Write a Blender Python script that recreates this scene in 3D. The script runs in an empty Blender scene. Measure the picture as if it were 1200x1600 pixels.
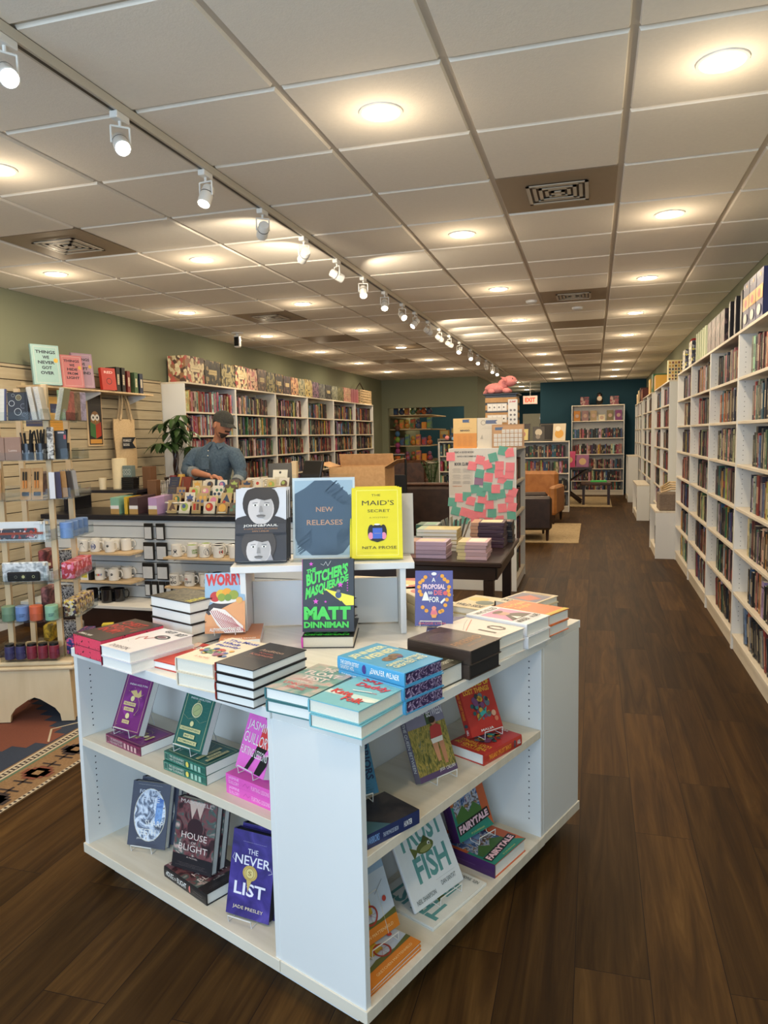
import bpy, math, random
from mathutils import Matrix, Vector
PI = math.pi
R = math.radians
rnd = random.Random(7)
SC = bpy.context.scene
C = SC.collection

# ------------------------------------------------------------------ camera, world, light, exposure
CAMH = 1.49
def set_camera():
    yaw, pitch, roll, f = .2809, -.1025, -.021, 1140.0
    cy, sy, cp, sp = math.cos(yaw), math.sin(yaw), math.cos(pitch), math.sin(pitch)
    F = Vector((-sy*cp, cy*cp, sp)); r = Vector((cy, sy, 0)); u = r.cross(F)
    c, s = math.cos(roll), math.sin(roll)
    r2 = c*r + s*u; u2 = -s*r + c*u
    cam = bpy.data.cameras.new('camera'); o = bpy.data.objects.new('camera', cam); C.objects.link(o)
    m = Matrix((r2, u2, -F)).transposed().to_4x4(); m.translation = Vector((0, 0, CAMH)); o.matrix_world = m
    cam.sensor_fit = 'VERTICAL'; cam.sensor_height = 36.0; cam.sensor_width = 27.0
    cam.lens = f/1600*36.0; cam.clip_start = .05; cam.clip_end = 100
    SC.camera = o
set_camera()
SC.view_settings.view_transform = 'Standard'
SC.view_settings.look = 'None'
SC.view_settings.gamma = 1
SC.view_settings.use_curve_mapping = False
SC.view_settings.exposure = 0.36
W = bpy.data.worlds.new('daylight'); SC.world = W; W.use_nodes = True
_nt = W.node_tree; _bg = _nt.nodes['Background']; _bg.inputs[0].default_value = (.62, .76, 1, 1); _bg.inputs[1].default_value = 1.0
WINDOW_POWER = 93.0
DOWNLIGHT_POWER = 6.6
TRACK_POWER = 8.0
CEILING_FILL = 1.8  # strength of the added fill point under each downlight
WARM = (1, .80, .56)
def area_light(name, loc, rot, sx, sy, power, col):
    L = bpy.data.lights.new(name, 'AREA'); L.shape = 'RECTANGLE'; L.size = sx; L.size_y = sy; L.energy = power; L.color = col
    o = bpy.data.objects.new(name, L); C.objects.link(o); o.location = loc; o.rotation_euler = rot
    return o
# daylight through the shop front behind the photographer
area_light('storefront_daylight', (-1.1, -1.45, 1.45), (R(98), 0, 0), 4.4, 2.3, WINDOW_POWER, (.58, .79, 1))

# ------------------------------------------------------------------ materials
def lin(c):
    c = c/255.0
    return c/12.92 if c <= .04045 else ((c+.055)/1.055)**2.4
def L3(rgb): return (lin(rgb[0]), lin(rgb[1]), lin(rgb[2]), 1)
_mats = {}
def mat(name, rgb, rough=.5, var=.06, scale=18, metal=0, spec=.5, coat=0, alpha=1, trans=0, emit=0, ecol=None, bump=0, bscale=200):
    if name in _mats: return _mats[name]
    m = bpy.data.materials.new(name); m.use_nodes = True; nt = m.node_tree; b = nt.nodes['Principled BSDF']
    tc = nt.nodes.new('ShaderNodeTexCoord'); nz = nt.nodes.new('ShaderNodeTexNoise'); nz.inputs['Scale'].default_value = scale
    nz.inputs['Detail'].default_value = 3
    nt.links.new(tc.outputs['Object'], nz.inputs['Vector'])
    mx = nt.nodes.new('ShaderNodeMix'); mx.data_type = 'RGBA'
    c = L3(rgb)
    mx.inputs[6].default_value = tuple(max(0, v*(1-var)) for v in c[:3])+(1,)
    mx.inputs[7].default_value = tuple(min(1, v*(1+var)+.002) for v in c[:3])+(1,)
    nt.links.new(nz.outputs['Fac'], mx.inputs[0]); nt.links.new(mx.outputs[2], b.inputs['Base Color'])
    b.inputs['Roughness'].default_value = rough; b.inputs['Metallic'].default_value = metal
    b.inputs['Specular IOR Level'].default_value = spec; b.inputs['Coat Weight'].default_value = coat
    b.inputs['Alpha'].default_value = alpha; b.inputs['Transmission Weight'].default_value = trans
    if emit:
        b.inputs['Emission Color'].default_value = ecol or c; b.inputs['Emission Strength'].default_value = emit
    if bump:
        n2 = nt.nodes.new('ShaderNodeTexNoise'); n2.inputs['Scale'].default_value = bscale; nt.links.new(tc.outputs['Object'], n2.inputs['Vector'])
        bp = nt.nodes.new('ShaderNodeBump'); bp.inputs['Strength'].default_value = bump; bp.inputs['Distance'].default_value = .003
        nt.links.new(n2.outputs['Fac'], bp.inputs['Height']); nt.links.new(bp.outputs['Normal'], b.inputs['Normal'])
    _mats[name] = m
    return m
def ink(rgb, rough=.38):           # printed colour on covers and labels
    return mat('print_%d_%d_%d' % tuple(rgb), rgb, rough, .04, 40)
def new_nodes(name, rough=.5):
    m = bpy.data.materials.new(name); m.use_nodes = True; nt = m.node_tree; b = nt.nodes['Principled BSDF']
    b.inputs['Roughness'].default_value = rough; _mats[name] = m
    tc = nt.nodes.new('ShaderNodeTexCoord')
    return m, nt, b, tc
def ramp(nt, stops, interp='LINEAR'):
    r = nt.nodes.new('ShaderNodeValToRGB'); cr = r.color_ramp; cr.interpolation = interp
    while len(cr.elements) < len(stops): cr.elements.new(.5)
    for e, (p, c) in zip(cr.elements, stops): e.position = p; e.color = L3(c)
    return r
def voro(name, cols, scale=30, rough=.4, coord='Object', stretch=(1, 1, 1), feature='F1'):   # mottled colour patches
    if name in _mats: return _mats[name]
    m, nt, b, tc = new_nodes(name, rough)
    mp = nt.nodes.new('ShaderNodeMapping'); mp.inputs['Scale'].default_value = stretch
    v = nt.nodes.new('ShaderNodeTexVoronoi'); v.inputs['Scale'].default_value = scale
    nt.links.new(tc.outputs[coord], mp.inputs[0]); nt.links.new(mp.outputs[0], v.inputs['Vector'])
    sx = nt.nodes.new('ShaderNodeSeparateColor'); nt.links.new(v.outputs['Color'], sx.inputs[0])
    n = len(cols); rp = ramp(nt, [(i/n, c) for i, c in enumerate(cols)], 'CONSTANT')
    nt.links.new(sx.outputs[0], rp.inputs[0]); nt.links.new(rp.outputs[0], b.inputs['Base Color'])
    return m
def noisemat(name, stops, scale=8, rough=.45, detail=5, dist=.6, coord='Object', stretch=(1, 1, 1)):
    if name in _mats: return _mats[name]
    m, nt, b, tc = new_nodes(name, rough)
    mp = nt.nodes.new('ShaderNodeMapping'); mp.inputs['Scale'].default_value = stretch
    v = nt.nodes.new('ShaderNodeTexNoise'); v.inputs['Scale'].default_value = scale; v.inputs['Detail'].default_value = detail; v.inputs['Distortion'].default_value = dist
    nt.links.new(tc.outputs[coord], mp.inputs[0]); nt.links.new(mp.outputs[0], v.inputs['Vector'])
    rp = ramp(nt, stops); nt.links.new(v.outputs['Fac'], rp.inputs[0]); nt.links.new(rp.outputs[0], b.inputs['Base Color'])
    return m

def floor_material():
    m, nt, b, tc = new_nodes('wood_plank_floor', .5)
    mp = nt.nodes.new('ShaderNodeMapping'); mp.inputs['Rotation'].default_value = (0, 0, R(90)); mp.inputs['Location'].default_value = (.3, .04, 0)
    br = nt.nodes.new('ShaderNodeTexBrick'); br.offset = .37; br.offset_frequency = 2
    br.inputs['Scale'].default_value = 1; br.inputs['Brick Width'].default_value = 1.22; br.inputs['Row Height'].default_value = .2
    br.inputs['Mortar Size'].default_value = .0012; br.inputs['Mortar Smooth'].default_value = .1
    br.inputs['Color1'].default_value = (0, 0, 0, 1); br.inputs['Color2'].default_value = (1, 1, 1, 1); br.inputs['Mortar'].default_value = (.5, .5, .5, 1)
    nt.links.new(tc.outputs['Object'], mp.inputs[0]); nt.links.new(mp.outputs[0], br.inputs['Vector'])
    mp2 = nt.nodes.new('ShaderNodeMapping'); mp2.inputs['Scale'].default_value = (9, .55, 1)
    nt.links.new(tc.outputs['Object'], mp2.inputs[0])
    vadd = nt.nodes.new('ShaderNodeVectorMath'); vadd.operation = 'ADD'
    vs = nt.nodes.new('ShaderNodeVectorMath'); vs.operation = 'SCALE'; vs.inputs['Scale'].default_value = 17
    nt.links.new(br.outputs['Color'], vs.inputs[0]); nt.links.new(mp2.outputs[0], vadd.inputs[0]); nt.links.new(vs.outputs[0], vadd.inputs[1])
    n1 = nt.nodes.new('ShaderNodeTexNoise'); n1.inputs['Scale'].default_value = 1.6; n1.inputs['Detail'].default_value = 7; n1.inputs['Distortion'].default_value = 1.4; n1.inputs['Roughness'].default_value = .62
    nt.links.new(vadd.outputs[0], n1.inputs['Vector'])
    mp3 = nt.nodes.new('ShaderNodeMapping'); mp3.inputs['Scale'].default_value = (140, 3, 1); nt.links.new(tc.outputs['Object'], mp3.inputs[0])
    n2 = nt.nodes.new('ShaderNodeTexNoise'); n2.inputs['Scale'].default_value = 1; n2.inputs['Detail'].default_value = 2; nt.links.new(mp3.outputs[0], n2.inputs['Vector'])
    rp = ramp(nt, [(.25, (46, 30, 14)), (.45, (70, 47, 22)), (.6, (86, 60, 29)), (.8, (108, 78, 41))])
    nt.links.new(n1.outputs['Fac'], rp.inputs[0])
    tone = nt.nodes.new('ShaderNodeMapRange'); tone.inputs[3].default_value = .5; tone.inputs[4].default_value = .98
    sc = nt.nodes.new('ShaderNodeSeparateColor'); nt.links.new(br.outputs['Color'], sc.inputs[0]); nt.links.new(sc.outputs[0], tone.inputs[0])
    g = nt.nodes.new('ShaderNodeMapRange'); g.inputs[3].default_value = .82; g.inputs[4].default_value = 1.14; nt.links.new(n2.outputs['Fac'], g.inputs[0])
    mu = nt.nodes.new('ShaderNodeMath'); mu.operation = 'MULTIPLY'; nt.links.new(tone.outputs[0], mu.inputs[0]); nt.links.new(g.outputs[0], mu.inputs[1])
    cm = nt.nodes.new('ShaderNodeVectorMath'); cm.operation = 'SCALE'; nt.links.new(rp.outputs[0], cm.inputs[0]); nt.links.new(mu.outputs[0], cm.inputs['Scale'])
    mort = nt.nodes.new('ShaderNodeMix'); mort.data_type = 'RGBA'; mort.inputs[7].default_value = L3((30, 20, 14))
    nt.links.new(br.outputs['Fac'], mort.inputs[0]); nt.links.new(cm.outputs[0], mort.inputs[6]); nt.links.new(mort.outputs[2], b.inputs['Base Color'])
    bp = nt.nodes.new('ShaderNodeBump'); bp.inputs['Strength'].default_value = .15; bp.inputs['Distance'].default_value = .002
    nt.links.new(n2.outputs['Fac'], bp.inputs['Height']); nt.links.new(bp.outputs['Normal'], b.inputs['Normal'])
    b.inputs['Specular IOR Level'].default_value = .08
    return m
def wood(name, c1, c2, scale=(3, 40, 3), rough=.5):
    return noisemat(name, [(.3, c1), (.7, c2)], 1.0, rough, 4, .8, 'Object', scale)

M_FLOOR = floor_material()
M_TILE = mat('ceiling_tile', (238, 230, 216), .95, .04, 60, bump=.25, bscale=160)
M_GRID = mat('ceiling_grid_metal', (196, 186, 170), .5, .03)
M_WALL = mat('sage_wall_paint', (130, 134, 110), .85, .03, 3)
M_TEAL = mat('teal_wall_paint', (14, 62, 78), .8, .05, 3)
M_WHITE = mat('white_melamine', (222, 222, 218), .42, .02, 5)
M_CREAM = noisemat('cream_shelf_board', [(.3, (214, 203, 182)), (.7, (226, 217, 199))], 1, .45, 3, .5, 'Object', (2, 30, 3))
M_ISLTOP = noisemat('pale_grey_wood_laminate', [(.3, (218, 216, 208)), (.7, (228, 226, 219))], 1, .45, 3, .5, 'Object', (2, 40, 3))
M_SLAT = noisemat('cream_slatwall', [(.3, (168, 154, 126)), (.7, (180, 167, 139))], 1, .55, 3, .5, 'Object', (3, 3, 40))
M_SLATW = mat('white_slatwall', (205, 210, 212), .5, .03, 6)
M_GROOVE = mat('slat_groove_shadow_gap', (48, 36, 30), .8)
M_MAPLE = wood('light_maple_wood', (198, 172, 132), (220, 196, 158), (6, 6, 1.2))
M_PLY = wood('pale_plywood', (196, 168, 128), (216, 190, 150), (2, 30, 2))
M_DARKWOOD = wood('dark_espresso_wood', (34, 20, 16), (54, 34, 26), (3, 20, 3), .3)
M_BLACK = mat('black_plastic', (16, 16, 18), .35, .05)
M_BLACKTOP = mat('black_laminate', (22, 24, 34), .3, .05)
M_PAGE = mat('book_pages', (226, 220, 204), .8, .08, 300)
M_PAGEW = mat('white_book_pages', (232, 230, 222), .8, .06, 300)
M_METALW = mat('white_painted_metal', (224, 222, 216), .35, .02)
M_TRACK = mat('beige_white_track_metal', (196, 188, 172), .4, .02)
M_CHROME = mat('brushed_steel', (170, 170, 172), .3, .05, metal=1)
def _acrylic():
    m = bpy.data.materials.new('clear_acrylic'); m.use_nodes = True; nt = m.node_tree; nt.nodes.clear()
    o = nt.nodes.new('ShaderNodeOutputMaterial'); mx = nt.nodes.new('ShaderNodeMixShader'); tr = nt.nodes.new('ShaderNodeBsdfTransparent'); gl = nt.nodes.new('ShaderNodeBsdfGlossy'); fr = nt.nodes.new('ShaderNodeLayerWeight')
    tr.inputs[0].default_value = (.93, .95, .95, 1); gl.inputs['Roughness'].default_value = .06; fr.inputs[0].default_value = .08
    nt.links.new(fr.outputs[1], mx.inputs[0]); nt.links.new(tr.outputs[0], mx.inputs[1]); nt.links.new(gl.outputs[0], mx.inputs[2]); nt.links.new(mx.outputs[0], o.inputs[0]); return m
M_ACRYL = _acrylic()
M_LEATHER = noisemat('brown_leather', [(.3, (58, 34, 22)), (.7, (86, 54, 34))], 9, .4)
M_TANLEA = noisemat('tan_leather', [(.3, (150, 98, 52)), (.7, (172, 118, 66))], 9, .45)
M_DARKLEA = noisemat('dark_brown_leather', [(.3, (40, 28, 24)), (.7, (60, 42, 34))], 9, .4)
M_CARD = noisemat('kraft_cardboard', [(.3, (176, 134, 88)), (.7, (192, 150, 102))], 30, .8)
M_HOLE = mat('peg_hole_dark', (40, 42, 48), .8)
M_LAMP = mat('lit_lamp_diffuser', (255, 240, 214), .5, 0, emit=16, ecol=(1, .86, .66, 1))
M_LAMPT = mat('lit_spot_lens', (255, 246, 230), .5, 0, emit=14, ecol=(1, .93, .8, 1))

# book cloth tinted by object colour, and by colour attribute for the mass of far books
def book_mat(name, attr):
    m, nt, b, tc = new_nodes(name, .5)
    if attr:
        src = nt.nodes.new('ShaderNodeVertexColor'); src.layer_name = 'Col'; out = src.outputs['Color']
    else:
        src = nt.nodes.new('ShaderNodeObjectInfo'); out = src.outputs['Color']
    nz = nt.nodes.new('ShaderNodeTexNoise'); nz.inputs['Scale'].default_value = 6 if not attr else 25; nz.inputs['Detail'].default_value = 3
    nt.links.new(tc.outputs['Object'], nz.inputs['Vector'])
    mr = nt.nodes.new('ShaderNodeMapRange'); mr.inputs[1].default_value = .3; mr.inputs[2].default_value = .7; mr.inputs[3].default_value = .7; mr.inputs[4].default_value = 1.3
    nt.links.new(nz.outputs['Fac'], mr.inputs[0])
    vm = nt.nodes.new('ShaderNodeVectorMath'); vm.operation = 'SCALE'; nt.links.new(out, vm.inputs[0]); nt.links.new(mr.outputs[0], vm.inputs['Scale'])
    nt.links.new(vm.outputs[0], b.inputs['Base Color'])
    return m
M_BOOK = book_mat('book_cover_cloth', False)
M_BOOKA = book_mat('shelved_book_cloth', True)
M_TITLE = mat('spine_lettering_pale', (214, 202, 172), .5)
M_TITLED = mat('spine_lettering_dark', (30, 28, 30), .5)

# ------------------------------------------------------------------ mesh building
class MB:
    def __init__(s): s.v = []; s.f = []; s.m = []; s.mats = []; s.X = Matrix.Identity(4); s.col = []; s.cc = None; s.sm = []
    def mi(s, m):
        if m not in s.mats: s.mats.append(m)
        return s.mats.index(m)
    def add(s, vs, fs, m, smooth=False):
        n = len(s.v); k = s.mi(m)
        for p in vs: s.v.append(s.X @ Vector(p))
        for f in fs: s.f.append([n+i for i in f]); s.m.append(k); s.col.append(s.cc); s.sm.append(smooth)
    def box(s, x0, x1, y0, y1, z0, z1, m, b=0):
        if b > 0:
            b = min(b, (x1-x0)/2.01, (y1-y0)/2.01, (z1-z0)/2.01)
            vs = []; idx = {}
            xs, ys, zs = (x0, x1), (y0, y1), (z0, z1)
            for i in range(2):
                for j in range(2):
                    for k in range(2):
                        dx, dy, dz = (b if i == 0 else -b), (b if j == 0 else -b), (b if k == 0 else -b)
                        X, Y, Z = xs[i], ys[j], zs[k]
                        idx[i, j, k, 0] = len(vs); vs.append((X, Y+dy, Z+dz))
                        idx[i, j, k, 1] = len(vs); vs.append((X+dx, Y, Z+dz))
                        idx[i, j, k, 2] = len(vs); vs.append((X+dx, Y+dy, Z))
            fs = []
            I = lambda *a: idx[a]
            for a in range(2):
                fs.append([I(a, 0, 0, 0), I(a, 1, 0, 0), I(a, 1, 1, 0), I(a, 0, 1, 0)])
                fs.append([I(0, a, 0, 1), I(1, a, 0, 1), I(1, a, 1, 1), I(0, a, 1, 1)])
                fs.append([I(0, 0, a, 2), I(1, 0, a, 2), I(1, 1, a, 2), I(0, 1, a, 2)])
                for c in range(2):
                    fs.append([I(0, a, c, 1), I(1, a, c, 1), I(1, a, c, 2), I(0, a, c, 2)])
                    fs.append([I(a, 0, c, 0), I(a, 1, c, 0), I(a, 1, c, 2), I(a, 0, c, 2)])
                    fs.append([I(a, c, 0, 0), I(a, c, 1, 0), I(a, c, 1, 1), I(a, c, 0, 1)])
            for i in range(2):
                for j in range(2):
                    for k in range(2): fs.append([I(i, j, k, 0), I(i, j, k, 1), I(i, j, k, 2)])
            s.add(vs, fs, m); return
        vs = [(x, y, z) for x in (x0, x1) for y in (y0, y1) for z in (z0, z1)]
        s.add(vs, [[0, 1, 3, 2], [4, 6, 7, 5], [0, 4, 5, 1], [2, 3, 7, 6], [0, 2, 6, 4], [1, 5, 7, 3]], m)
    def prism(s, poly, axis, a, b, m):     # polygon extruded along axis (0,1,2) from a to b
        def P(p, q):
            l = [p[0], p[1]]; l.insert(axis, q); return tuple(l)
        n = len(poly); vs = [P(p, a) for p in poly]+[P(p, b) for p in poly]
        s.add(vs, [list(range(n)), list(range(2*n-1, n-1, -1))]+[[i, (i+1) % n, n+(i+1) % n, n+i] for i in range(n)], m)
    def lathe(s, prof, m, n=20, cx=0, cy=0, a0=0, a1=2*PI):
        vs = []; full = abs(a1-a0-2*PI) < 1e-6; k = n if full else n+1
        for r, z in prof:
            for i in range(k):
                a = a0+(a1-a0)*i/n; vs.append((cx+r*math.cos(a), cy+r*math.sin(a), z))
        fs = []
        for j in range(len(prof)-1):
            for i in range(n):
                i2 = (i+1) % k; fs.append([j*k+i, j*k+i2, (j+1)*k+i2, (j+1)*k+i])
        s.add(vs, fs, m, True)
    def cyl(s, cx, cy, z0, z1, r, m, n=20, r2=None):
        r2 = r if r2 is None else r2
        vs = [(cx+r*math.cos(2*PI*i/n), cy+r*math.sin(2*PI*i/n), z0) for i in range(n)]+[(cx+r2*math.cos(2*PI*i/n), cy+r2*math.sin(2*PI*i/n), z1) for i in range(n)]
        s.add(vs, [[i, (i+1) % n, n+(i+1) % n, n+i] for i in range(n)], m, True)
        s.add(vs[:n], [list(range(n))], m); s.add(vs[n:], [list(range(n))], m)
    def tube(s, path, r, m, n=8, closed=False):
        pts = [Vector(p) for p in path]; N = len(pts); vs = []
        rr = r if isinstance(r, (list, tuple)) else [r]*N
        for i, p in enumerate(pts):
            a = pts[(i-1) % N] if (i > 0 or closed) else p; b = pts[(i+1) % N] if (i < N-1 or closed) else p
            d = (b-a)
            if d.length < 1e-9: d = Vector((0, 0, 1))
            d.normalize(); up = Vector((0, 0, 1)) if abs(d.z) < .9 else Vector((1, 0, 0))
            u = d.cross(up).normalized(); w = d.cross(u)
            for k in range(n):
                t = 2*PI*k/n; vs.append(tuple(p+(u*math.cos(t)+w*math.sin(t))*rr[i]))
        fs = []
        for i in range(N if closed else N-1):
            j = (i+1) % N
            for k in range(n): fs.append([i*n+k, i*n+(k+1) % n, j*n+(k+1) % n, j*n+k])
        s.add(vs, fs, m, True)
        if not closed: s.add(vs[:n], [list(range(n))], m); s.add(vs[-n:], [list(range(n))], m)
    def ball(s, c, r, m, n=14, sq=(1, 1, 1)):
        vs = []; fs = []; h = n//2
        for j in range(h+1):
            t = PI*j/h
            for i in range(n):
                a = 2*PI*i/n; vs.append((c[0]+r*sq[0]*math.sin(t)*math.cos(a), c[1]+r*sq[1]*math.sin(t)*math.sin(a), c[2]+r*sq[2]*math.cos(t)))
        for j in range(h):
            for i in range(n): fs.append([j*n+i, j*n+(i+1) % n, (j+1)*n+(i+1) % n, (j+1)*n+i])
        s.add(vs, fs, m, True)
    def quad(s, a, b, c, d, m): s.add([a, b, c, d], [[0, 1, 2, 3]], m)
    def build(s, name, parent=None, loc=None, mw=None):
        me = bpy.data.meshes.new(name); me.from_pydata([tuple(v) for v in s.v], [], s.f)
        for m in s.mats: me.materials.append(m)
        me.polygons.foreach_set('material_index', s.m); me.polygons.foreach_set('use_smooth', s.sm)
        if any(c is not None for c in s.col):
            ca = me.color_attributes.new('Col', 'BYTE_COLOR', 'CORNER')
            arr = []
            for f, c in zip(s.f, s.col): arr += list(c or (1, 1, 1, 1))*len(f)
            ca.data.foreach_set('color', arr)
        me.validate(); me.update()
        if any(s.sm): me.set_sharp_from_angle(angle=R(38))
        o = bpy.data.objects.new(name, me); C.objects.link(o)
        if parent is not None: o.parent = parent
        if loc is not None: o.location = loc
        if mw is not None: o.matrix_world = mw
        return o

_labels = {}
def tag(o, label, cat, group=None, kind=None):
    if label: o['label'] = label
    if cat: o['category'] = cat
    if group: o['group'] = group
    if kind: o['kind'] = kind
    return o
def thing(name, label, cat, loc=(0, 0, 0), rz=0, group=None, mw=None):
    o = bpy.data.objects.new(name, None); C.objects.link(o); o.empty_display_size = .05
    if mw is not None: o.matrix_world = mw
    else: o.location = loc; o.rotation_euler = (0, 0, rz)
    return tag(o, label, cat, group)
def struct(name, mb):
    o = mb.build(name); o['kind'] = 'structure'; return o

# ---- lettering and flat print. A Print maps (u, v) on a face to 3-D
_tcache = {}
def text_mesh(s, bold=0.0, res=2):
    k = (s, bold)
    if k in _tcache: return _tcache[k]
    cu = bpy.data.curves.new('t', 'FONT'); cu.body = s; cu.resolution_u = res; cu.offset = bold; cu.align_x = 'LEFT'
    ob = bpy.data.objects.new('t', cu); C.objects.link(ob)
    dg = bpy.context.evaluated_depsgraph_get(); dg.update()
    me = bpy.data.meshes.new_from_object(ob.evaluated_get(dg))
    V = [(v.co.x, v.co.y) for v in me.vertices]; F = [list(p.vertices) for p in me.polygons]
    bpy.data.objects.remove(ob); bpy.data.curves.remove(cu); bpy.data.meshes.remove(me)
    if V:
        x0 = min(v[0] for v in V); x1 = max(v[0] for v in V); y0 = min(v[1] for v in V); y1 = max(v[1] for v in V)
        V = [((x-x0)/max(1e-6, x1-x0), (y-y0)/max(1e-6, y1-y0)) for x, y in V]
    _tcache[k] = (V, F); return V, F
class Print:
    def __init__(s, mb, fn, w, h, lift=.00025):
        s.mb = mb; s.fn = fn; s.w = w; s.h = h; s.l = 1; s.lift = lift
    def _p(s, u, v): return s.fn(min(1, max(0, u))*s.w, min(1, max(0, v))*s.h, s.l*s.lift)
    def poly(s, pts, c, step=True):
        m = ink(c) if isinstance(c, (tuple, list)) else c
        s.mb.add([s._p(u, v) for u, v in pts], [list(range(len(pts)))], m)
        if step: s.l += 1
    def rect(s, u0, v0, u1, v1, c): s.poly([(u0, v0), (u1, v0), (u1, v1), (u0, v1)], c)
    def frame(s, u0, v0, u1, v1, t, c):
        tv = t*s.w/s.h
        for a in ((u0, v0, u1, v0+tv), (u0, v1-tv, u1, v1), (u0, v0, u0+t, v1), (u1-t, v0, u1, v1)):
            s.poly([(a[0], a[1]), (a[2], a[1]), (a[2], a[3]), (a[0], a[3])], c, False)
        s.l += 1
    def disc(s, u, v, ru, c, rv=None, n=18, a0=0, a1=360, step=True, rot=0):
        rv = ru*s.w/s.h if rv is None else rv
        pts = []
        for i in range(n):
            a = R(a0+(a1-a0)*i/(n if a1-a0 == 360 else n-1)); x, y = ru*math.cos(a)*s.w, rv*math.sin(a)*s.h
            cr, sr = math.cos(R(rot)), math.sin(R(rot))
            pts.append((u+(x*cr-y*sr)/s.w, v+(x*sr+y*cr)/s.h))
        s.poly(pts, c, step)
    def ring(s, u, v, ru, t, c, n=24, rv=None):
        rv = ru*s.w/s.h if rv is None else rv; m = ink(c) if isinstance(c, (tuple, list)) else c
        vs = []; k = 1-t/ru
        for i in range(n):
            a = 2*PI*i/n; vs += [s._p(u+ru*math.cos(a), v+rv*math.sin(a)), s._p(u+ru*k*math.cos(a), v+rv*k*math.sin(a))]
        s.mb.add(vs, [[2*i, 2*((i+1) % n), 2*((i+1) % n)+1, 2*i+1] for i in range(n)], m); s.l += 1
    def line(s, pts, t, c, step=True):
        m = ink(c) if isinstance(c, (tuple, list)) else c
        for (a, b), (e, f) in zip(pts[:-1], pts[1:]):
            dx, dy = (e-a)*s.w, (f-b)*s.h; L = math.hypot(dx, dy) or 1e-6; nx, ny = -dy/L*t*s.w/2, dx/L*t*s.w/2
            q = [(a+nx/s.w, b+ny/s.h), (a-nx/s.w, b-ny/s.h), (e-nx/s.w, f-ny/s.h), (e+nx/s.w, f+ny/s.h)]
            s.mb.add([s._p(*p) for p in q], [[0, 1, 2, 3]], m)
        if step: s.l += 1
    def text(s, st, u0, v0, u1, v1, c, bold=.0, q=None):
        V, F = text_mesh(st, bold); m = ink(c) if isinstance(c, (tuple, list)) else c
        if q:   # bilinear quad: bl, br, tr, tl
            P = []
            for a, b in V:
                x = (q[0][0]*(1-a)+q[1][0]*a)*(1-b)+(q[3][0]*(1-a)+q[2][0]*a)*b
                y = (q[0][1]*(1-a)+q[1][1]*a)*(1-b)+(q[3][1]*(1-a)+q[2][1]*a)*b
                P.append(s._p(x, y))
        else: P = [s._p(u0+(u1-u0)*a, v0+(v1-v0)*b) for a, b in V]
        s.mb.add(P, F, m); s.l += 1
    def star(s, u, v, r, c, n=5, k=.42):
        m = ink(c); P = []
        for i in range(2*n):
            a = PI/2+PI*i/n; q = r if i % 2 == 0 else r*k
            P.append((u+q*math.cos(a), v+q*math.sin(a)*s.w/s.h))
        s.mb.add([s._p(u, v)]+[s._p(*p) for p in P], [[0, 1+i, 1+(i+1) % (2*n)] for i in range(2*n)], m); s.l += 1

# ------------------------------------------------------------------ the room
XL, XR, ZC = -4.585, 1.195, 2.746
YF, YB = -1.6, 15.88
mb = MB(); mb.box(XL-1, XR+.2, YF-2, 24, -.05, 0, M_FLOOR); struct('floor', mb)
mb = MB(); mb.box(XL-.15, XL, YF, 24, 0, 3.0, M_WALL); struct('wall_left', mb)
mb = MB(); mb.box(XR, XR+.15, YF, 18.9, 0, 3.0, M_WALL); struct('wall_right', mb)
# shop front: solid below and above wide glazing
mb = MB()
mb.box(XL-.15, XR+.15, YF-.15, YF, 0, .25, M_WALL); mb.box(XL-.15, XR+.15, YF-.15, YF, 2.65, 3.0, M_WALL)
mb.box(XL-.15, XL+.1, YF-.15, YF, .25, 2.65, M_WALL); mb.box(XR-.1, XR+.15, YF-.15, YF, .25, 2.65, M_WALL)
struct('wall_front', mb)
mb = MB()
for x in (XL+.1, -2.6, -1.1, .3, XR-.15): mb.box(x, x+.05, YF-.1, YF-.04, .25, 2.65, M_BLACK)
struct('window_1', mb)
# back: green wall with a pass-through opening, corridor, teal end wall
ox0, ox1, oz0, oz1 = -4.44, -2.72, .92, 2.12
mb = MB()
mb.box(XL, ox0, YB, YB+.12, 0, ZC, M_WALL); mb.box(ox1, -2.42, YB, YB+.12, 0, ZC, M_WALL)
mb.box(ox0, ox1, YB, YB+.12, 0, oz0, M_WALL); mb.box(ox0, ox1, YB, YB+.12, oz1, ZC, M_WALL)
mb.box(-2.54, -2.42, YB+.12, 22.9, 0, ZC, M_WALL)
struct('wall_back', mb)
mb = MB(); mb.box(ox0-.03, ox1+.03, YB-.05, YB+.14, oz0-.03, oz0, M_CREAM); struct('trim_1', mb)
mb = MB(); mb.box(-1.17, XR, 18.7, 18.82, 0, ZC, M_TEAL); mb.box(-1.29, -1.17, 18.7, 22.9, 0, ZC, M_TEAL); struct('wall_teal', mb)
mb = MB(); mb.box(-2.54, -1.17, 22.9, 23.0, 0, ZC, M_TEAL); mb.box(XL, -2.54, 19.6, 19.7, 0, ZC, M_TEAL); struct('wall_corridor_end', mb)
mb = MB()
mb.box(XR-.014, XR, YF, 2.0, 0, .1, M_WHITE); struct('baseboard_right', mb)
mb = MB(); mb.box(XL, XL+.014, YF, 18, 0, .1, M_WHITE); struct('baseboard_left', mb)
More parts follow.
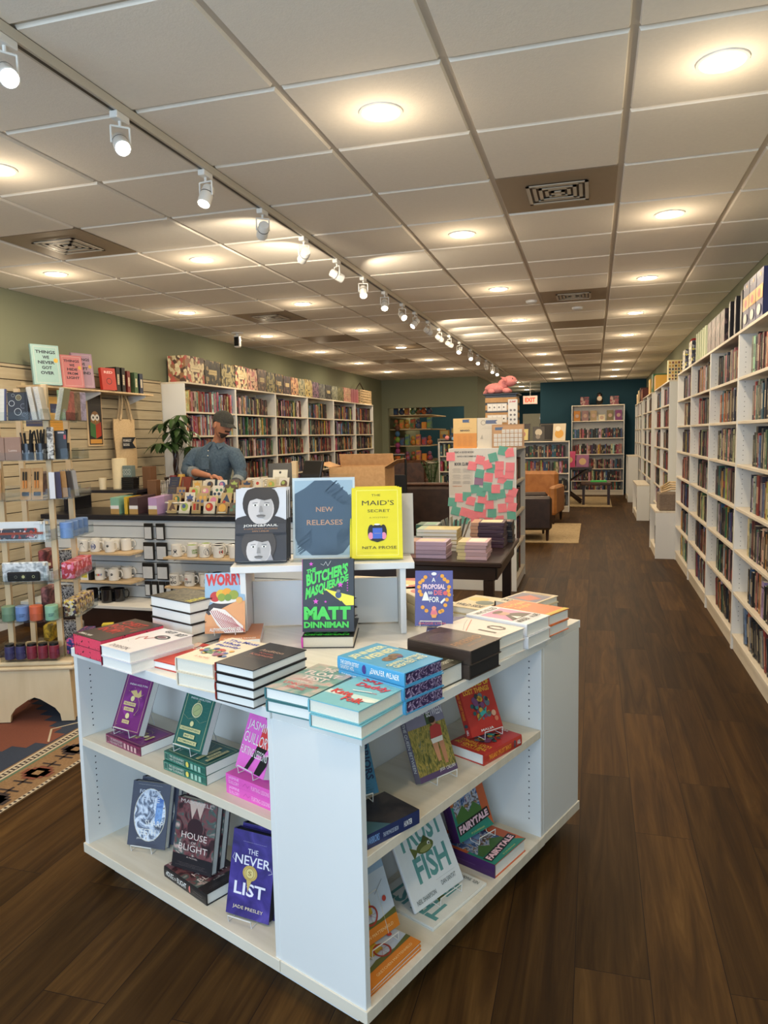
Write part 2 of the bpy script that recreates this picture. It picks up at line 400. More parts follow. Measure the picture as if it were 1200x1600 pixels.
# ceiling: lay-in tiles hanging a little below a recessed metal grid
GX, GY, T = .113, 2.562, .6096
VENTS = [(-1, 2), (-1, 7), (-6, 2), (-6, 7)]
PANELS = [(-1, 10), (-1, 15), (-6, 10), (-5, 12), (-6, 15), (-1, 19)]
mb = MB(); mb.box(XL-.15, XR+.15, YF-.15, 24, ZC+.012, ZC+.1, M_GRID)
i0, i1 = math.floor((XL-GX)/T), math.ceil((XR-GX)/T); j0, j1 = math.floor((YF-GY)/T), math.ceil((23-GY)/T)
for i in range(i0, i1):
    for j in range(j0, j1):
        if (i, j) in VENTS or (i, j) in PANELS: continue
        x0 = max(GX+i*T+.0125, XL); x1 = min(GX+(i+1)*T-.0125, XR); y0 = GY+j*T+.0105; y1 = GY+(j+1)*T-.0105
        if x1-x0 < .04: continue
        b = .006
        vs = [(x0+b, y0+b, ZC), (x1-b, y0+b, ZC), (x1-b, y1-b, ZC), (x0+b, y1-b, ZC), (x0, y0, ZC+.013), (x1, y0, ZC+.013), (x1, y1, ZC+.013), (x0, y1, ZC+.013)]
        mb.add(vs, [[0, 1, 2, 3], [0, 1, 5, 4], [1, 2, 6, 5], [2, 3, 7, 6], [3, 0, 4, 7]], M_TILE)
struct('ceiling', mb)
M_VENTP = mat('tan_metal_panel', (150, 132, 108), .55, .04)
M_VENTL = mat('vent_louvre_metal', (188, 178, 160), .45, .03)
ORD = ['first', 'second', 'third', 'fourth', 'fifth', 'sixth', 'seventh', 'eighth', 'ninth', 'tenth', 'eleventh', 'twelfth', 'thirteenth', 'fourteenth', 'fifteenth', 'sixteenth', 'seventeenth', 'eighteenth', 'nineteenth', 'twentieth', 'twenty-first', 'twenty-second', 'twenty-third', 'twenty-fourth', 'twenty-fifth', 'twenty-sixth', 'twenty-seventh', 'twenty-eighth', 'twenty-ninth', 'thirtieth']
vl = {(-1, 2): 'large square air vent in the ceiling above the aisle, nearest one on the right', (-1, 7): 'smaller looking air vent further down the aisle ceiling, second from the front',
      (-6, 2): 'square air vent in the ceiling over the sales counter, nearest on the left', (-6, 7): 'square air vent in the ceiling above the left bookcases, second from the front'}
for (i, j) in VENTS:
    cx, cy = GX+(i+.5)*T, GY+(j+.5)*T
    t = thing('ceiling_vent', vl[i, j], 'air vent', (cx, cy, ZC), 0, 'square air vents in the ceiling')
    mb = MB(); mb.box(-.292, .292, -.294, .294, .004, .011, M_VENTP); mb.build('metal_panel', t)
    mb = MB()
    for k, (r, z) in enumerate(((.155, -.006), (.125, -.001), (.095, -.004), (.065, -.001), (.035, -.005))):
        q = .018
        for a, b in (((-r, -r), (r, -r+q)), ((-r, r-q), (r, r))): mb.box(a[0], b[0], a[1], b[1], z, z+.004, M_VENTL)
        for a, b in (((-r, -r), (-r+q, r)), ((r-q, -r), (r, r))): mb.box(a[0], b[0], a[1], b[1], z, z+.004, M_VENTL)
    mb.box(-.02, .02, -.02, .02, -.003, .002, M_VENTL)
    mb.build('louvre', t)
    mb = MB(); mb.box(-.15, .15, -.15, .15, .0035, .0045, M_BLACK); mb.build('duct_opening', t)
for k, (i, j) in enumerate(PANELS):
    cx, cy = GX+(i+.5)*T, GY+(j+.5)*T
    mb = MB(); mb.box(-.292, .292, -.294, .294, .002, .011, M_VENTP, .001)
    o = mb.build('ceiling_access_panel', loc=(cx, cy, ZC))
    tag(o, ['plain tan panel in the ceiling grid over the aisle, nearest of the plain ones', 'plain tan panel in aisle ceiling just beyond the nearest plain one',
            'plain tan ceiling panel above the left bookcases, nearest on the left', 'plain tan ceiling panel left of the track, beyond the nearest left one',
            'plain tan ceiling panel near the green back wall', 'plain tan ceiling panel furthest down the aisle'][k], 'ceiling panel', 'plain tan panels in the ceiling')

# ---- recessed downlights
def downlight(x, y, label, lamp=True):
    t = thing('recessed_downlight', label, 'ceiling light', (x, y, ZC), 0, 'round recessed ceiling lights')
    mb = MB(); mb.lathe([(.088, .001), (.086, -.005), (.075, -.006), (.070, .002)], M_METALW, 28); mb.build('trim_ring', t)
    mb = MB(); mb.cyl(0, 0, -.003, .003, .070, M_LAMP, 28); mb.build('diffuser', t)
    if lamp:
        L = bpy.data.lights.new('downlight_glow', 'AREA'); L.shape = 'DISK'; L.size = .13; L.energy = DOWNLIGHT_POWER; L.color = WARM
        o = bpy.data.objects.new('downlight_glow', L); C.objects.link(o); o.parent = t; o.location = (0, 0, -.008)
        L = bpy.data.lights.new('ceiling_fill_point', 'POINT'); L.energy = CEILING_FILL; L.color = WARM; L.shadow_soft_size = .004  # added point light, hung below the lens to brighten the ceiling around it
        o = bpy.data.objects.new('ceiling_fill_point', L); C.objects.link(o); o.parent = t; o.location = (0, 0, -.15)
cols = [(-.806, 'centre row', 9, 0), (.413, 'right row over the aisle', 9, 0), (-2.635, 'row left of the track', 7, 0), (-3.855, 'far left row over the counter', 7, 1)]
for x, nm, n, k0 in cols:
    for k in range(-1, n):
        if k < k0:
            L = None
            if k == -1 or x == -3.855: downlight(x, 2.867+1.829*k, 'round recessed light in the %s, %s' % (nm, 'over the shop entrance' if k == -1 else 'nearest the entrance'))
            continue
        downlight(x, 2.867+1.829*k, 'round recessed ceiling light, %s from the front in the %s' % (ORD[k-k0], nm))
for k, y in enumerate((18.2, 19.8, 21.4)):
    downlight(-1.85, y, 'round recessed light in the back corridor, %s of three' % ('nearest', 'middle', 'furthest')[k])
for k, (xx_, yy_) in enumerate(((-3.2, 17.4), (-4.2, 18.4), (-3.0, 18.9))):  # unseen downlights, added so the toy room is not dark
    downlight(xx_, yy_, 'added round ceiling light to brighten the toy room beyond the opening, %s' % ('nearest', 'left', 'furthest')[k])
# ---- track and spot heads
mb = MB(); mb.box(-1.735, -1.697, .6, 14.6, ZC-.035, ZC-.001, M_TRACK, .002); mb.box(-1.722, -1.710, .6, 14.6, ZC-.0365, ZC-.034, M_BLACK)
tag(mb.build('lighting_track'), 'long off-white lighting track running along the ceiling', 'lighting track')
heads = [(1.93, 55, -35), (2.49, 45, -38), (3.12, -8, -62), (3.72, 215, -22), (4.3, 222, -20), (4.9, 140, -22), (5.5, 20, -50), (6.1, 15, -50), (6.7, 40, -35), (7.2, -40, -45), (7.8, 150, -22),
         (8.4, 150, -24), (9.0, 140, -22), (9.7, -5, -40), (10.6, 20, -40), (11.3, 10, -45), (12.2, 170, -45), (13.0, 0, -45), (13.6, 10, -40)]
for k, (y, az, el) in enumerate(heads):
    lit = az < 90
    t = thing('track_spotlight', 'white spotlight hanging from ceiling track, %s from the front, aimed %s' % (ORD[k], 'towards us' if lit else 'away'), 'spotlight', (-1.716, y, ZC-.035), 0, 'white spotlights on the ceiling track')
    mb = MB(); mb.box(-.017, .017, -.04, .04, -.026, -.0, M_METALW, .003); mb.build('track_adapter', t)
    mb = MB(); mb.tube([(0, 0, -.02), (0, 0, -.045)], .006, M_METALW)
    # aim: az 0 = towards camera (-Y), positive turns to +X
    ax = Matrix.Rotation(R(az), 4, 'Z') @ Matrix.Rotation(R(90+el) if False else 0, 4, 'X')
    mb.X = Matrix.Translation((0, 0, -.045)) @ Matrix.Rotation(R(az), 4, 'Z')
    mb.tube([(-.034, 0, 0), (.034, 0, 0)], .004, M_METALW, 6)
    for sx in (-.034, .034): mb.tube([(sx, 0, 0), (sx, 0, -.062)], .004, M_METALW, 6)
    mb.build('yoke', t)
    # can axis along local -Y tilted down
    X = Matrix.Translation((0, 0, -.107)) @ Matrix.Rotation(R(az), 4, 'Z') @ Matrix.Rotation(R(90+el), 4, 'X') @ Matrix.Rotation(PI, 4, 'X')
    X = Matrix.Translation((0, 0, -.107)) @ Matrix.Rotation(R(az), 4, 'Z') @ Matrix.Rotation(R(90-abs(el)), 4, 'X') @ Matrix.Rotation(PI, 4, 'Y') @ Matrix.Rotation(0, 4, 'Z')
    d = Vector((math.sin(R(az))*math.cos(R(el)), -math.cos(R(az))*math.cos(R(el)), math.sin(R(el))))
    q = d.to_track_quat('Z', 'Y').to_matrix().to_4x4(); X = Matrix.Translation((0, 0, -.107)) @ q
    mb = MB(); mb.X = X
    mb.lathe([(.0, -.05), (.024, -.05), (.028, -.042), (.029, -.012), (.030, -.010), (.030, .045), (.027, .047), (.026, .040)], M_METALW, 20)
    mb.lathe([(.0295, -.013), (.0305, -.0125), (.0305, -.009), (.0295, -.0085)], M_BLACK, 20)
    mb.build('lamp_can', t)
    mb = MB(); mb.X = X; mb.cyl(0, 0, .036, .041, .0262, M_LAMPT, 20); mb.build('lens', t)
    L = bpy.data.lights.new('spot_beam', 'SPOT'); L.energy = TRACK_POWER*(1 if lit else 2.6); L.spot_size = R(100 if lit else 120); L.spot_blend = .8 if lit else .35; L.color = (1, .86, .66); L.shadow_soft_size = .02
    o = bpy.data.objects.new('spot_beam', L); C.objects.link(o); o.parent = t
    o.matrix_local = Matrix.Translation((0, 0, -.107)) @ (-d).to_track_quat('Z', 'Y').to_matrix().to_4x4() @ Matrix.Translation((0, 0, -.052))
# smoke detectors
for (x, y, l) in ((-.58, 7.21, 'small white round sensor on the ceiling between two downlights'), (-.17, 7.76, 'white round smoke detector on the aisle ceiling just past the second vent')):
    mb = MB(); mb.lathe([(0, -.03), (.03, -.03), (.05, -.02), (.055, -.001)], M_METALW, 20); tag(mb.build('smoke_detector', loc=(x, y, ZC)), l, 'smoke detector')
# hanging camera over the left bookcases
t = thing('security_camera', 'white security camera with black face on ceiling over left bookcases', 'camera', (-4.05, 7.96, ZC))
mb = MB(); mb.lathe([(.07, 0), (.07, -.012), (.02, -.02), (.02, -.03), (0, -.03)], M_METALW, 18); mb.build('mount', t)
mb = MB(); mb.box(-.035, .035, -.03, .03, -.17, -.03, M_METALW, .01); mb.build('housing', t)
mb = MB(); mb.box(-.028, .028, -.034, -.029, -.155, -.05, M_BLACK, .004); mb.build('camera_face', t)

# ------------------------------------------------------------------ books
def book_mesh_cover(w, h, t, col, art=None, spine=None, hard=True, backcol=None, spinecol=None, edgecol=None):
    mb = MB(); c = ink(col); sc = ink(spinecol or col); bt = .0025 if hard else .0008
    mb.box(0, w, 0, h, 0, bt, c); mb.box(0, w, 0, h, t-bt, t, c)
    # rounded spine
    n = 6; prof = []
    bul = .003 if hard else .0008
    for i in range(n+1):
        a = PI*i/n; prof.append((-bul*math.sin(a), t/2-math.cos(a)*t/2))
    vs = [(x, 0, z) for x, z in prof]+[(x, h, z) for x, z in prof]
    vs2 = [(min(x+bt, .004), 0, z) for x, z in prof]+[(min(x+bt, .004), h, z) for x, z in prof]
    mb.add(vs, [[i, i+1, n+2+i, n+1+i] for i in range(n)], sc)
    mb.add([(x, y, z) for y in (0, h) for x, z in prof]+[(.003, 0, t), (.003, 0, 0), (.003, h, t), (.003, h, 0)], [list(range(n+1))+[2*n+2, 2*n+3], list(range(n+1, 2*n+2))+[2*n+4, 2*n+5]], sc)
    if art:
        P = Print(mb, lambda u, v, l: (u, v, t+l), w, h); art(P)
    if spine:
        P = Print(mb, lambda u, v, l: (-bul*math.sin(PI*max(0, min(1, v/t)))-l-.0002, h-u, v), h, t); spine(P)
    return mb
def pages_mesh(w, h, t, hard, pcol):
    mb = MB(); i = .0035 if hard else .0003; bt = .0025 if hard else .0008
    mb.box(.002, w-i, i, h-i, bt, t-bt, pcol)
    return mb
def book(label, w, h, t, col, M, art=None, spine=None, hard=True, pages=None, group=None, spinecol=None, cat='book'):
    th = thing('book', label, cat, group=group, mw=M)
    o = book_mesh_cover(w, h, t, col, art, spine, hard, spinecol=spinecol).build('cover', th)
    p = pages_mesh(w, h, t, hard, pages or M_PAGEW).build('page_block', th)
    return th
def flatM(cx, cy, z, rz, w, h):
    return Matrix.Translation((cx, cy, z)) @ Matrix.Rotation(R(rz), 4, 'Z') @ Matrix.Translation((-w/2, -h/2, 0))
def standM(x, y, z, rz, lean):       # bottom-left front corner at x, y, z; cover faces local -y
    return Matrix.Translation((x, y, z)) @ Matrix.Rotation(R(rz), 4, 'Z') @ Matrix.Rotation(R(90-lean), 4, 'X')
def standing(label, x, y, z, rz, lean, w, h, t, *a, **k):
    # pivot on the bottom back edge so that the book rests on its lower edge; the given point is the front bottom-left corner
    M = standM(x, y, z, rz, lean) @ Matrix.Translation((0, 0, -t))
    # raise so that the lowest edge (bottom back) touches z
    M = Matrix.Translation((0, 0, t*math.sin(R(lean)))) @ M
    return book(label, w, h, t, *a, M=M, **k)
POS = {1: ['only copy'], 2: ['lower', 'top'], 3: ['bottom', 'middle', 'top'], 4: ['bottom', 'second lowest', 'second highest', 'top'], 5: ['bottom', 'second lowest', 'middle', 'second highest', 'top']}
def stack(what, where, n, cx, cy, z0, rz, w, h, t, col, art=None, spine=None, jit=.004, group=None, **k):
    r = random.Random(len(what)*7+n)
    for i in range(n):
        x, y = cx+(r.uniform(-jit, jit) if i < n-1 else 0), cy+(r.uniform(-jit, jit) if i < n-1 else 0)
        a = rz+(r.uniform(-2, 2) if i < n-1 else 0)
        lab = '%s, %s of %s, %s' % (what, POS[n][i], {2: 'pair', 3: 'three', 4: 'four', 5: 'five'}.get(n, 'stack'), where) if n > 1 else '%s, %s' % (what, where)
        book(lab, w, h, t-.0006, col, flatM(x, y, z0+i*t, a, w, h), art=art if i == n-1 else None, spine=spine, group=(group or (what.split(',')[0]+' stack')) if n > 1 else group, **k)
def easel(label, x, y, z, rz, w=.07, lean=20, t=.03):   # white wire book easel: a lip in front, arms under the book, uprights and a leg behind
    m = M_METALW; th = thing('book_easel', label, 'book stand', (x, y, z), R(rz), 'small wire book easels'); mb = MB(); r = .0016; s = math.tan(R(lean)); z0 = .0018
    zl = t*math.sin(R(lean))+.014; yb = t*math.cos(R(lean))+.004
    mb.tube([(0, -.006, zl), (w, -.006, zl)], r, m, 6)
    for a in (0, w): mb.tube([(a, -.006, zl), (a, -.004, z0), (a, yb, z0), (a, yb+.11*s, .112)], r, m, 6)
    mb.tube([(0, yb+.11*s, .112), (w, yb+.11*s, .112)], r, m, 6)
    mb.build('front_frame', th)
    mb = MB(); mb.tube([(w*.25, yb+.11*s, .112), (w*.2, yb+.085, z0), (w*.8, yb+.085, z0), (w*.75, yb+.11*s, .112)], r, m, 6); mb.build('back_leg', th)

# ---- the shelved books: individual meshes tinted by object colour
def shelf_book_mesh(name, style):
    mb = MB()
    mb.box(0, 1, 0, 1, 0, 1, M_BOOK); mb.box(.06, .94, .03, .985, 1.0, 1.001, M_PAGE)
    tm = M_TITLE if style % 2 == 0 else M_TITLED
    if style == 0: q = [(.25, .75, .30, .72)]
    elif style == 1: q = [(.2, .8, .45, .8), (.2, .8, .08, .14)]
    elif style == 2: q = [(.35, .65, .15, .85)]
    elif style == 3: q = [(.3, .7, .2, .55)]
    elif style == 4: q = [(.3, .46, .25, .8), (.56, .68, .35, .7), (.3, .7, .06, .11)]
    else: q = [(0, 1, .82, .86), (.3, .7, .3, .7)]
    for a, b, c, d in q:
        # letter-like dashes along the spine
        n = max(1, int((d-c)/.035)) if b-a < .9 else 1
        for i in range(n):
            z0 = c+(d-c)*i/n; z1 = z0+(d-c)/n*(.72 if n > 1 else 1)
            mb.quad((a, -.002, z0), (b, -.002, z0), (b, -.002, z1), (a, -.002, z1), tm)
    me_o = mb.build(name); me = me_o.data; bpy.data.objects.remove(me_o); return me
SBM = [shelf_book_mesh('book', s) for s in range(6)]
PAL = [('black', (24, 22, 26), 18), ('near-black', (38, 30, 32), 9), ('dark grey', (62, 60, 62), 4), ('dark red', (112, 24, 26), 5), ('red', (176, 40, 34), 6), ('navy', (26, 34, 66), 6), ('blue', (44, 92, 150), 4),
       ('pale blue', (120, 168, 190), 3), ('white', (220, 214, 200), 6), ('cream', (208, 188, 148), 6), ('yellow', (216, 176, 48), 3), ('orange', (206, 104, 40), 4), ('brown', (98, 66, 42), 5),
       ('dark green', (28, 66, 46), 4), ('green', (62, 130, 80), 2), ('teal', (34, 112, 116), 3), ('pink', (206, 112, 134), 3), ('magenta', (170, 44, 96), 2), ('purple', (82, 56, 110), 3), ('grey', (140, 136, 130), 4)]
PAL = [(n_, tuple(int((v*.78+sum(c_)/3*.22)*.8) for v in c_), k_) for n_, c_, k_ in PAL]
PALW = [p for p in PAL for _ in range(p[2])]
PINKS = [p for p in PAL if p[0] in ('pink', 'magenta', 'red', 'cream', 'white', 'orange', 'purple', 'dark red', 'pale blue')]
STUFF = MB(); STUFF_N = [0]
INDIV = [0]
def fill_shelf(M, length, clear, where=None, seed=0, pal=None, depth=.15, tmin=.018, tmax=.044, lean=0, group=None, gapp=.02, faceout=None):
    """books standing on a shelf. M: frame at the start of the row on the shelf, x along the row, -y towards the reader"""
    r = random.Random(seed); x = 0.0; i = 0; pal = pal or PALW
    while True:
        t = r.uniform(tmin, tmax); hh = min(clear-.012, r.choice((.198, .21, .215, .225, .235, .24))*r.uniform(.95, 1.03)); d = depth*r.uniform(.86, 1.0)
        if x+t > length: break
        nm, c, _ = r.choice(pal); c = tuple(int(max(4, min(250, v*r.uniform(.82, 1.18)))) for v in c)
        setb = r.uniform(0, .012)
        X = M @ Matrix.Translation((x, setb, 0))
        if lean:
            cl = math.cos(R(abs(lean))); hh = min(hh, (clear-.02)/cl-t*math.sin(R(abs(lean))))
            X = M @ Matrix.Translation((x+(t*(1-cl) if lean > 0 else 0)+ (0), setb, 0)) @ (Matrix.Rotation(R(lean), 4, 'Y') if lean < 0 else Matrix.Translation((t, 0, 0)) @ Matrix.Rotation(R(lean), 4, 'Y') @ Matrix.Translation((-t, 0, 0)))
        S = Matrix.Diagonal((t-.0008, d, hh, 1))
        if where:
            me = SBM[r.randrange(6)]
            if sum(c) > 420 and me in (SBM[0], SBM[2], SBM[4]): me = SBM[1]
            if sum(c) < 300 and me in (SBM[1], SBM[3], SBM[5]): me = SBM[r.choice((0, 2, 4))]
            o = bpy.data.objects.new('book', me); C.objects.link(o); o.matrix_world = X @ S; o.color = L3(c)
            tag(o, '%s book, %s %s' % (nm, ORD[i] if i < 30 else 'last', where), 'book', group); INDIV[0] += 1
        else:
            STUFF.X = X @ S; STUFF.cc = L3(c)
            vs = [(a, b, z) for a in (0, 1) for b in (0, 1) for z in (0, 1)]
            STUFF.add(vs, [[0, 4, 5, 1], [1, 5, 7, 3], [0, 1, 3, 2], [4, 6, 7, 5]], M_BOOKA)
            k = r.random()
            if k < .75:
                lt = (168, 156, 124) if sum(c) < 380 else (40, 36, 40)
                if k < .2: lt = (170, 60, 50)
                STUFF.cc = L3(lt); a = r.uniform(.2, .38); z0 = r.uniform(.1, .5); z1 = z0+r.uniform(.15, .38)
                STUFF.add([(a, -.004, z0), (1-a, -.004, z0), (1-a, -.004, z1), (a, -.004, z1)], [[0, 1, 2, 3]], M_BOOKA)
            STUFF_N[0] += 1
        x += t/ (math.cos(R(lean)) if lean else 1); i += 1
        if r.random() < gapp: x += r.uniform(.02, .06)
    STUFF.X = Matrix.Identity(4); STUFF.cc = None
    return x
def bookcase(label, M, w, zs, ztop, depth=.285, group='white bookcases along the walls', holes=False, mat_in=None, cat='bookcase', back=True, name='bookcase'):
    """zs: shelf top heights; frame at front bottom-left, x along the front, y into the case"""
    t = thing(name, label, cat, group=group, mw=M); mi = mat_in or M_WHITE
    for a in (0, w-.018):
        mb = MB(); mb.box(a, a+.018, 0, depth, 0, ztop-.02, M_WHITE, .001)
        if holes:
            xx = a+.0182 if a == 0 else a-.0002
            for yy in (.04, depth-.05):
                z = .2
                while z < ztop-.1:
                    mb.cyl_face = None
                    mb.add([(xx, yy+.0028*math.cos(2*PI*k/6), z+.0028*math.sin(2*PI*k/6)) for k in range(6)], [list(range(6))], M_HOLE); z += .032
        mb.build('side_panel', t)
    mb = MB(); mb.box(-.0005, w+.0005, -.004, depth, ztop-.02, ztop, M_CREAM, .002); mb.build('top_board', t)
    for z in zs:
        mb = MB(); mb.box(.019, w-.019, .002, depth-.008, z-.02, z, M_CREAM, .0015); mb.build('shelf', t)
    if back:
        mb = MB(); mb.box(.018, w-.018, depth-.006, depth, .06, ztop-.02, M_WHITE); mb.build('back_panel', t)
    mb = MB(); mb.box(.019, w-.019, .012, .028, 0, zs[0]-.021, M_CREAM); mb.build('plinth', t)
    return t

# ------------------------------------------------------------------ the white display island (four open units set in a pinwheel)
TH = -21.95
A0 = Vector((-1.700, 2.035)); E1 = Vector((math.cos(R(TH)), math.sin(R(TH)))); E2 = Vector((-E1.y, E1.x))
def G(s, t): p = A0+E1*s+E2*t; return p.x, p.y
SZ, IT, SH1, SH0 = 1.27, .80, .485, .10
isl = thing('display_island', 'square white display island of open shelves in the foreground', 'display shelf', (A0.x, A0.y, 0), R(TH))
UL, UD = .975, .295
for k in range(4):
    X = Matrix.Translation((SZ/2, SZ/2, 0)) @ Matrix.Rotation(PI/2*k, 4, 'Z') @ Matrix.Translation((-SZ/2, -SZ/2, 0))
    def part(nm, *b, m=M_WHITE, bev=.0012):
        mb = MB(); mb.X = X; mb.box(*b, m, bev); return mb.build(nm, isl)
    part('side_panel', 0, .02, 0, UD, .07, IT-.028); part('side_panel', UL-.02, UL, 0, UD, .07, IT-.028)
    part('back_panel', .02, UL-.02, UD-.012, UD, .07, IT-.028)
    part('shelf', .021, UL-.021, .001, UD-.013, SH1-.028, SH1, m=M_CREAM)
    part('bottom_board', -.004, UL-.001, -.006, UD, .066, SH0, m=M_CREAM)
    part('top_board', 0, UL-.001, -.004, UD, IT-.028, IT, m=M_ISLTOP)
    part('front_edge_trim', -.001, UL-.001, -.007, -.0045, IT-.029, IT+.0002)
    mb = MB(); mb.X = X      # rows of peg holes and cam screws inside each opening
    for xx in (.0203, UL-.0203):
        for yy in (.045, UD-.06):
            z = .155
            while z < IT-.07:
                if abs(z-SH1+.014) > .035:
                    mb.add([(xx, yy+.0027*math.cos(2*PI*q/7), z+.0027*math.sin(2*PI*q/7)) for q in range(7)], [list(range(7))], M_HOLE)
                z += .0225
        mb.add([(xx, .05+.008*math.cos(2*PI*q/10), IT-.05+.008*math.sin(2*PI*q/10)) for q in range(10)], [list(range(10))], M_CHROME)
    mb.build('peg_holes', isl)
mb = MB(); mb.box(UD+.001, SZ-UD-.001, UD+.001, SZ-UD-.001, IT-.028, IT-.0005, M_ISLTOP); mb.build('centre_board', isl)
mb = MB(); mb.box(.09, SZ-.07, .05, SZ-.05, 0, .066, M_WHITE, .002); mb.build('plinth', isl)

# ---- art for the covers
WHT, BLK = (236, 234, 228), (22, 22, 26)
def art_lines(P, u0, u1, v0, v1, n, c, t=.004):      # rows of fine unreadable print
    for i in range(n):
        v = v0+(v1-v0)*(i+.5)/n; k = (i*37 % 10)/60; P.line([(u0+k*(u1-u0), v), (u1-k*(u1-u0), v)], t, c, False)
    P.l += 1
def a_audition(P):
    P.text('Audition', .2, .66, .8, .74, (196, 160, 138)); P.text('Katie', .32, .56, .68, .62, (170, 80, 70)); P.text('Kitamura', .2, .47, .8, .54, (190, 120, 104)); art_lines(P, .2, .8, .36, .44, 3, (140, 104, 84))
def a_family(P):
    P.text("The", .1, .84, .45, .93, (44, 66, 176), .02); P.text('Most', .5, .84, .92, .93, (44, 66, 176), .02); P.text('Whole', .1, .72, .6, .81, (44, 66, 176), .02); P.text('Family', .1, .60, .75, .69, (44, 66, 176), .02)
    r = random.Random(3)
    for i in range(34):
        P.disc(r.uniform(.12, .85), r.uniform(.27, .5), r.uniform(.03, .07), r.choice([(196, 64, 48), (216, 150, 50), (60, 130, 90), (50, 96, 160), (150, 80, 120), (230, 190, 90)]), step=(i % 8 == 0))
    P.text('A NOVEL', .3, .12, .7, .17, (190, 80, 60))
def a_float(P):
    m = noisemat('swirl_teal_pink', [(.25, (60, 108, 112)), (.45, (122, 160, 152)), (.55, (196, 178, 170)), (.7, (176, 70, 84)), (.8, (90, 60, 70))], 9, .35, 5, 1.5)
    P.rect(.0, .0, 1, 1, m)
    for i, (s, a, b) in enumerate((('THE', .3, .6), ('FLOAT', .12, .88), ('TEST', .22, .78))): P.text(s, a, .78-.17*i, b, .91-.17*i, (226, 208, 206), .03)
    P.text('A NOVEL', .3, .34, .55, .38, WHT); P.text('LYNN STEGER', .12, .22, .88, .29, (214, 84, 90), .01); P.text('STRONG', .3, .11, .7, .18, (214, 84, 90), .01)
def a_sky(P):
    P.rect(0, .28, 1, .40, (196, 218, 214)); P.disc(.18, .33, .16, (216, 226, 220), .05); P.disc(.85, .30, .14, (216, 226, 220), .05)
    P.text('Sky', .2, .78, .62, .94, (206, 50, 52), .03); P.text('Daddy', .25, .6, .9, .76, (206, 50, 52), .03); P.text('A NOVEL', .6, .5, .82, .535, (206, 50, 52))
    P.text('Kate', .1, .3, .5, .44, (206, 50, 52), .03); P.text('Folk', .45, .16, .85, .3, (206, 50, 52), .03); P.poly([(.35, .49), (.7, .53), (.72, .515), (.4, .47)], WHT)
def s_sky(P): P.text('Sky Daddy', .1, .2, .5, .8, (206, 50, 52), .03)
def a_weiner(P):
    P.text('JENNIFER', .06, .76, .94, .9, (226, 224, 178), .03); P.text('WEINER', .14, .6, .92, .74, (226, 224, 178), .03)
    m = noisemat('rose_photo', [(.3, (56, 44, 48)), (.6, (140, 110, 92)), (.8, (110, 60, 90))], 60, .4)
    P.disc(.42, .46, .16, m, .07); P.disc(.6, .48, .13, m, .08); P.disc(.62, .42, .06, (92, 60, 110), .04)
    P.text('THE', .44, .345, .56, .365, (226, 224, 178), .01); P.text('GRIFFIN SISTERS\'', .08, .26, .93, .33, (226, 224, 178), .02); P.text('GREATEST HITS', .1, .16, .9, .24, (226, 224, 178), .02)
def s_weiner(P):
    P.text('JENNIFER WEINER', .5, .22, .93, .78, WHT, .03); P.text('THE GRIFFIN SISTERS\'', .05, .52, .34, .82, WHT, .01); P.text('GREATEST HITS', .05, .16, .26, .46, WHT, .01); P.disc(.42, .5, .03, (70, 56, 130), .35)
def a_lauren(P):
    r = random.Random(9)
    for i in range(26): P.line([(r.uniform(.05, .9), r.uniform(.3, .95)), (r.uniform(.05, .95), r.uniform(.3, .95))], .0012, (110, 112, 100), False)
    P.text('20', .45, .62, .8, .76, (206, 206, 196), .04); P.disc(.52, .42, .03, (196, 120, 110)); P.text('LAUREN ROBERTS', .08, .1, .92, .18, (198, 198, 184), .01)
def a_fire(P):
    m = noisemat('embossed_dark_brown', [(.4, (58, 46, 42)), (.6, (78, 62, 54))], 26, .3, 6, 2)
    P.rect(0, 0, 1, 1, (66, 52, 46)); P.disc(.5, .62, .4, m, .2); P.ring(.5, .62, .38, .01, (92, 76, 66)); P.text('FIREBIRD', .1, .24, .9, .37, (166, 116, 62), .0); P.text('JULIETTE CROSS', .22, .12, .78, .17, (166, 116, 62))
def a_ten(P):
    P.line([(.1, .55), (.55, .72), (.9, .85)], .018, (186, 92, 64)); P.line([(.1, .6), (.5, .78), (.85, .9)], .006, (74, 44, 38)); P.text('10', .3, .16, .8, .46, (60, 44, 40)); art_lines(P, .15, .55, .06, .14, 3, (90, 80, 74), .002); art_lines(P, .2, .6, .86, .95, 3, (120, 110, 104), .002)
def a_murder(P):
    P.text('WHO KILLED', .1, .82, .9, .93, BLK, .03); P.rect(.08, .26, .92, .79, (214, 142, 178)); P.poly([(.1, .26), (.9, .26), (.8, .44), (.62, .52), (.4, .5), (.25, .38)], (62, 50, 40)); P.disc(.5, .58, .15, (196, 150, 124)); P.disc(.52, .68, .17, (96, 64, 44), .06); P.poly([(.3, .27), (.42, .42), (.5, .27)], WHT)
    P.text('MURDER IN THE DOLLHOUSE'[:6], .08, .12, .5, .22, BLK, .03); P.text('A LIFE', .6, .12, .92, .22, BLK, .03); art_lines(P, .2, .85, .04, .1, 2, (80, 80, 80), .003)
def s_murder(P): P.text('7', .86, .3, .9, .7, (90, 130, 170)); P.line([(.1, .2), (.1, .9)], .002, BLK)
def a_orange(P):
    P.text('The Original', .1, .72, .9, .86, (236, 208, 112), .01); P.text('Daughter', .2, .55, .8, .69, (236, 208, 112), .01); art_lines(P, .2, .8, .28, .46, 4, (150, 70, 36), .004); P.rect(0, 0, 1, .09, (206, 176, 60))
def a_back1(P):
    P.disc(.35, .7, .3, (206, 178, 84), .16); P.disc(.7, .5, .25, (60, 84, 70), .16); P.text('WILD SIDE', .1, .12, .9, .28, BLK, .03)
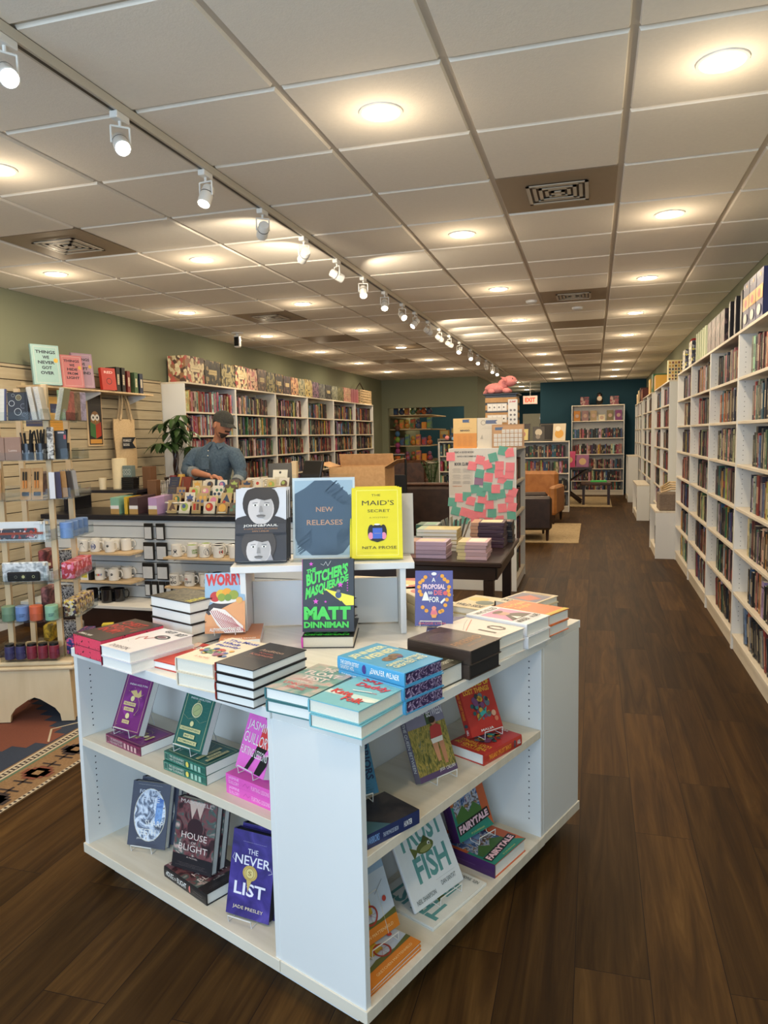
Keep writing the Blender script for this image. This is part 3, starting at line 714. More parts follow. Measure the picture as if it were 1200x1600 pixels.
def a_back2(P):
    P.rect(.06, .3, .94, .85, (96, 92, 116)); P.poly([(.2, .4), (.7, .34), (.85, .6), (.4, .74)], (182, 82, 52)); P.text('HOLLOW', .1, .08, .9, .24, BLK, .03); P.rect(.1, .88, .9, .95, (176, 150, 110))
def a_red(P):
    m = noisemat('dark_red_black_art', [(.35, (44, 28, 26)), (.55, (66, 34, 30)), (.66, (186, 52, 44)), (.72, (50, 30, 28))], 13, .35, 6, 2)
    P.rect(0, 0, 1, 1, (46, 38, 34)); P.rect(.35, .3, .9, .95, m)
    P.text('ROT', .1, .5, .55, .66, (190, 44, 44), .03); P.text('IN MY', .12, .32, .75, .48, (190, 44, 44), .03); P.text('CHEST', .1, .7, .8, .86, (190, 44, 44), .02); P.text('EMMA CARR', .08, .05, .5, .11, WHT, .01)
def a_squig(P):
    P.ring(.62, .68, .2, .07, BLK, rv=.09); P.disc(.6, .68, .12, (120, 80, 90), .045); P.line([(.5, .62), (.38, .5), (.3, .6), (.2, .52), (.26, .42)], .024, (196, 52, 50)); P.line([(.26, .42), (.14, .36), (.3, .3), (.12, .25)], .0018, BLK); P.text('ROT', .7, .82, .95, .94, BLK, .02); P.text('GUT', .3, .86, .6, .95, BLK, .02); art_lines(P, .35, .75, .2, .42, 5, (150, 140, 150), .0015); P.text('DODSON', .2, .05, .75, .13, (96, 84, 96), .0)
def a_redpb(P):
    m = voro('red_collage', [(206, 64, 44), (188, 48, 40), (120, 34, 32), (222, 196, 180), (196, 92, 60)], 34); P.rect(0, .3, 1, 1, m); P.rect(.0, .0, 1, .3, (206, 66, 40)); art_lines(P, .1, .8, .05, .25, 4, (90, 30, 26), .005); P.text('HUNTED', .1, .7, .9, .84, WHT, .02)
def a_tall(P):
    m = noisemat('olive_leaf_art', [(.42, (34, 34, 30)), (.5, (60, 60, 48)), (.56, (120, 116, 88)), (.6, (44, 44, 36))], 22, .35, 6, 2.5); P.rect(.05, .05, .95, .8, m); P.text('SUNRISE', .06, .82, .94, .95, (206, 200, 40), .03)
def a_worry(P):
    P.rect(0, 0, 1, 1, (150, 182, 206)); P.rect(0, .0, 1, .12, (222, 150, 92)); P.text('WORRY', .02, .78, .98, .985, (206, 54, 52), .05)
    P.poly([(.0, .12), (0, .38), (.25, .44), (.6, .5), (1, .52), (1, .12)], (226, 160, 104)); P.poly([(.0, .36), (.1, .46), (.35, .55), (.7, .52), (.95, .56), (.6, .46), (.3, .36), (.1, .3)], (60, 48, 46))
    P.disc(.48, .55, .36, (232, 228, 220), .07, a0=180, a1=360); P.disc(.26, .60, .13, (192, 52, 44)); P.disc(.4, .64, .12, (226, 180, 48)); P.disc(.55, .66, .12, (232, 160, 40)); P.disc(.72, .62, .12, (150, 160, 52)); P.disc(.42, .585, .1, (140, 158, 50)); P.disc(.58, .58, .09, (120, 150, 60)); P.disc(.86, .53, .08, (226, 172, 90))
    P.poly([(.12, .36), (.22, .42), (.5, .38), (.95, .10), (.95, 0), (.5, 0), (.3, .14)], (236, 226, 218))
    for i in range(11): P.line([(.15+.05*i, .375-.018*max(0, i-3)), (.24+.055*i, .27-.014*i), (.36+.06*i, .16-.012*i), (.52+.05*i, .02)], .016, (170, 36, 52), False)
    P.l += 1; P.text('ALEXANDRA TANNER', .12, .03, .9, .085, WHT, .02)
def a_prop(P):
    r = random.Random(5)
    for i in range(46):
        a = r.uniform(0, 2*PI); u, v = .5+.4*math.cos(a), .52+.36*math.sin(a); P.line([(u, v), (u+r.uniform(-.07, .07), v+r.uniform(-.05, .05))], .002, (70, 130, 150), False)
    P.l += 1
    for u, v in ((.2, .82), (.27, .88), (.13, .78), (.78, .84), (.72, .9), (.86, .8), (.12, .62), (.16, .56), (.88, .63), (.9, .56), (.84, .47), (.2, .33), (.3, .27), (.8, .37), (.72, .27), (.66, .25), (.1, .7), (.9, .7)):
        P.disc(u, v, .052, (232, 160, 48), step=False)
    P.l += 1; P.disc(.5, .94, .07, WHT, .03); P.line([(.35, .95), (.45, .86)], .004, (226, 110, 100)); P.line([(.65, .95), (.55, .86)], .004, (226, 110, 100))
    P.text('A', .44, .79, .54, .87, WHT, .01); P.text('PROPOSAL', .2, .66, .8, .75, (244, 214, 220), .03); P.text('to', .34, .565, .46, .625, WHT, .02); P.text('DIE', .5, .55, .72, .64, (226, 110, 120), .03); P.text('FOR', .38, .42, .64, .52, WHT, .02)
    P.poly([(.18, .45), (.24, .58), (.28, .62), (.32, .58), (.38, .45)], WHT); P.disc(.8, .585, .06, (222, 96, 96)); P.poly([(.66, .42), (.78, .5), (.8, .46), (.7, .39)], WHT); P.poly([(.4, .2), (.6, .2), (.56, .28), (.44, .28)], (226, 120, 130)); P.disc(.5, .31, .06, (240, 150, 130)); P.poly([(.42, .2), (.58, .2), (.55, .14), (.45, .14)], (236, 160, 80)); P.text('MAGGIE LYNN', .1, .02, .8, .06, (226, 110, 120), .01)
def face(P, cu, cv, s, hair, g=(204, 200, 200)):   # a generic grey portrait
    sh = tuple(int(x*.72) for x in g); dk = (44, 44, 50)
    P.disc(cu, cv+.03*s, .26*s, hair, .2*s, n=26); P.disc(cu, cv-.03*s, .185*s, g, .155*s, n=26); P.disc(cu+.07*s, cv-.02*s, .10*s, tuple(int(x*.88) for x in g), .12*s)
    P.poly([(cu-.2*s, cv+.02*s), (cu-.22*s, cv+.14*s), (cu, cv+.19*s), (cu+.22*s, cv+.14*s), (cu+.2*s, cv+.0*s), (cu+.15*s, cv+.07*s), (cu+.05*s, cv+.055*s), (cu-.06*s, cv+.075*s), (cu-.15*s, cv+.055*s)], hair)
    for k in (-1, 1):
        P.line([(cu+k*.12*s, cv+.03*s), (cu+k*.045*s, cv+.035*s)], .006*s, dk); P.disc(cu+k*.08*s, cv+.008*s, .034*s, WHT, .011*s); P.disc(cu+k*.08*s, cv+.008*s, .014*s, dk)
    P.poly([(cu-.012*s, cv), (cu-.03*s, cv-.06*s), (cu+.03*s, cv-.06*s), (cu+.012*s, cv)], sh); P.disc(cu, cv-.098*s, .065*s, tuple(int(x*.5) for x in g), .012*s); P.disc(cu, cv-.11*s, .05*s, tuple(int(x*.66) for x in g), .008*s)
def a_duo(P):
    P.rect(0, .56, 1, 1, (206, 210, 218)); P.rect(0, 0, 1, .56, (54, 56, 64)); P.disc(.45, .47, .62, (44, 46, 54), .17, n=30)
    face(P, .5, .755, 1.4, (34, 34, 40)); P.rect(0, .36, 1, .5, (54, 56, 64))
    face(P, .46, .18, 1.3, (70, 66, 66)); P.rect(0, .375, 1, .50, (54, 56, 64)); P.text('JOHN&PAUL', .16, .455, .84, .495, WHT, .01); P.text('A LOVE STORY IN SONGS', .17, .425, .83, .443, (176, 130, 90)); P.text('IAN LESLIE', .34, .392, .66, .41, (196, 140, 90), .0); P.poly([(.62, .0), (.75, .0), (.7, .09)], (150, 150, 156))
def s_duo(P): P.rect(0, 0, .42, 1, (226, 140, 50)); P.rect(.42, 0, .6, 1, (40, 42, 48)); P.rect(.6, 0, 1, 1, (206, 208, 212))
def a_maid(P):
    P.frame(.08, .035, .92, .965, .012, (244, 236, 120)); P.text('THE', .39, .875, .57, .905, (60, 56, 30)); P.text("MAID'S", .2, .745, .84, .815, (40, 38, 30), .0); P.text('SECRET', .31, .645, .76, .685, (60, 56, 30)); P.text('A MYSTERY', .34, .56, .72, .58, (150, 140, 40))
    P.disc(.5, .35, .16, BLK, .12, n=22); P.disc(.38, .36, .07, BLK, .11); P.disc(.62, .36, .07, BLK, .11); P.poly([(.36, .25), (.5, .22), (.64, .25), (.56, .29), (.44, .29)], BLK); P.disc(.37, .31, .05, (226, 140, 170), .05); P.disc(.63, .31, .05, (226, 140, 170), .05); P.poly([(.41, .27), (.6, .27), (.6, .42), (.41, .42)], (60, 100, 196)); P.line([(.44, .345), (.57, .345)], .004, (226, 200, 90)); P.disc(.5, .47, .06, WHT, .012)
    P.text('NITA PROSE', .2, .125, .88, .165, (44, 42, 30), .0); art_lines(P, .22, .88, .065, .09, 1, (120, 110, 30), .002)
def a_butch(P):
    Gn = (66, 208, 70); pk = (222, 70, 196)
    P.text('THE', 0, 0, 0, 0, Gn, .05, q=[(.08, .79), (.26, .825), (.26, .885), (.08, .85)])
    P.text("BUTCHER'S", 0, 0, 0, 0, Gn, .05, q=[(.08, .62), (.88, .79), (.9, .95), (.07, .79)])
    P.text('MASQUERADE', 0, 0, 0, 0, Gn, .05, q=[(.05, .41), (.9, .68), (.9, .79), (.07, .60)])
    P.poly([(.42, .59), (1, .48), (1, .36), (.85, .355)], (240, 226, 50)); P.poly([(.56, .38), (.62, .42), (.68, .4), (.76, .42), (.84, .355), (.56, .355)], BLK)
    P.disc(.70, .5, .06, (54, 70, 110), .045); P.disc(.7, .555, .04, (120, 110, 110), .02)
    for u, v, s in ((.17, .93, .045), (.74, .64, .06), (.26, .415, .06), (.45, .41, .03), (.4, .52, .02), (.6, .61, .02)): P.star(u, v, s, pk if s > .02 else (226, 200, 90))
    for i in range(5): P.star(.88, .70-.035*i, .018, pk)
    P.text('MATT', .03, .165, .94, .345, Gn, .06); P.text('DINNIMAN', .03, .055, .9, .14, Gn, .05); art_lines(P, .2, .75, .02, .04, 1, pk, .002); P.line([(.36, .93), (.42, .91), (.46, .96), (.5, .9), (.56, .97)], .005, WHT)
def s_butch(P): P.rect(0, 0, 1, 1, (216, 62, 190)); P.text('THE BUTCHERS MASQUERADE', .1, .3, .9, .7, BLK, .02)
def banners(P, c, tc, rows):
    for (t, a, b, v) in rows: P.rect(a, v-.03, b, v+.03, c); P.text(t, a+.04, v-.014, b-.04, v+.014, tc, .01)
def a_purple(P):
    P.rect(.04, .025, .96, .975, (120, 40, 112)); g = (206, 178, 120); P.frame(.07, .04, .93, .96, .01, g); art_lines(P, .25, .8, .86, .91, 3, (190, 150, 180), .0015); P.text('INDIA HOLTON', .2, .79, .85, .82, WHT)
    m = noisemat('violet_glow', [(.35, (96, 30, 96)), (.65, (146, 56, 140))], 16, .35); P.disc(.5, .5, .38, m, .26); P.poly([(.3, .68), (.5, .72), (.58, .66), (.66, .74), (.72, .64), (.82, .68), (.66, .6), (.5, .6)], g)
    P.line([(.6, .62), (.72, .52), (.74, .4), (.64, .3)], .007, g); P.disc(.45, .565, .07, (226, 210, 150)); banners(P, (214, 192, 132), (120, 60, 110), [('FIELD GUIDE', .18, .62, .47), ('GUIDE TO', .24, .6, .38), ('LOVE', .3, .56, .17)]); P.disc(.44, .27, .07, (226, 210, 150))
    for i in range(12): P.disc(.15+.06*i, .1+((i*29) % 80)/100, .009, g, step=False)
def s_purple(P): P.rect(0, .06, 1, .94, (146, 56, 92)); P.frame(.02, .15, .1, .85, .004, (222, 196, 190)); P.text("THE ORNITHOLOGISTS", .14, .55, .5, .82, (236, 214, 210), .0); P.text('FIELD GUIDE TO LOVE', .14, .2, .5, .46, (236, 214, 210), .0); [P.rect(.54+.1*i, .2, .6+.1*i, .8, (206, 160, 160)) for i in range(4)]
def a_green(P):
    g = (206, 200, 150); P.rect(.04, .025, .96, .975, (40, 98, 88)); P.frame(.07, .04, .93, .96, .01, g); art_lines(P, .25, .8, .86, .91, 3, (150, 190, 170), .0015); P.text('INDIA HOLTON', .2, .78, .85, .81, WHT)
    for i in range(20):
        a = 2*PI*i/20; P.line([(.5+.2*math.cos(a), .62+.14*math.sin(a)), (.5+.36*math.cos(a), .62+.25*math.sin(a))], .0014, (110, 160, 130), False)
    P.l += 1; P.ring(.5, .62, .17, .03, g); P.disc(.5, .62, .13, (170, 176, 120)); P.line([(.42, .58), (.58, .66)], .006, (40, 80, 70)); P.ring(.5, .745, .04, .012, g); P.line([(.1, .52), (.3, .46), (.5, .5), (.7, .44), (.9, .5)], .003, g)
    P.disc(.46, .4, .06, (220, 210, 150)); banners(P, (206, 196, 140), (60, 100, 80), [('GEOGRAPHERS', .12, .8, .31), ('MAP TO', .3, .66, .21), ('ROMANCE', .16, .78, .12)])
def s_green(P): P.rect(0, .06, 1, .94, (54, 124, 104)); P.frame(.02, .15, .1, .85, .004, (190, 214, 190)); P.text("THE GEOGRAPHER'S", .14, .55, .5, .82, (226, 232, 214), .0); P.text('MAP TO ROMANCE', .14, .2, .5, .46, (226, 232, 214), .0); P.disc(.58, .5, .035, (226, 206, 100), .3); [P.rect(.66+.09*i, .2, .72+.09*i, .8, (150, 190, 170)) for i in range(3)]
def a_jas(P):
    art_lines(P, .08, .34, .8, .93, 6, (90, 20, 70), .0018); P.poly([(.42, 1), (1, 1), (1, .82), (.8, .78), (.66, .82), (.5, .9)], BLK); P.poly([(.6, .97), (.78, .99), (.84, .9), (.7, .84)], (232, 110, 200)); P.poly([(.55, .42), (1, .42), (1, .7), (.8, .76), (.6, .7)], (222, 66, 66)); P.poly([(.3, .02), (.5, .3), (.55, .42), (.9, .42), (.8, .3), (.62, .3), (.42, .02)], BLK); P.poly([(.66, .02), (.8, .3), (1, .34), (1, .2), (.86, .02)], BLK)
    P.text('JASMINE', .08, .6, .98, .77, WHT, .0); P.text('GUILLORY', .05, .42, .98, .58, WHT, .0); P.text('FLIRTING LESSONS', .05, .24, .98, .36, WHT, .0)
def s_jas(P): P.text('JASMINE', .06, .52, .28, .86, (250, 200, 236), .0); P.text('GUILLORY', .06, .12, .28, .46, (250, 200, 236), .0); P.line([(.36, .3), (.42, .7), (.46, .35), (.5, .6)], .003, (130, 20, 90)); P.text('FLIRTING LESSONS', .54, .3, .9, .7, (250, 200, 236), .0)
def a_teeth(P):
    m = noisemat('white_ghostly_art', [(.3, (40, 42, 52)), (.44, (110, 120, 140)), (.52, (196, 206, 222)), (.62, (230, 234, 240)), (.74, (120, 96, 86))], 22, .3, 6, 1.8); P.disc(.52, .5, .42, (206, 198, 176), .41, n=30); P.disc(.52, .5, .405, m, .40, n=30); P.poly([(.66, .34), (.84, .4), (.86, .75), (.68, .8)], noisemat('blue_glow_art', [(.35, (60, 100, 170)), (.6, (130, 170, 220)), (.75, (50, 60, 80))], 40, .3))
    P.text('FOR THE', .2, .82, .75, .88, (200, 204, 214), .01); P.text('FATE', .3, .7, .75, .78, (200, 204, 214), .02); P.text('SHARP', .42, .33, .9, .42, WHT, .0); P.text('TEETH', .22, .19, .72, .28, WHT, .0); P.text('JENNI HOWELL', .24, .11, .72, .14, WHT, .0); art_lines(P, .15, .8, .95, .97, 1, WHT, .002)
def a_blight(P):
    m = noisemat('dark_forest_art', [(.28, (26, 22, 24)), (.42, (66, 44, 48)), (.52, (126, 74, 76)), (.6, (60, 92, 86)), (.7, (206, 170, 160)), (.82, (60, 34, 40))], 20, .3, 7, 1.4); P.rect(0, .1, 1, 1, m); P.disc(.5, .6, .2, (52, 28, 34), .14); P.poly([(.3, .98), (.7, .98), (.6, .74), (.5, .9), (.4, .72)], (206, 176, 160)); P.rect(0, 0, 1, .2, (30, 26, 30))
    P.text('MAXWELL', .08, .93, .9, .985, (206, 190, 180), .0); P.text('HOUSE', .18, .44, .82, .53, (226, 206, 196), .0); P.text('OF', .44, .375, .56, .41, (226, 206, 196), .0); P.text('BLIGHT', .14, .27, .86, .36, (226, 206, 196), .0); P.text('A NOVEL', .36, .17, .64, .19, (214, 190, 180)); art_lines(P, .1, .9, .04, .1, 3, (160, 140, 136), .0015)
def s_blight(P): P.text('HOUSE', .05, .3, .24, .75, WHT, .01); P.text('OF', .26, .35, .31, .6, WHT, .0); P.text('BLIGHT', .33, .3, .55, .75, WHT, .01); P.disc(.63, .5, .02, (206, 120, 110), .3); art_lines(P, .7, .95, .3, .7, 2, (140, 130, 130), .003)
def a_never(P):
    m = noisemat('indigo_smoke', [(.3, (36, 28, 84)), (.55, (64, 50, 130)), (.75, (86, 72, 156))], 14, .35, 6, 1); P.rect(0, 0, 1, 1, m); c = (232, 228, 236)
    art_lines(P, .25, .8, .865, .885, 1, c, .0018); P.text('THE', .38, .74, .62, .80, c, .0); P.text('NEVER', .1, .605, .92, .715, c, .01); P.text('LIST', .14, .25, .86, .40, c, .02); P.line([(.08, .72), (.04, .66), (.12, .62)], .006, c); P.line([(.92, .64), (.98, .58), (.9, .56)], .006, c)
    P.disc(.48, .52, .17, (196, 164, 84), .09, n=26); P.disc(.48, .52, .12, (222, 200, 130), .065); P.ring(.48, .52, .10, .012, (150, 120, 50)); P.text('S', .44, .495, .52, .545, (150, 120, 50), .01); P.poly([(.42, .44), (.54, .44), (.5, .38), (.47, .3), (.44, .38)], (206, 176, 100)); P.text('JADE PRESLEY', .16, .08, .86, .13, (230, 214, 180), .0)
def a_warr(P):
    P.rect(0, 0, 1, 1, (60, 120, 152)); P.disc(.4, .7, .3, (40, 84, 110), .2); P.text('WARRIORS', 0, 0, 0, 0, (24, 44, 84), .03, q=[(.78, .95), (.78, .2), (.96, .2), (.96, .95)]); art_lines(P, .2, .9, .05, .16, 3, (30, 56, 80), .004)
def a_warrflat(P): P.rect(.0, .3, 1, 1, (74, 110, 120)); m = noisemat('dark_rock_art', [(.4, (36, 34, 40)), (.7, (66, 60, 60))], 18, .35); P.poly([(0, 0), (1, 0), (1, .6), (.5, .75), (0, .5)], m)
def s_warr(P): P.rect(0, 0, 1, 1, (36, 48, 88)); P.text('WARRIORS', .08, .3, .3, .8, (120, 160, 210), .02); P.text('THE PROPHECIES BEGIN', .36, .35, .62, .65, (190, 200, 214), .0); P.text('HUNTER', .72, .3, .86, .7, WHT, .01)
def a_between(P):
    m = noisemat('meadow_art', [(.3, (60, 70, 40)), (.45, (120, 112, 52)), (.55, (176, 150, 76)), (.66, (80, 92, 60)), (.78, (176, 168, 150))], 30, .4, 6, 1.6, stretch=(3, 1, 1)); P.rect(0, .08, 1, .74, m); P.rect(0, .74, 1, 1, (126, 120, 140)); P.rect(0, 0, 1, .08, (92, 70, 104)); P.poly([(.5, .74), (.62, .74), (.66, .9), (.5, .9)], (60, 80, 50))
    P.text('QUEEN', .14, .88, .5, .96, (216, 208, 214), .01); P.text('BETWEEN', .55, .84, .98, .96, (222, 216, 222), .01); P.disc(.68, .76, .07, (184, 130, 96), .05); P.disc(.66, .79, .085, (40, 28, 26), .05); P.poly([(.5, .52), (.82, .52), (.84, .68), (.72, .72), (.56, .7)], (178, 56, 56)); P.poly([(.5, .52), (.56, .2), (.64, .2), (.66, .5)], (196, 136, 100)); P.poly([(.68, .5), (.72, .14), (.8, .14), (.82, .52)], (186, 126, 92)); P.poly([(.5, .53), (.82, .53), (.8, .46), (.52, .46)], (222, 214, 200)); P.text('JESS', .52, .05, .66, .1, WHT); P.text('CALLAN', .7, .05, .94, .1, WHT)
def s_between(P): P.text('THE QUEEN BETWEEN', .15, .2, .85, .8, WHT, .0)
def a_lost(P):
    P.rect(0, 0, 1, 1, (184, 50, 44)); P.text('BEYOND', .2, .9, .7, .95, (236, 176, 60), .01); P.text('THE LAND OF', .08, .81, .94, .89, (236, 196, 60), .03); P.text('LOST THINGS', .08, .7, .9, .79, (236, 176, 60), .03)
    r = random.Random(4)
    for i in range(40):
        a = r.uniform(0, 2*PI); q = r.uniform(0, 1)**.5; P.disc(.5+.27*q*math.cos(a), .45+.2*q*math.sin(a), r.uniform(.03, .08), r.choice([(60, 130, 130), (50, 54, 60), (96, 110, 116), (206, 160, 60), (120, 70, 110), (40, 90, 90)]), step=(i % 5 == 0))
    P.poly([(.3, .24), (.6, .34), (.66, .44), (.56, .4), (.36, .34)], (60, 170, 160)); P.disc(.82, .3, .07, (206, 160, 130)); P.disc(.86, .2, .06, (206, 120, 90)); P.text('MALIA', .3, .05, .7, .09, WHT, .02)
def s_lost(P): P.rect(0, 0, 1, 1, (190, 50, 40)); P.text('THE LAND OF LOST THINGS', .12, .3, .7, .75, (236, 150, 50), .03); P.disc(.8, .5, .03, (60, 80, 90), .35); P.text('HILL', .87, .3, .96, .7, WHT, .03)
def a_fairy(P):
    P.rect(0, 0, 1, 1, (196, 92, 48)); P.poly([(0, 0), (.0, .45), (.75, .28), (1, .0)], (40, 132, 112)); P.rect(.06, .3, .78, .94, noisemat('crowd_comic_art', [(.3, (30, 34, 60)), (.44, (70, 100, 150)), (.52, (196, 196, 206)), (.6, (60, 50, 60)), (.7, (206, 150, 80)), (.8, (160, 44, 50))], 40, .35, 6, 1.2)); P.disc(.42, .6, .2, (120, 150, 190), .1); P.line([(.42, .86), (.44, .42)], .012, (150, 30, 46))
    P.poly([(.06, .3), (.3, .42), (.42, .3), (.6, .4), (.78, .3), (.78, .22), (.06, .22)], (70, 110, 50)); P.poly([(.02, .2), (.94, .26), (.96, .135), (.04, .07)], BLK); P.text('FAIRYTALE', 0, 0, 0, 0, (240, 196, 206), .05, q=[(.06, .085), (.92, .15), (.91, .235), (.06, .185)]); P.text('BY JOE BRENNAN', .34, .02, .72, .05, (206, 214, 120), .0)
def s_fairy(P): P.rect(0, 0, 1, 1, (66, 30, 84)); art_lines(P, .3, .7, .3, .6, 1, (120, 90, 140), .003)
def a_trust(P):
    tl = (92, 150, 146); P.text('TRUST', 0, 0, 0, 0, tl, .03, q=[(.05, .6), (.95, .6), (.95, .9), (.05, .9)]); P.text('FISH', .22, .22, .88, .5, tl, .03)
    P.disc(.52, .55, .17, (96, 104, 50), .065); P.poly([(.38, .55), (.24, .62), (.27, .48)], (96, 104, 50)); P.poly([(.45, .6), (.55, .67), (.64, .6)], (74, 84, 40)); P.disc(.6, .565, .03, WHT); P.disc(.605, .565, .014, BLK); P.disc(.52, .53, .12, (150, 150, 90), .03)
    P.text('NEIL SHARPSON', .06, .05, .44, .1, (80, 90, 86)); P.text('DAN SANTAT', .58, .09, .88, .14, (80, 90, 86)); art_lines(P, .5, .9, .165, .185, 1, (150, 160, 156), .002)
def s_trust(P): P.rect(0, 0, 1, 1, (44, 48, 50)); P.text("DON'T TRUST FISH", .4, .3, .62, .75, WHT, .02); P.text('SHARPSON', .75, .3, .9, .7, WHT, .01)
def a_cart(P):
    P.rect(0, .14, 1, 1, (196, 206, 220)); P.rect(0, .6, 1, 1, (150, 178, 206)); P.disc(.35, .93, .2, (96, 136, 180), .05); P.rect(0, 0, 1, .13, (216, 128, 40)); P.text('GRETCHEN MATTENHELD', .2, .045, .9, .075, (244, 214, 160), .0)
    P.poly([(0, .13), (1, .13), (1, .19), (.7, .16), (.4, .2), (.1, .16), (0, .19)], (96, 100, 50)); P.poly([(.2, .25), (.62, .25), (.62, .4), (.2, .38)], (206, 172, 60)); P.ring(.58, .24, .12, .025, (170, 60, 50)); [P.line([(.58-.1*math.cos(a), .24-.07*math.sin(a)), (.58+.1*math.cos(a), .24+.07*math.sin(a))], .003, (170, 60, 50), False) for a in (0, .8, 1.6, 2.4)]
    P.l += 1; P.poly([(.42, .5), (.62, .5), (.62, .65), (.42, .65)], (222, 190, 60)); P.poly([(.38, .65), (.66, .65), (.52, .74)], (110, 120, 130)); P.line([(.45, .4), (.48, .5)], .004, (90, 90, 80)); P.line([(.6, .4), (.57, .5)], .004, (90, 90, 80)); P.line([(.56, .74), (.72, .85)], .008, (110, 124, 140)); P.line([(.72, .4), (.9, .5)], .006, (96, 110, 120)); P.disc(.2, .48, .05, (80, 120, 60)); P.disc(.12, .3, .05, (80, 120, 60)); P.disc(.85, .32, .035, (196, 70, 60)); P.disc(.14, .2, .04, (206, 60, 60)); P.line([(.3, .36), (.25, .5), (.15, .52)], .003, (70, 84, 60))
E1a = TH   # reading direction of the left face; the right face reads at TH + 90
RGT = TH+90
M_PINKEDGE = noisemat('pink_sprayed_edges', [(.35, (222, 66, 92)), (.62, (226, 72, 98)), (.68, (60, 20, 30))], 90, .6)
M_PURPEDGE = noisemat('purple_patterned_edges', [(.42, (44, 24, 66)), (.5, (70, 40, 92)), (.56, (206, 186, 214)), (.6, (60, 34, 80))], 55, .6, 2, 2)
M_BLKEDGE = mat('black_page_edges', (26, 24, 28), .6)
TOP = 'on the white display island'
stack('dark book with pink sprayed edges', 'at the left corner of the island', 2, -1.52, 2.045, IT, -22, .165, .232, .035, (46, 38, 34), a_red, spinecol=(150, 34, 44), pages=M_PINKEDGE, hard=False)
stack('white hardcover with red squiggle', 'beside the pink-edged pair', 2, -1.352, 1.958, IT, -21, .155, .235, .034, (226, 222, 224), a_squig, spinecol=(130, 20, 44))
stack('red collage paperback', 'lying alone between the squiggle pair and the cream books', 1, -1.225, 1.985, IT, -18, .135, .205, .024, (190, 52, 40), a_redpb, spinecol=(120, 30, 30), hard=True)
stack('thick cream hardcover with blue lettering', 'on the island edge', 2, -1.035, 1.862, IT, -16, .146, .228, .041, (226, 214, 190), a_family, pages=M_PAGE)
stack('black hardcover with small copper lettering', 'on the island edge', 4, -.866, 1.770, IT, -18, .138, .213, .026, (30, 28, 30), a_audition, spinecol=(140, 44, 34))
stack('hardcover in swirled teal and pink', 'near the front corner of the island', 2, -.700, 1.735, IT, -17, .146, .222, .031, (70, 120, 124), a_float)
stack('sky blue hardcover with red script', 'at the front corner of the island', 2, -.548, 1.655, IT, -20, .154, .210, .034, (120, 184, 196), a_sky, pages=M_PAGE)
stack('blue hardcover with cream lettering and patterned edges', 'behind the front corner', 3, -.517, 1.819, IT, RGT-4, .155, .236, .036, (74, 156, 200), a_weiner, spine=s_weiner, pages=M_PURPEDGE)
stack('thick dark olive hardcover', 'lying between the blue stack and the brown stack', 1, -.487, 1.975, IT, RGT-2, .145, .232, .054, (52, 52, 42), a_lauren, pages=M_PAGEW)
stack('dark brown hardcover with bronze lettering', 'on the island right edge', 2, -.397, 2.108, IT, RGT-2, .165, .225, .043, (62, 50, 44), a_fire, pages=M_BLKEDGE)
stack('cream hardcover with a large thin ten', 'on the island right edge', 2, -.345, 2.286, IT, RGT-4, .160, .228, .038, (222, 212, 202), a_ten, pages=M_PAGEW)
stack('white hardcover with a pink picture panel', 'on the island right edge', 2, -.276, 2.446, IT, RGT-3, .152, .236, .041, (228, 228, 230), a_murder, spine=s_murder, pages=M_PAGEW)
stack('orange hardcover with yellow script', 'at the far right corner of the island', 2, -.212, 2.600, IT, RGT-5, .140, .226, .037, (216, 116, 56), a_orange, pages=M_PAGEW)
stack('hardcover with yellow and green shapes', 'at the back right', 2, *G(.92, 1.135), IT, TH, .145, .21, .026, (206, 190, 150), a_back1, spinecol=(60, 50, 44))
stack('hardcover with slate and rust painting', 'at the back right edge', 3, *G(1.085, 1.215), IT, TH-4, .145, .215, .024, (214, 200, 172), a_back2, spinecol=(60, 50, 44))
stack('hardcover with black and olive leaf cover', 'behind the squiggle books', 4, *G(.232, .305), IT, TH-90, .150, .226, .038, (40, 40, 36), a_tall, spinecol=(34, 34, 30))
stack('picture-cover paperback lying flat', 'under the standing fruit-bowl paperback', 1, -1.17, 2.245, IT, 22, .136, .205, .028, (196, 130, 90), lambda P: (P.rect(0, 0, 1, .25, (206, 140, 96)), P.text('ALEXANDRA TANNER', .1, .03, .9, .1, WHT, .02)), hard=False)
standing('paperback standing with fruit bowl and striped swimsuit cover, left of the white riser', -1.268, 2.163, IT+.0285, 22, 19, .136, .208, .022, (150, 182, 206), art=a_worry, hard=False)
easel('small clear wire book easel under the standing fruit-bowl paperback', -1.236, 2.172, IT+.029, 22, .07, 19)
stack('violet flowered paperback lying flat', 'beneath its standing copy', 2, -.475, 2.375, IT, 10, .124, .184, .03, (72, 70, 120), None, hard=False)
standing('violet paperback standing with orange flowers and white lettering, right of the riser', -.562, 2.288, IT+.061, 10, 21, .125, .184, .022, (84, 86, 148), art=a_prop, hard=False)
easel('white wire book easel holding the violet flowered paperback', -.545, 2.29, IT+.0615, 10, .07, 21)
# books at the back half of the island seen through the riser
for k, (s, t, c, c2, nm) in enumerate(((.30, .86, (176, 52, 44), (214, 120, 60), 'red and orange'), (.44, 1.02, (206, 190, 160), (120, 60, 60), 'cream'), (.62, 1.08, (184, 66, 40), (226, 196, 120), 'rust red'), (.77, .99, (216, 206, 176), (190, 90, 70), 'pale yellow'), (.52, .82, (60, 44, 50), (140, 60, 60), 'dark plum'))):
    stack('%s patterned hardcover' % nm, 'on the island behind the riser', 3, *G(s, t), IT, TH+20*k, .14, .21, .034, c, (lambda c2: lambda P: (P.disc(.5, .55, .35, c2), P.disc(.35, .3, .2, WHT)))(c2), pages=M_PAGEW)

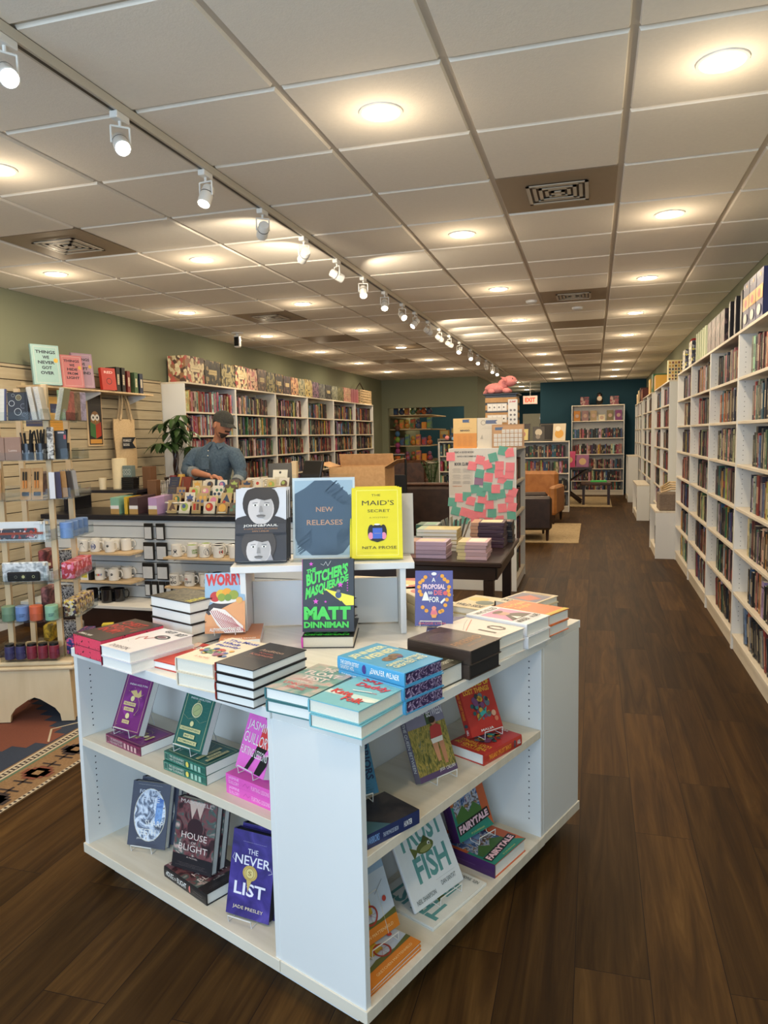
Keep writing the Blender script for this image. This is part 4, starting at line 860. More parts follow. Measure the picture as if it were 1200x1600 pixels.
# ---- white riser on the island
RX, RY, RR = -1.172, 2.248, 18.5
t = thing('display_riser', 'small white bench-shaped riser standing on the middle of the island', 'riser', (RX, RY, IT+.001), R(RR))
for a in (0, .555): mb = MB(); mb.box(a, a+.02, 0, .22, 0, .232, M_WHITE, .001); mb.build('leg_panel', t)
mb = MB(); mb.box(-.03, .605, -.012, .232, .2325, .2555, M_WHITE, .0015); mb.build('top_board', t)
mb = MB(); mb.box(.021, .554, .15, .168, .004, .172, M_WHITE, .001); mb.build('back_rail', t)
RZ = IT+.2575
def off(x, y, rz, d): return x-math.sin(R(rz))*d, y+math.cos(R(rz))*d
for k in range(3):
    x, y = off(-1.195, 2.262, 19, .0375*k)
    standing('black and white portrait hardcover on the riser, %s' % ('front copy of three', 'middle copy of three', 'rear copy of three')[k], x+(.004*k), y, RZ+.0005, 19, 20, .178, .262, .035-.0022, (54, 56, 64), art=a_duo, spine=s_duo, group='portrait hardcovers on the riser')
for k in range(3):
    x, y = off(-.812, 2.40, 15, .0335*k)
    standing('bright yellow hardcover on the riser, %s' % ('front copy of three', 'middle copy of three', 'rear copy of three')[k], x-(.009*k), y, RZ+.0005, 15, 19, .178, .256, .03, (228, 214, 30), art=a_maid, group='yellow hardcovers on the riser')
standing('pale grey hardcover behind the yellow ones, at the right end of the riser', *off(-.75, 2.42, 15, .115), RZ+.0005, 15, 17, .155, .225, .022, (196, 192, 184))
stack('black hardcover with green lettering, lying flat', 'in front of the riser', 1, -.868, 2.325, IT, 14, .172, .244, .04, (28, 28, 32), lambda P: (P.text('MATT', .03, .165, .94, .345, (66, 208, 70), .06), P.text('DINNIMAN', .03, .055, .9, .14, (66, 208, 70), .05)), spinecol=(216, 62, 190), pages=M_PAGE)
standing('black hardcover with green slanted lettering and magenta spine, leaning on the riser', -.928, 2.208, IT+.041, 14, 12, .172, .243, .037, (28, 28, 32), art=a_butch, spine=s_butch, spinecol=(216, 62, 190))
# acrylic sign
t = thing('sign_holder', 'clear acrylic sign holder reading NEW RELEASES in orange on slate blue', 'sign', (-1.040, 2.412, RZ), R(14))
X = Matrix.Rotation(R(83), 4, 'X')
mb = MB(); mb.box(0, .226, -.07, .06, 0, .003, M_ACRYL); mb.X = Matrix.Translation((0, 0, .003)) @ X; mb.box(-.001, .227, 0, .302, .0075, .0095, M_ACRYL); mb.build('acrylic_holder', t)
mb = MB(); mb.X = Matrix.Translation((0, 0, .003)) @ X; mb.box(0, .226, 0, .29, 0, .0022, ink((226, 230, 234)))
P = Print(mb, lambda u, v, l: (u, v, .0022+l), .226, .29)
P.rect(.035, .035, .965, .965, (184, 202, 216)); sl = (74, 90, 110)
P.poly([(.035, .8), (.035, .25), (.08, .16), (.2, .1), (.3, .035), (.7, .035), (.8, .06), (.965, .22), (.965, .72), (.9, .78), (.8, .86), (.62, .965), (.36, .965), (.2, .87)], sl)
r = random.Random(2)
for i in range(16):
    j = r.uniform(0, .05); P.poly([(.5+.02*i, .84-.012*i), (.66+.02*i+j, .965-.016*i), (.675+.02*i+j, .955-.016*i), (.53+.02*i, .82-.012*i)], sl, False)
    j = r.uniform(0, .05); P.poly([(.05+j, .05+.013*i), (.30, .17+.013*i), (.31, .155+.013*i), (.06+j, .044+.013*i)], sl, False)
    j = r.uniform(0, .05); P.poly([(.95-j, .25+.012*i), (.70, .13+.012*i), (.71, .115+.012*i), (.955-j, .243+.012*i)], sl, False)
P.l += 1
P.text('NEW', .375, .575, .65, .635, (222, 160, 120), .012); P.text('RELEASES', .225, .41, .80, .475, (222, 160, 120), .012)
mb.build('paper_insert', t)

# ---- books on the left-face shelves
def LG(s, t): return G(s, t)
def standL(label, s, t, z, *a, **k): x, y = G(s, t); standing(label, x, y, z, *a, **k)
LF = 'on the left shelf of the island'
stack('purple hardcover with gold bird, lying flat', 'under its standing copy on the upper left shelf', 1, *G(.222, .098), SH1, RGT, .136, .198, .03, (108, 40, 70), a_purple, s_purple, hard=False)
standL('purple and gold hardcover standing on the upper left shelf of the island', .128, .050, SH1+.0305, -15, 25, .132, .194, .026, (96, 32, 84), art=a_purple, hard=False)
easel('white wire easel holding the purple book, upper left shelf', *G(.155, .045), SH1+.031, -15, .075, 25)
stack('green hardcover lying flat', 'under its standing copy, upper left shelf', 2, *G(.556, .095), SH1, RGT, .138, .198, .029, (44, 96, 84), a_green, s_green, hard=False)
standL('green and gold hardcover with a compass, standing on the upper left shelf', .468, .047, SH1+.0585, -18, 25, .132, .192, .026, (36, 90, 80), art=a_green, hard=False)
easel('white wire easel holding the green compass book, upper left shelf', *G(.492, .04), SH1+.059, -18, .075, 25)
stack('hot pink paperback lying flat', 'under its standing copy', 2, *G(.836, .104), SH1, RGT, .138, .20, .030, (226, 92, 184), None, s_jas, hard=False)
standL('hot pink paperback with white lettering standing at the right end of the upper left shelf', .742, .066, SH1+.0605, -28, 22, .132, .182, .024, (232, 110, 200), art=a_jas, hard=False)
easel('white wire easel holding the hot pink paperback', *G(.772, .055), SH1+.061, -28, .07, 22)
for k in range(2):
    x, y = off(*G(.145, .070), 0, .036*k); standing('dark slate hardcover with ghostly white oval picture, bottom left shelf, %s copy' % ('front', 'rear')[k], x+.012*k, y, SH0, 0, 16, .148, .212, .030, (64, 68, 84), art=a_teeth, group='dark slate hardcovers on the bottom left shelf')
easel('clear wire easel under the slate hardcover, bottom left shelf', *G(.18, .066), SH0, 0, .08, 16)
stack('black hardcover with white spine lettering, lying flat', 'in the middle of the bottom left shelf', 1, *G(.520, .110), SH0, RGT-4, .150, .232, .038, (30, 28, 32), a_blight, s_blight, pages=M_PAGEW)
for k in range(2):
    x, y = off(*G(.428, .050), -10, .034*k); standing('dark forest hardcover with pale lettering on the bottom left shelf, %s copy' % ('front', 'rear')[k], x+.004*k, y, SH0+.0385, -10, 13, .158, .214, .031, (44, 32, 36), art=a_blight, group='dark forest hardcovers on the bottom left shelf')
for k in range(2):
    x, y = off(*G(.706, .036), -9, .036*k); standing('indigo hardcover with a gold wax seal on the bottom left shelf, %s copy' % ('front', 'rear')[k], x+.006*k, y, SH0, -9, 14, .150, .238, .033, (50, 40, 104), art=a_never, pages=M_BLKEDGE, group='indigo hardcovers on the bottom left shelf')
easel('white wire easel holding the indigo book on the bottom left shelf', *G(.738, .022), SH0, -9, .08, 14)
# ---- books on the right-face shelves
stack('navy spined paperback lying flat', 'at the near end of the upper right shelf', 1, *G(1.196, .135), SH1, RGT+90-10, .135, .20, .038, (60, 74, 84), a_warrflat, s_warr, hard=False, spinecol=(36, 48, 88))
standL('teal blue paperback with dark vertical lettering, at the near end of the upper right shelf', 1.10, .098, SH1+.0385, 46, 24, .130, .19, .02, (60, 120, 152), art=a_warr, hard=False)
easel('white wire easel holding the teal paperback, upper right shelf', *G(1.13, .115), SH1+.039, 46, .07, 24)
standL('paperback with a girl in red in a meadow, standing on the upper right shelf', 1.172, .385, SH1, 56, 22, .150, .202, .026, (100, 76, 110), art=a_between, spine=s_between, spinecol=(110, 104, 120), hard=False)
easel('white wire easel holding the meadow paperback, upper right shelf', *G(1.2, .42), SH1, 56, .08, 22)
stack('red hardcover lying flat', 'at the far end of the upper right shelf', 1, *G(1.190, .715), SH1, RGT+90-6, .140, .205, .036, (186, 54, 40), a_lost, s_lost, pages=M_PAGEW)
standL('red monster book with yellow lettering standing at the far end of upper right shelf', 1.172, .668, SH1+.037, 50, 25, .134, .185, .028, (184, 50, 44), art=a_lost, spine=s_lost, hard=False)
easel('white wire easel holding the red monster book, upper right shelf', *G(1.196, .70), SH1+.0375, 50, .075, 25)
stack('orange and green comic hardcover lying flat', 'on the bottom right shelf', 1, *G(1.145, .755), SH0, RGT-2, .195, .235, .046, (196, 92, 48), a_fairy, s_fairy, spinecol=(66, 30, 84), pages=M_PAGEW)
standL('orange and green comic hardcover with purple spine, standing on the bottom right shelf', 1.120, .672, SH0+.0465, 58, 22, .172, .25, .04, (196, 92, 48), art=a_fairy, spine=s_fairy, spinecol=(66, 30, 84))
easel('white wire easel holding the orange comic hardcover', *G(1.16, .72), SH0+.047, 58, .08, 22)
stack('white picture book with teal lettering, lying flat', 'in the middle of the bottom right shelf', 1, *G(1.135, .475), SH0, RGT+90-3, .225, .272, .012, (226, 224, 214), a_trust, s_trust, pages=M_PAGEW)
standL('large white picture book with teal lettering and a fish, standing on the bottom right shelf', 1.172, .350, SH0+.0125, 62, 27, .222, .262, .011, (224, 226, 226), art=a_trust)
easel('white wire easel holding the white fish picture book', *G(1.205, .42), SH0+.013, 62, .10, 27)
stack('orange banded picture book lying flat', 'on the bottom right shelf', 2, *G(1.125, .145), SH0, RGT, .215, .262, .013, (216, 128, 40), a_cart, pages=M_PAGEW)
standL('picture book with yellow garden cart and orange band, standing on bottom right shelf', 1.150, .055, SH0+.0265, 62, 22, .215, .27, .011, (216, 128, 40), art=a_cart)
easel('white wire easel holding the garden cart picture book', *G(1.19, .12), SH0+.027, 62, .10, 22)

# ------------------------------------------------------------------ bookcases along the right wall
XF = .911
ZS = [.11, .40, .69, .975, 1.26, 1.545, 1.83]
RB = [2.90, 4.12, 5.34, 6.56, 7.78, 9.0]
def MR(y, x=XF): return Matrix.Translation((x, y, 0)) @ Matrix.Rotation(R(-90), 4, 'Z')      # x runs back towards the photographer
nearw = ['in the right-hand wall, nearest the shop front', 'in right-hand wall, second from the front', 'in right-hand wall, third from the front', 'in right-hand wall, fourth from the front', 'in right-hand wall, fifth from the front']
SHN = ['bottom shelf', 'second shelf up', 'third shelf up', 'fourth shelf up', 'fifth shelf up', 'sixth shelf up', 'top shelf']
for b in range(5):
    y0, y1 = RB[b], RB[b+1]-.002
    bookcase('tall white bookcase '+nearw[b], MR(y1), y1-y0, ZS, 2.13, .284, 'tall white bookcases along the right wall', holes=(b in (1, 2, 3)))
    for si, z in enumerate(ZS):
        clear = (ZS+[2.11])[si+1]-z-.02
        L = (y1-y0)*(.74+.12*rnd.random())
        ind = b == 1 or (b == 2 and si in (4, 5))
        if b == 0: continue
        # row starts at the near upright and stops short of the far one
        ln = 0 if si > 0 else -14
        L2 = L-.06
        M = Matrix.Translation((XF+.028, y0+.022+L2, z+.001)) @ Matrix.Rotation(R(-90), 4, 'Z')
        bay = {1: 'nearest visible right-hand bookcase', 2: 'third right-hand bookcase'}
        fill_shelf(M, L2-.01, clear, ('from its open end, %s, %s' % (SHN[si], {1: 'nearest right-hand case', 2: 'second right-hand case'}[b])) if ind else None, seed=100+b*10+si, lean=ln, tmin=.026 if ind else .02, tmax=.056 if ind else .045,
                   depth=.16, group='books on the right-hand shelves')
# recess and low boxes past the fifth case, then more units
def low_box(y0, y1, z, x0, label):
    t = thing('low_shelf_unit', label, 'bookcase', group='low white units on the right', mw=Matrix.Translation((x0, y1, 0)) @ Matrix.Rotation(R(-90), 4, 'Z'))
    w = y1-y0; d = (XR if y0 < 9.5 else XF-.006)-x0-.002
    mb = MB(); mb.box(0, .02, 0, d, 0, z-.02, M_WHITE); mb.build('side_panel', t); mb = MB(); mb.box(w-.02, w, 0, d, 0, z-.02, M_WHITE); mb.build('side_panel', t)
    mb = MB(); mb.box(0, w, -.003, d, z-.02, z, M_CREAM); mb.build('top_board', t)
    mb = MB(); mb.box(.021, w-.021, .004, d, .09, .11, M_CREAM); mb.box(.021, w-.021, .01, .03, 0, .088, M_CREAM); mb.build('shelf', t)
    M = Matrix.Translation((x0+.03, y0+.03+w*.6, .111)) @ Matrix.Rotation(R(-90), 4, 'Z'); fill_shelf(M, w*.6, .3, None, int(y0*10), depth=.15)
low_box(9.02, 9.93, .56, .70, 'low white shelf unit jutting from the right wall, with grey boxes on top, nearest')
low_box(12.9, 14.2, .60, .70, 'low white shelf unit on the right, second of the jutting ones')
low_box(16.3, 17.3, .98, .70, 'taller jutting white unit at the far end of the right wall')
for k, (yy, zz, w2) in enumerate(((9.08, .56, .17), (9.27, .56, .17))):
    mb = MB(); mb.box(0, .30, 0, .16, 0, .20, noisemat('grey_brown_linen', [(.3, (112, 96, 84)), (.7, (132, 116, 100))], 60, .9), .008); o = mb.build('storage_box', loc=(.74, yy, zz+.001))
    tag(o, 'grey-brown storage box on the low unit by the right wall, %s' % ('nearer', 'further')[k], 'box', 'storage boxes on the low unit')
mb = MB(); [mb.tube([(0, 0, .01+.02*i), (.12, .1*i, .05+.02*i), (.3, .05, .03+.03*i)], .012, M_PLY) for i in range(4)]; tag(mb.build('wooden_figure', loc=(.76, 9.1, .765)), 'pale wooden twig ornament on top of the grey-brown boxes', 'ornament')
for (y0, y1, n, zt, nm) in ((9.95, 12.3, 2, 2.13, 'sixth'), (12.9, 15.2, 2, 2.13, 'eighth'), (15.6, 17.9, 3, 2.10, 'tenth')):
    w = (y1-y0)/n
    for k in range(n):
        a = y0+k*w
        bookcase('tall white bookcase with cream shelves, %s past the %s' % ({0: 'first', 1: 'second', 2: 'third'}[k], {'sixth': 'nearest recess of right wall', 'eighth': 'middle recess of right wall', 'tenth': 'last recess of right wall'}[nm]), MR(a+w-.002, XF), w-.002, [z for z in ZS], zt, .284, 'tall white bookcases along the right wall')
        for si, z in enumerate(ZS):
            if z < .5 and y0 < 17 and k == 0: continue
            L2 = w*rnd.uniform(.72, .9); M = Matrix.Translation((XF+.02, a+.022+L2, z+.001)) @ Matrix.Rotation(R(-90), 4, 'Z')
            fill_shelf(M, L2-.02, (ZS+[2.09])[si+1]-z-.02, None, seed=int(300+a*10+si), depth=.15)
# boxes and ornaments on top of the right-hand cases
def carton(label, x0, x1, y0, y1, z, h, m, art=None, side='-x', group='boxed games and puzzles on top of the right-hand bookcases', cat='boxed puzzle', name='puzzle_box', rz=0):
    mb = MB(); w = (x1-x0) if side == '-y' else (y1-y0)
    mb.box(x0, x1, y0, y1, 0, h, m, .002)
    if art:
        if side == '-x': fn = lambda u, v, l: (x0-l, y1-u, v)
        elif side == '+x': fn = lambda u, v, l: (x1+l, y0+u, v)
        else: fn = lambda u, v, l: (x0+u, y0-l, v)
        art(Print(mb, fn, w, h, .0008))
    cx, cy = (x0+x1)/2, (y0+y1)/2
    o = mb.build(name); o.data.transform(Matrix.Translation((-cx, -cy, 0))); o.location = (cx, cy, z); o.rotation_euler = (0, 0, R(rz))
    tag(o, label, cat, group); return o
NAVY = mat('navy_carton', (40, 46, 92), .35); BLKC = mat('black_carton', (26, 24, 26), .35)
def a_elan(P):
    P.rect(0, 0, 1, 1, (44, 50, 98)); P.text('E   N', .1, .86, .6, .95, (200, 204, 214), .02); P.disc(.62, .9, .06, (240, 170, 50)); P.rect(0, .4, 1, .68, (232, 160, 72)); P.disc(.5, .53, .2, (186, 60, 44), .09); P.disc(.5, .2, .28, (190, 200, 196), .11)
TOPZ = 2.1315
for k in range(3): carton('navy and orange game box on the right-hand bookcases, %s of three' % ('nearest', 'middle', 'furthest')[k], .925, .955, 4.72+.20*k, 4.72+.20*k+.185, TOPZ, .285-.0*k, NAVY, a_elan)
for k in range(3):
    y = 5.0+.22*k
    carton('black game box with pale picture panel on the right-hand bookcases, %s of three' % ('nearest', 'middle', 'furthest')[k], .93, 1.17, y+.38, y+.44, TOPZ, .27, BLKC, lambda P: (P.rect(.15, .1, .9, .5, (190, 170, 120)), P.line([(.1, .66), (.9, .66)], .01, (150, 150, 150))), side='-y')
skulls = voro('crowded_dark_faces_print', [(54, 38, 38), (84, 60, 60), (38, 28, 30), (112, 88, 84), (66, 46, 52), (28, 22, 24)], 38)
for k in range(4): carton('tall dark box printed with crowded purple faces, %s of four on the bookcases' % ('nearest', 'second', 'third', 'furthest')[k], .93, 1.16, 6.05+.22*k, 6.05+.22*k+.2, TOPZ, .26, skulls)
PALEG = mat('pale_green_carton', (206, 214, 176), .5)
for k in range(5): carton('thin pale green box on the right-hand bookcases, %s of five' % ('nearest', 'second', 'third', 'fourth', 'furthest')[k], .925, 1.16, 7.0+.14*k, 7.0+.14*k+.05, TOPZ, .265, PALEG)
floral = voro('floral_grey_print', [(60, 62, 80), (96, 100, 116), (190, 190, 186), (206, 196, 90), (50, 52, 66)], 34)
carton('grey floral puzzle box on the right-hand bookcases beyond the pale green ones', .93, 1.16, 7.95, 8.2, TOPZ, .25, floral); carton('grey and yellow floral puzzle box on the bookcases, further along', .93, 1.16, 8.5, 8.75, TOPZ, .22, floral)
grid = noisemat('cream_illustrated_print', [(.3, (226, 206, 150)), (.6, (226, 206, 150))], 3)
def a_grid(P):
    r = random.Random(11)
    for i in range(7):
        for j in range(6): P.rect(.05+.135*i, .05+.155*j, .13+.135*i, .15+.155*j, r.choice([(60, 50, 44), (120, 60, 50), (80, 96, 60), (50, 60, 80), (190, 140, 50)]))
carton('cream box printed with a grid of tiny pictures, standing on the right-hand bookcases', .915, 1.18, 10.25, 10.33, TOPZ, .27, grid, a_grid, side='-y')
for k, (y, z, c) in enumerate(((8.84, .34, (150, 30, 30)), (8.90, .24, (120, 26, 26)), (8.96, .30, (160, 40, 34)))):
    mb = MB(); mb.tube([(0, 0, 0), (.01, .02, z-.04)], .004, mat('stem_green', (50, 70, 40))); mb.ball((.01, .02, z), .045, mat('dried_red_flower', (140, 30, 28), .8), 10, (1, 1, .8))
    tag(mb.build('dried_flower', loc=(1.05, y, TOPZ)), 'dark red dried flower standing on top of the right-hand bookcases, %s' % ('nearest', 'middle', 'furthest')[k], 'flower', 'red flowers on the bookcases')
for k, (y, h, c) in enumerate(((12.4, .24, (196, 150, 60)), (12.95, .3, (60, 110, 70)), (13.6, .26, (206, 170, 90)), (15.7, .24, (96, 40, 34)), (16.3, .3, (70, 36, 30)), (16.9, .28, (206, 190, 150)), (17.4, .22, (226, 210, 170)))):
    carton('%s box on top of the far right-hand bookcases, %s along' % (('amber', 'green', 'golden', 'dark red', 'maroon', 'cream', 'off-white')[k], ORD[k]), .93, 1.15, y, y+.35, TOPZ if y < 15.5 else 2.1015, h, mat('far_carton_%d' % k, c, .6), lambda P: P.disc(.5, .5, .25, (200, 150, 110)), group='boxes on the far right-hand bookcases')

# ------------------------------------------------------------------ bookcases along the left wall
XLF = -4.285
LB = [7.12, 8.31, 9.50, 10.69, 11.88, 13.07, 14.22]
LZS = [.10, .40, .70, .99, 1.275, 1.55, 1.815]
def ML(y, x=XLF): return Matrix.Translation((x, y, 0)) @ Matrix.Rotation(R(90), 4, 'Z')
for b in range(6):
    y0, y1 = LB[b], LB[b+1]-.002
    bookcase('tall white bookcase on the left wall, %s from the sales counter' % ORD[b], ML(y0), y1-y0, LZS, 2.135, .298, 'tall white bookcases on the left wall')
    for si, z in enumerate(LZS):
        if si < 2: continue
        clear = (LZS+[2.115])[si+1]-z-.02
        M = Matrix.Translation((XLF-.02, y0+.022, z+.001)) @ Matrix.Rotation(R(90), 4, 'Z')
        ind = False
        fill_shelf(M, (y1-y0)-.05-rnd.uniform(0, .2), clear, ('from the left, %s, first left-wall case' % SHN[si]) if ind else None, seed=500+b*10+si, pal=PINKS if (b == 0 and si >= 4) else None, depth=.16, tmin=.03 if ind else .02, tmax=.055 if ind else .042, group='books in the first left-wall bookcase')
LT = 2.1365
cols_ = [('cream collage', [(206, 190, 150), (150, 110, 80), (90, 70, 60), (180, 90, 80), (226, 210, 170)], .42, .29), ('dark botanical', [(40, 42, 34), (60, 56, 40), (150, 130, 90), (30, 30, 30)], .38, .28), ('dark green', [(36, 40, 34), (90, 80, 50), (150, 140, 100)], .36, .27),
         ('speckled cream', [(190, 170, 130), (60, 50, 44), (150, 60, 60), (206, 190, 150)], .34, .28), ('pink floral', [(180, 110, 110), (90, 60, 50), (206, 170, 140)], .3, .27), ('brown patterned', [(90, 66, 50), (130, 100, 76), (60, 46, 40)], .28, .29), ('olive', [(70, 70, 44), (40, 40, 34), (150, 140, 90)], .28, .27),
         ('black and gold', [(30, 28, 28), (150, 120, 60), (50, 44, 40)], .28, .27), ('dark plum', [(56, 36, 40), (100, 70, 70), (30, 26, 28)], .28, .26), ('rust', [(120, 66, 44), (60, 40, 34), (180, 140, 100)], .28, .26), ('sage', [(110, 116, 90), (60, 66, 50), (170, 160, 120)], .28, .26), ('yellow patterned', [(190, 160, 80), (90, 80, 50), (220, 200, 130)], .3, .27),
         ('violet', [(90, 66, 100), (50, 40, 56), (150, 110, 140)], .28, .25), ('slate', [(80, 86, 90), (50, 52, 56), (130, 130, 120)], .3, .24), ('charcoal', [(50, 50, 50), (90, 88, 80), (34, 32, 34)], .3, .24), ('grey green', [(84, 90, 76), (50, 54, 46), (130, 130, 110)], .32, .24), ('mossy', [(70, 74, 50), (40, 42, 34), (120, 116, 80)], .32, .24), ('blush', [(206, 150, 130), (180, 110, 110), (220, 180, 150)], .4, .25)]
y = 7.2
for k, (nm, cs, w, h) in enumerate(cols_):
    vm = voro('carton_print_'+nm.replace(' ', '_'), cs, 26, .4)
    lt = cs[-1] if sum(cs[-1]) > 300 else (190, 170, 120)
    carton('%s puzzle box on top of the left-wall bookcases, %s from the left' % (nm, ORD[k]), XLF-.24, XLF-.02, y, y+w-.015, LT, h, vm, (lambda lt: lambda P: (P.rect(.25, .42, .75, .62, lt), P.line([(.3, .52), (.7, .52)], .01, (60, 50, 40))))(lt), side='+x', group='puzzle boxes on the left-wall bookcases'); y += w
for k in range(3): carton('pink thin puzzle box on the left-wall bookcases, %s of three' % ('nearest', 'middle', 'furthest')[k], XLF-.24, XLF-.02, y, y+.13, LT, .25, mat('dusty_pink_carton', (180, 104, 116), .5), side='+x', group='thin pink boxes on the left bookcases'); y += .15
t = thing('wire_basket', 'dark wire basket at the far end on top of the left-wall bookcases', 'basket', (XLF-.15, 13.84, LT)); mb = MB()
for i in range(9): mb.tube([(-.12, -.35+.0875*i, 0), (-.12, -.35+.0875*i, .26)], .008, M_PLY, 5); mb.tube([(.12, -.35+.0875*i, 0), (.12, -.35+.0875*i, .26)], .008, M_PLY, 5)
for i in range(6):
    z = .01+.05*i; mb.tube([(-.12, -.35, z), (.12, -.35, z), (.12, .35, z), (-.12, .35, z)], .008, M_PLY, 5, True)
mb.build('basket_wires', t); mb = MB(); mb.tube([(0, -.3, .26), (0, 0, .42), (0, .3, .26)], .01, M_DARKWOOD); mb.build('handle', t)

# ------------------------------------------------------------------ slatwall on the left wall and its goods
t = thing('slatwall_panel', 'cream slatwall panelling on the left wall behind the sales counter', 'slatwall', (XL+.002, 2.6, 0)); mb = MB()
z = .15; n = 0
while z < 2.13:
    z1 = min(z+.0985, 2.15); mb.box(.008, .022, 0, 4.51, z, z1-.0075, M_SLAT, .001); z += .0985
mb.box(0, .010, 0, 4.51, .14, 2.15, M_GROOVE); mb.build('slatted_board', t)
SWX = XL+.025
t = thing('wall_shelf', 'short wooden shelf high on the slatwall holding standing books', 'shelf', (SWX, 5.0, 1.955)); mb = MB(); mb.box(0, .22, 0, 1.62, 0, .016, M_PLY, .001); mb.build('board', t)
for yy in (.1, .8, 1.5): mb = MB(); mb.prism([(0, -.001), (.2, -.001), (.2, -.02), (0, -.09)], 1, yy, yy+.006, M_METALW); mb.build('bracket', t)
def a_tw(c):
    def f(P):
        P.frame(.08, .05, .92, .95, .01, (220, 210, 200))
        for i, s in enumerate(('THINGS', 'WE', c[1], c[2], c[3])):
            if s: P.text(s, .5-.06*len(s), .78-.13*i, .5+.06*len(s), .86-.13*i, (40, 44, 60), .03)
        P.disc(.85, .62, .08, (220, 180, 80))
    return f
def wbook(label, x, y, z, rz, w, h, t, col, **k): book(label, w, h, t, col, Matrix.Translation((x, y, z)) @ Matrix.Rotation(R(rz), 4, 'Z') @ Matrix.Rotation(R(84), 4, 'X'), **k)
wx = SWX+.13; wz = 1.974
wbook('pale blue-green book with flowers and dark lettering, facing out on the high shelf', wx+.02, 5.02, wz, 68, .235, .33, .03, (160, 194, 190), art=a_tw((0, 'NEVER', 'GOT', 'OVER')))
wbook('rose pink book with dark red lettering, facing out on the high shelf', wx+.0, 5.38, wz, 70, .20, .28, .03, (206, 130, 134), art=a_tw((0, 'HIDE', 'FROM', 'LIGHT')))
wbook('lilac book with white flowers, facing out on the high shelf', wx-.06, 5.60, wz+.012, 70, .20, .31, .03, (176, 146, 170), art=a_tw((0, 'LEFT', 'BEHIND', '')))
wbook('small red book with dark emblem, facing out on the high shelf', wx+.03, 5.86, wz, 72, .15, .205, .04, (190, 52, 40), art=lambda P: (P.ring(.5, .4, .2, .04, (60, 20, 20)), P.text('RED', .2, .75, .8, .86, (240, 200, 190), .02)))
for k, (c, w, h, nm) in enumerate((((28, 26, 26), .055, .235, 'black, nearer'), ((34, 30, 30), .05, .235, 'black, further'), ((110, 40, 36), .045, .21, 'maroon'), ((70, 96, 66), .055, .205, 'green'), ((36, 46, 66), .055, .20, 'navy'))):
    o = bpy.data.objects.new('book', SBM[0]); C.objects.link(o); o.matrix_world = Matrix.Translation((wx+.05, 6.08+.085*k+(.0 if k < 3 else .03), wz-.002)) @ Matrix.Rotation(R(90), 4, 'Z') @ Matrix.Diagonal((w, .12, h, 1)); o.color = L3(c)
    tag(o, '%s leather-look classic standing spine out on the high slatwall shelf' % nm, 'book', 'spine-out books on the high shelf')
mb = MB(); mb.box(0, .012, 0, .22, 0, .5, M_PLY, .001); mb.X = Matrix.Identity(4); P = Print(mb, lambda u, v, l: (.012+l, u, v), .22, .5)
P.rect(.06, .03, .94, .97, (34, 30, 34)); P.rect(.12, .05, .88, .13, (206, 150, 70)); P.disc(.5, .5, .3, (150, 110, 70), .16); P.disc(.37, .54, .14, WHT); P.disc(.63, .54, .14, WHT); P.disc(.37, .54, .05, BLK); P.disc(.63, .54, .05, BLK); P.poly([(.46, .48), (.54, .48), (.5, .43)], (220, 150, 50)); P.poly([(.14, .2), (.5, .14), (.5, .4), (.14, .46)], (60, 110, 60)); P.poly([(.86, .2), (.5, .14), (.5, .4), (.86, .46)], (176, 60, 40)); art_lines(P, .2, .85, .76, .93, 5, (120, 110, 90), .004)
tag(mb.build('poster', loc=(SWX, 5.84, 1.46)), 'narrow dark poster of an owl reading a red and green book on the slatwall', 'poster')
for k, (yy, z, c1, c2) in enumerate(((5.32, 1.50, (222, 160, 60), (230, 180, 90)), (5.05, 1.60, (60, 70, 110), (206, 190, 150)))):
    mb = MB(); mb.box(0, .004, 0, .24, 0, .40, ink(c2)); P = Print(mb, lambda u, v, l: (.004+l, u, v), .24, .4); P.rect(.1, .1, .9, .5, c1); P.poly([(.2, .65), (.8, .65), (.7, .75), (.8, .85), (.2, .85)], (50, 60, 100)); art_lines(P, .2, .8, .14, .46, 6, (150, 90, 30), .004)
    tag(mb.build('poster', loc=(SWX, yy, z)), ('orange event poster with a dark ribbon emblem on the slatwall', 'cream notice with a dark blue shape on the slatwall beside the rack')[k], 'poster')
# tote bag
M_CANVAS = noisemat('natural_canvas', [(.3, (196, 168, 126)), (.7, (214, 188, 148))], 90, .9)
t = thing('tote_bag', 'natural canvas tote bag with black pennant print hanging on the slatwall', 'bag', (SWX+.06, 6.32, 1.72)); mb = MB()
vs = []; nu, nv = 8, 10
for s in (0, 1):
    for j in range(nv+1):
        for i in range(nu+1):
            u, v = i/nu, j/nv; vs.append(((.035 if s else -.02)*math.sin(PI*u)*(.4+.6*(1-v)*1.4 if v > .5 else 1)+.01*s, -.17+.34*u+.01*math.sin(6*v), -.5+.5*v))
q = (nu+1)*(nv+1); fs = [[s*q+j*(nu+1)+i, s*q+j*(nu+1)+i+1, s*q+(j+1)*(nu+1)+i+1, s*q+(j+1)*(nu+1)+i] for s in (0, 1) for j in range(nv) for i in range(nu)]
mb.add(vs, fs, M_CANVAS, True)
P = Print(mb, lambda u, v, l: (.052+l, -.17+u, -.5+v), .34, .5); P.poly([(.18, .42), (.82, .42), (.66, .53), (.82, .64), (.18, .64)], (34, 38, 46)); P.text('FORREST', .22, .55, .6, .6, WHT, .01); P.text('BOOKS', .22, .47, .5, .52, WHT, .01)
mb.build('bag_body', t)
for s in (0, .03): mb = MB(); mb.tube([(s, -.09, -.01), (s, -.05, .16), (s-.02, -.01, .27), (s-.02, .01, .27), (s, .05, .16), (s, .09, -.01)], .011, M_CANVAS, 6); mb.build('strap', t)

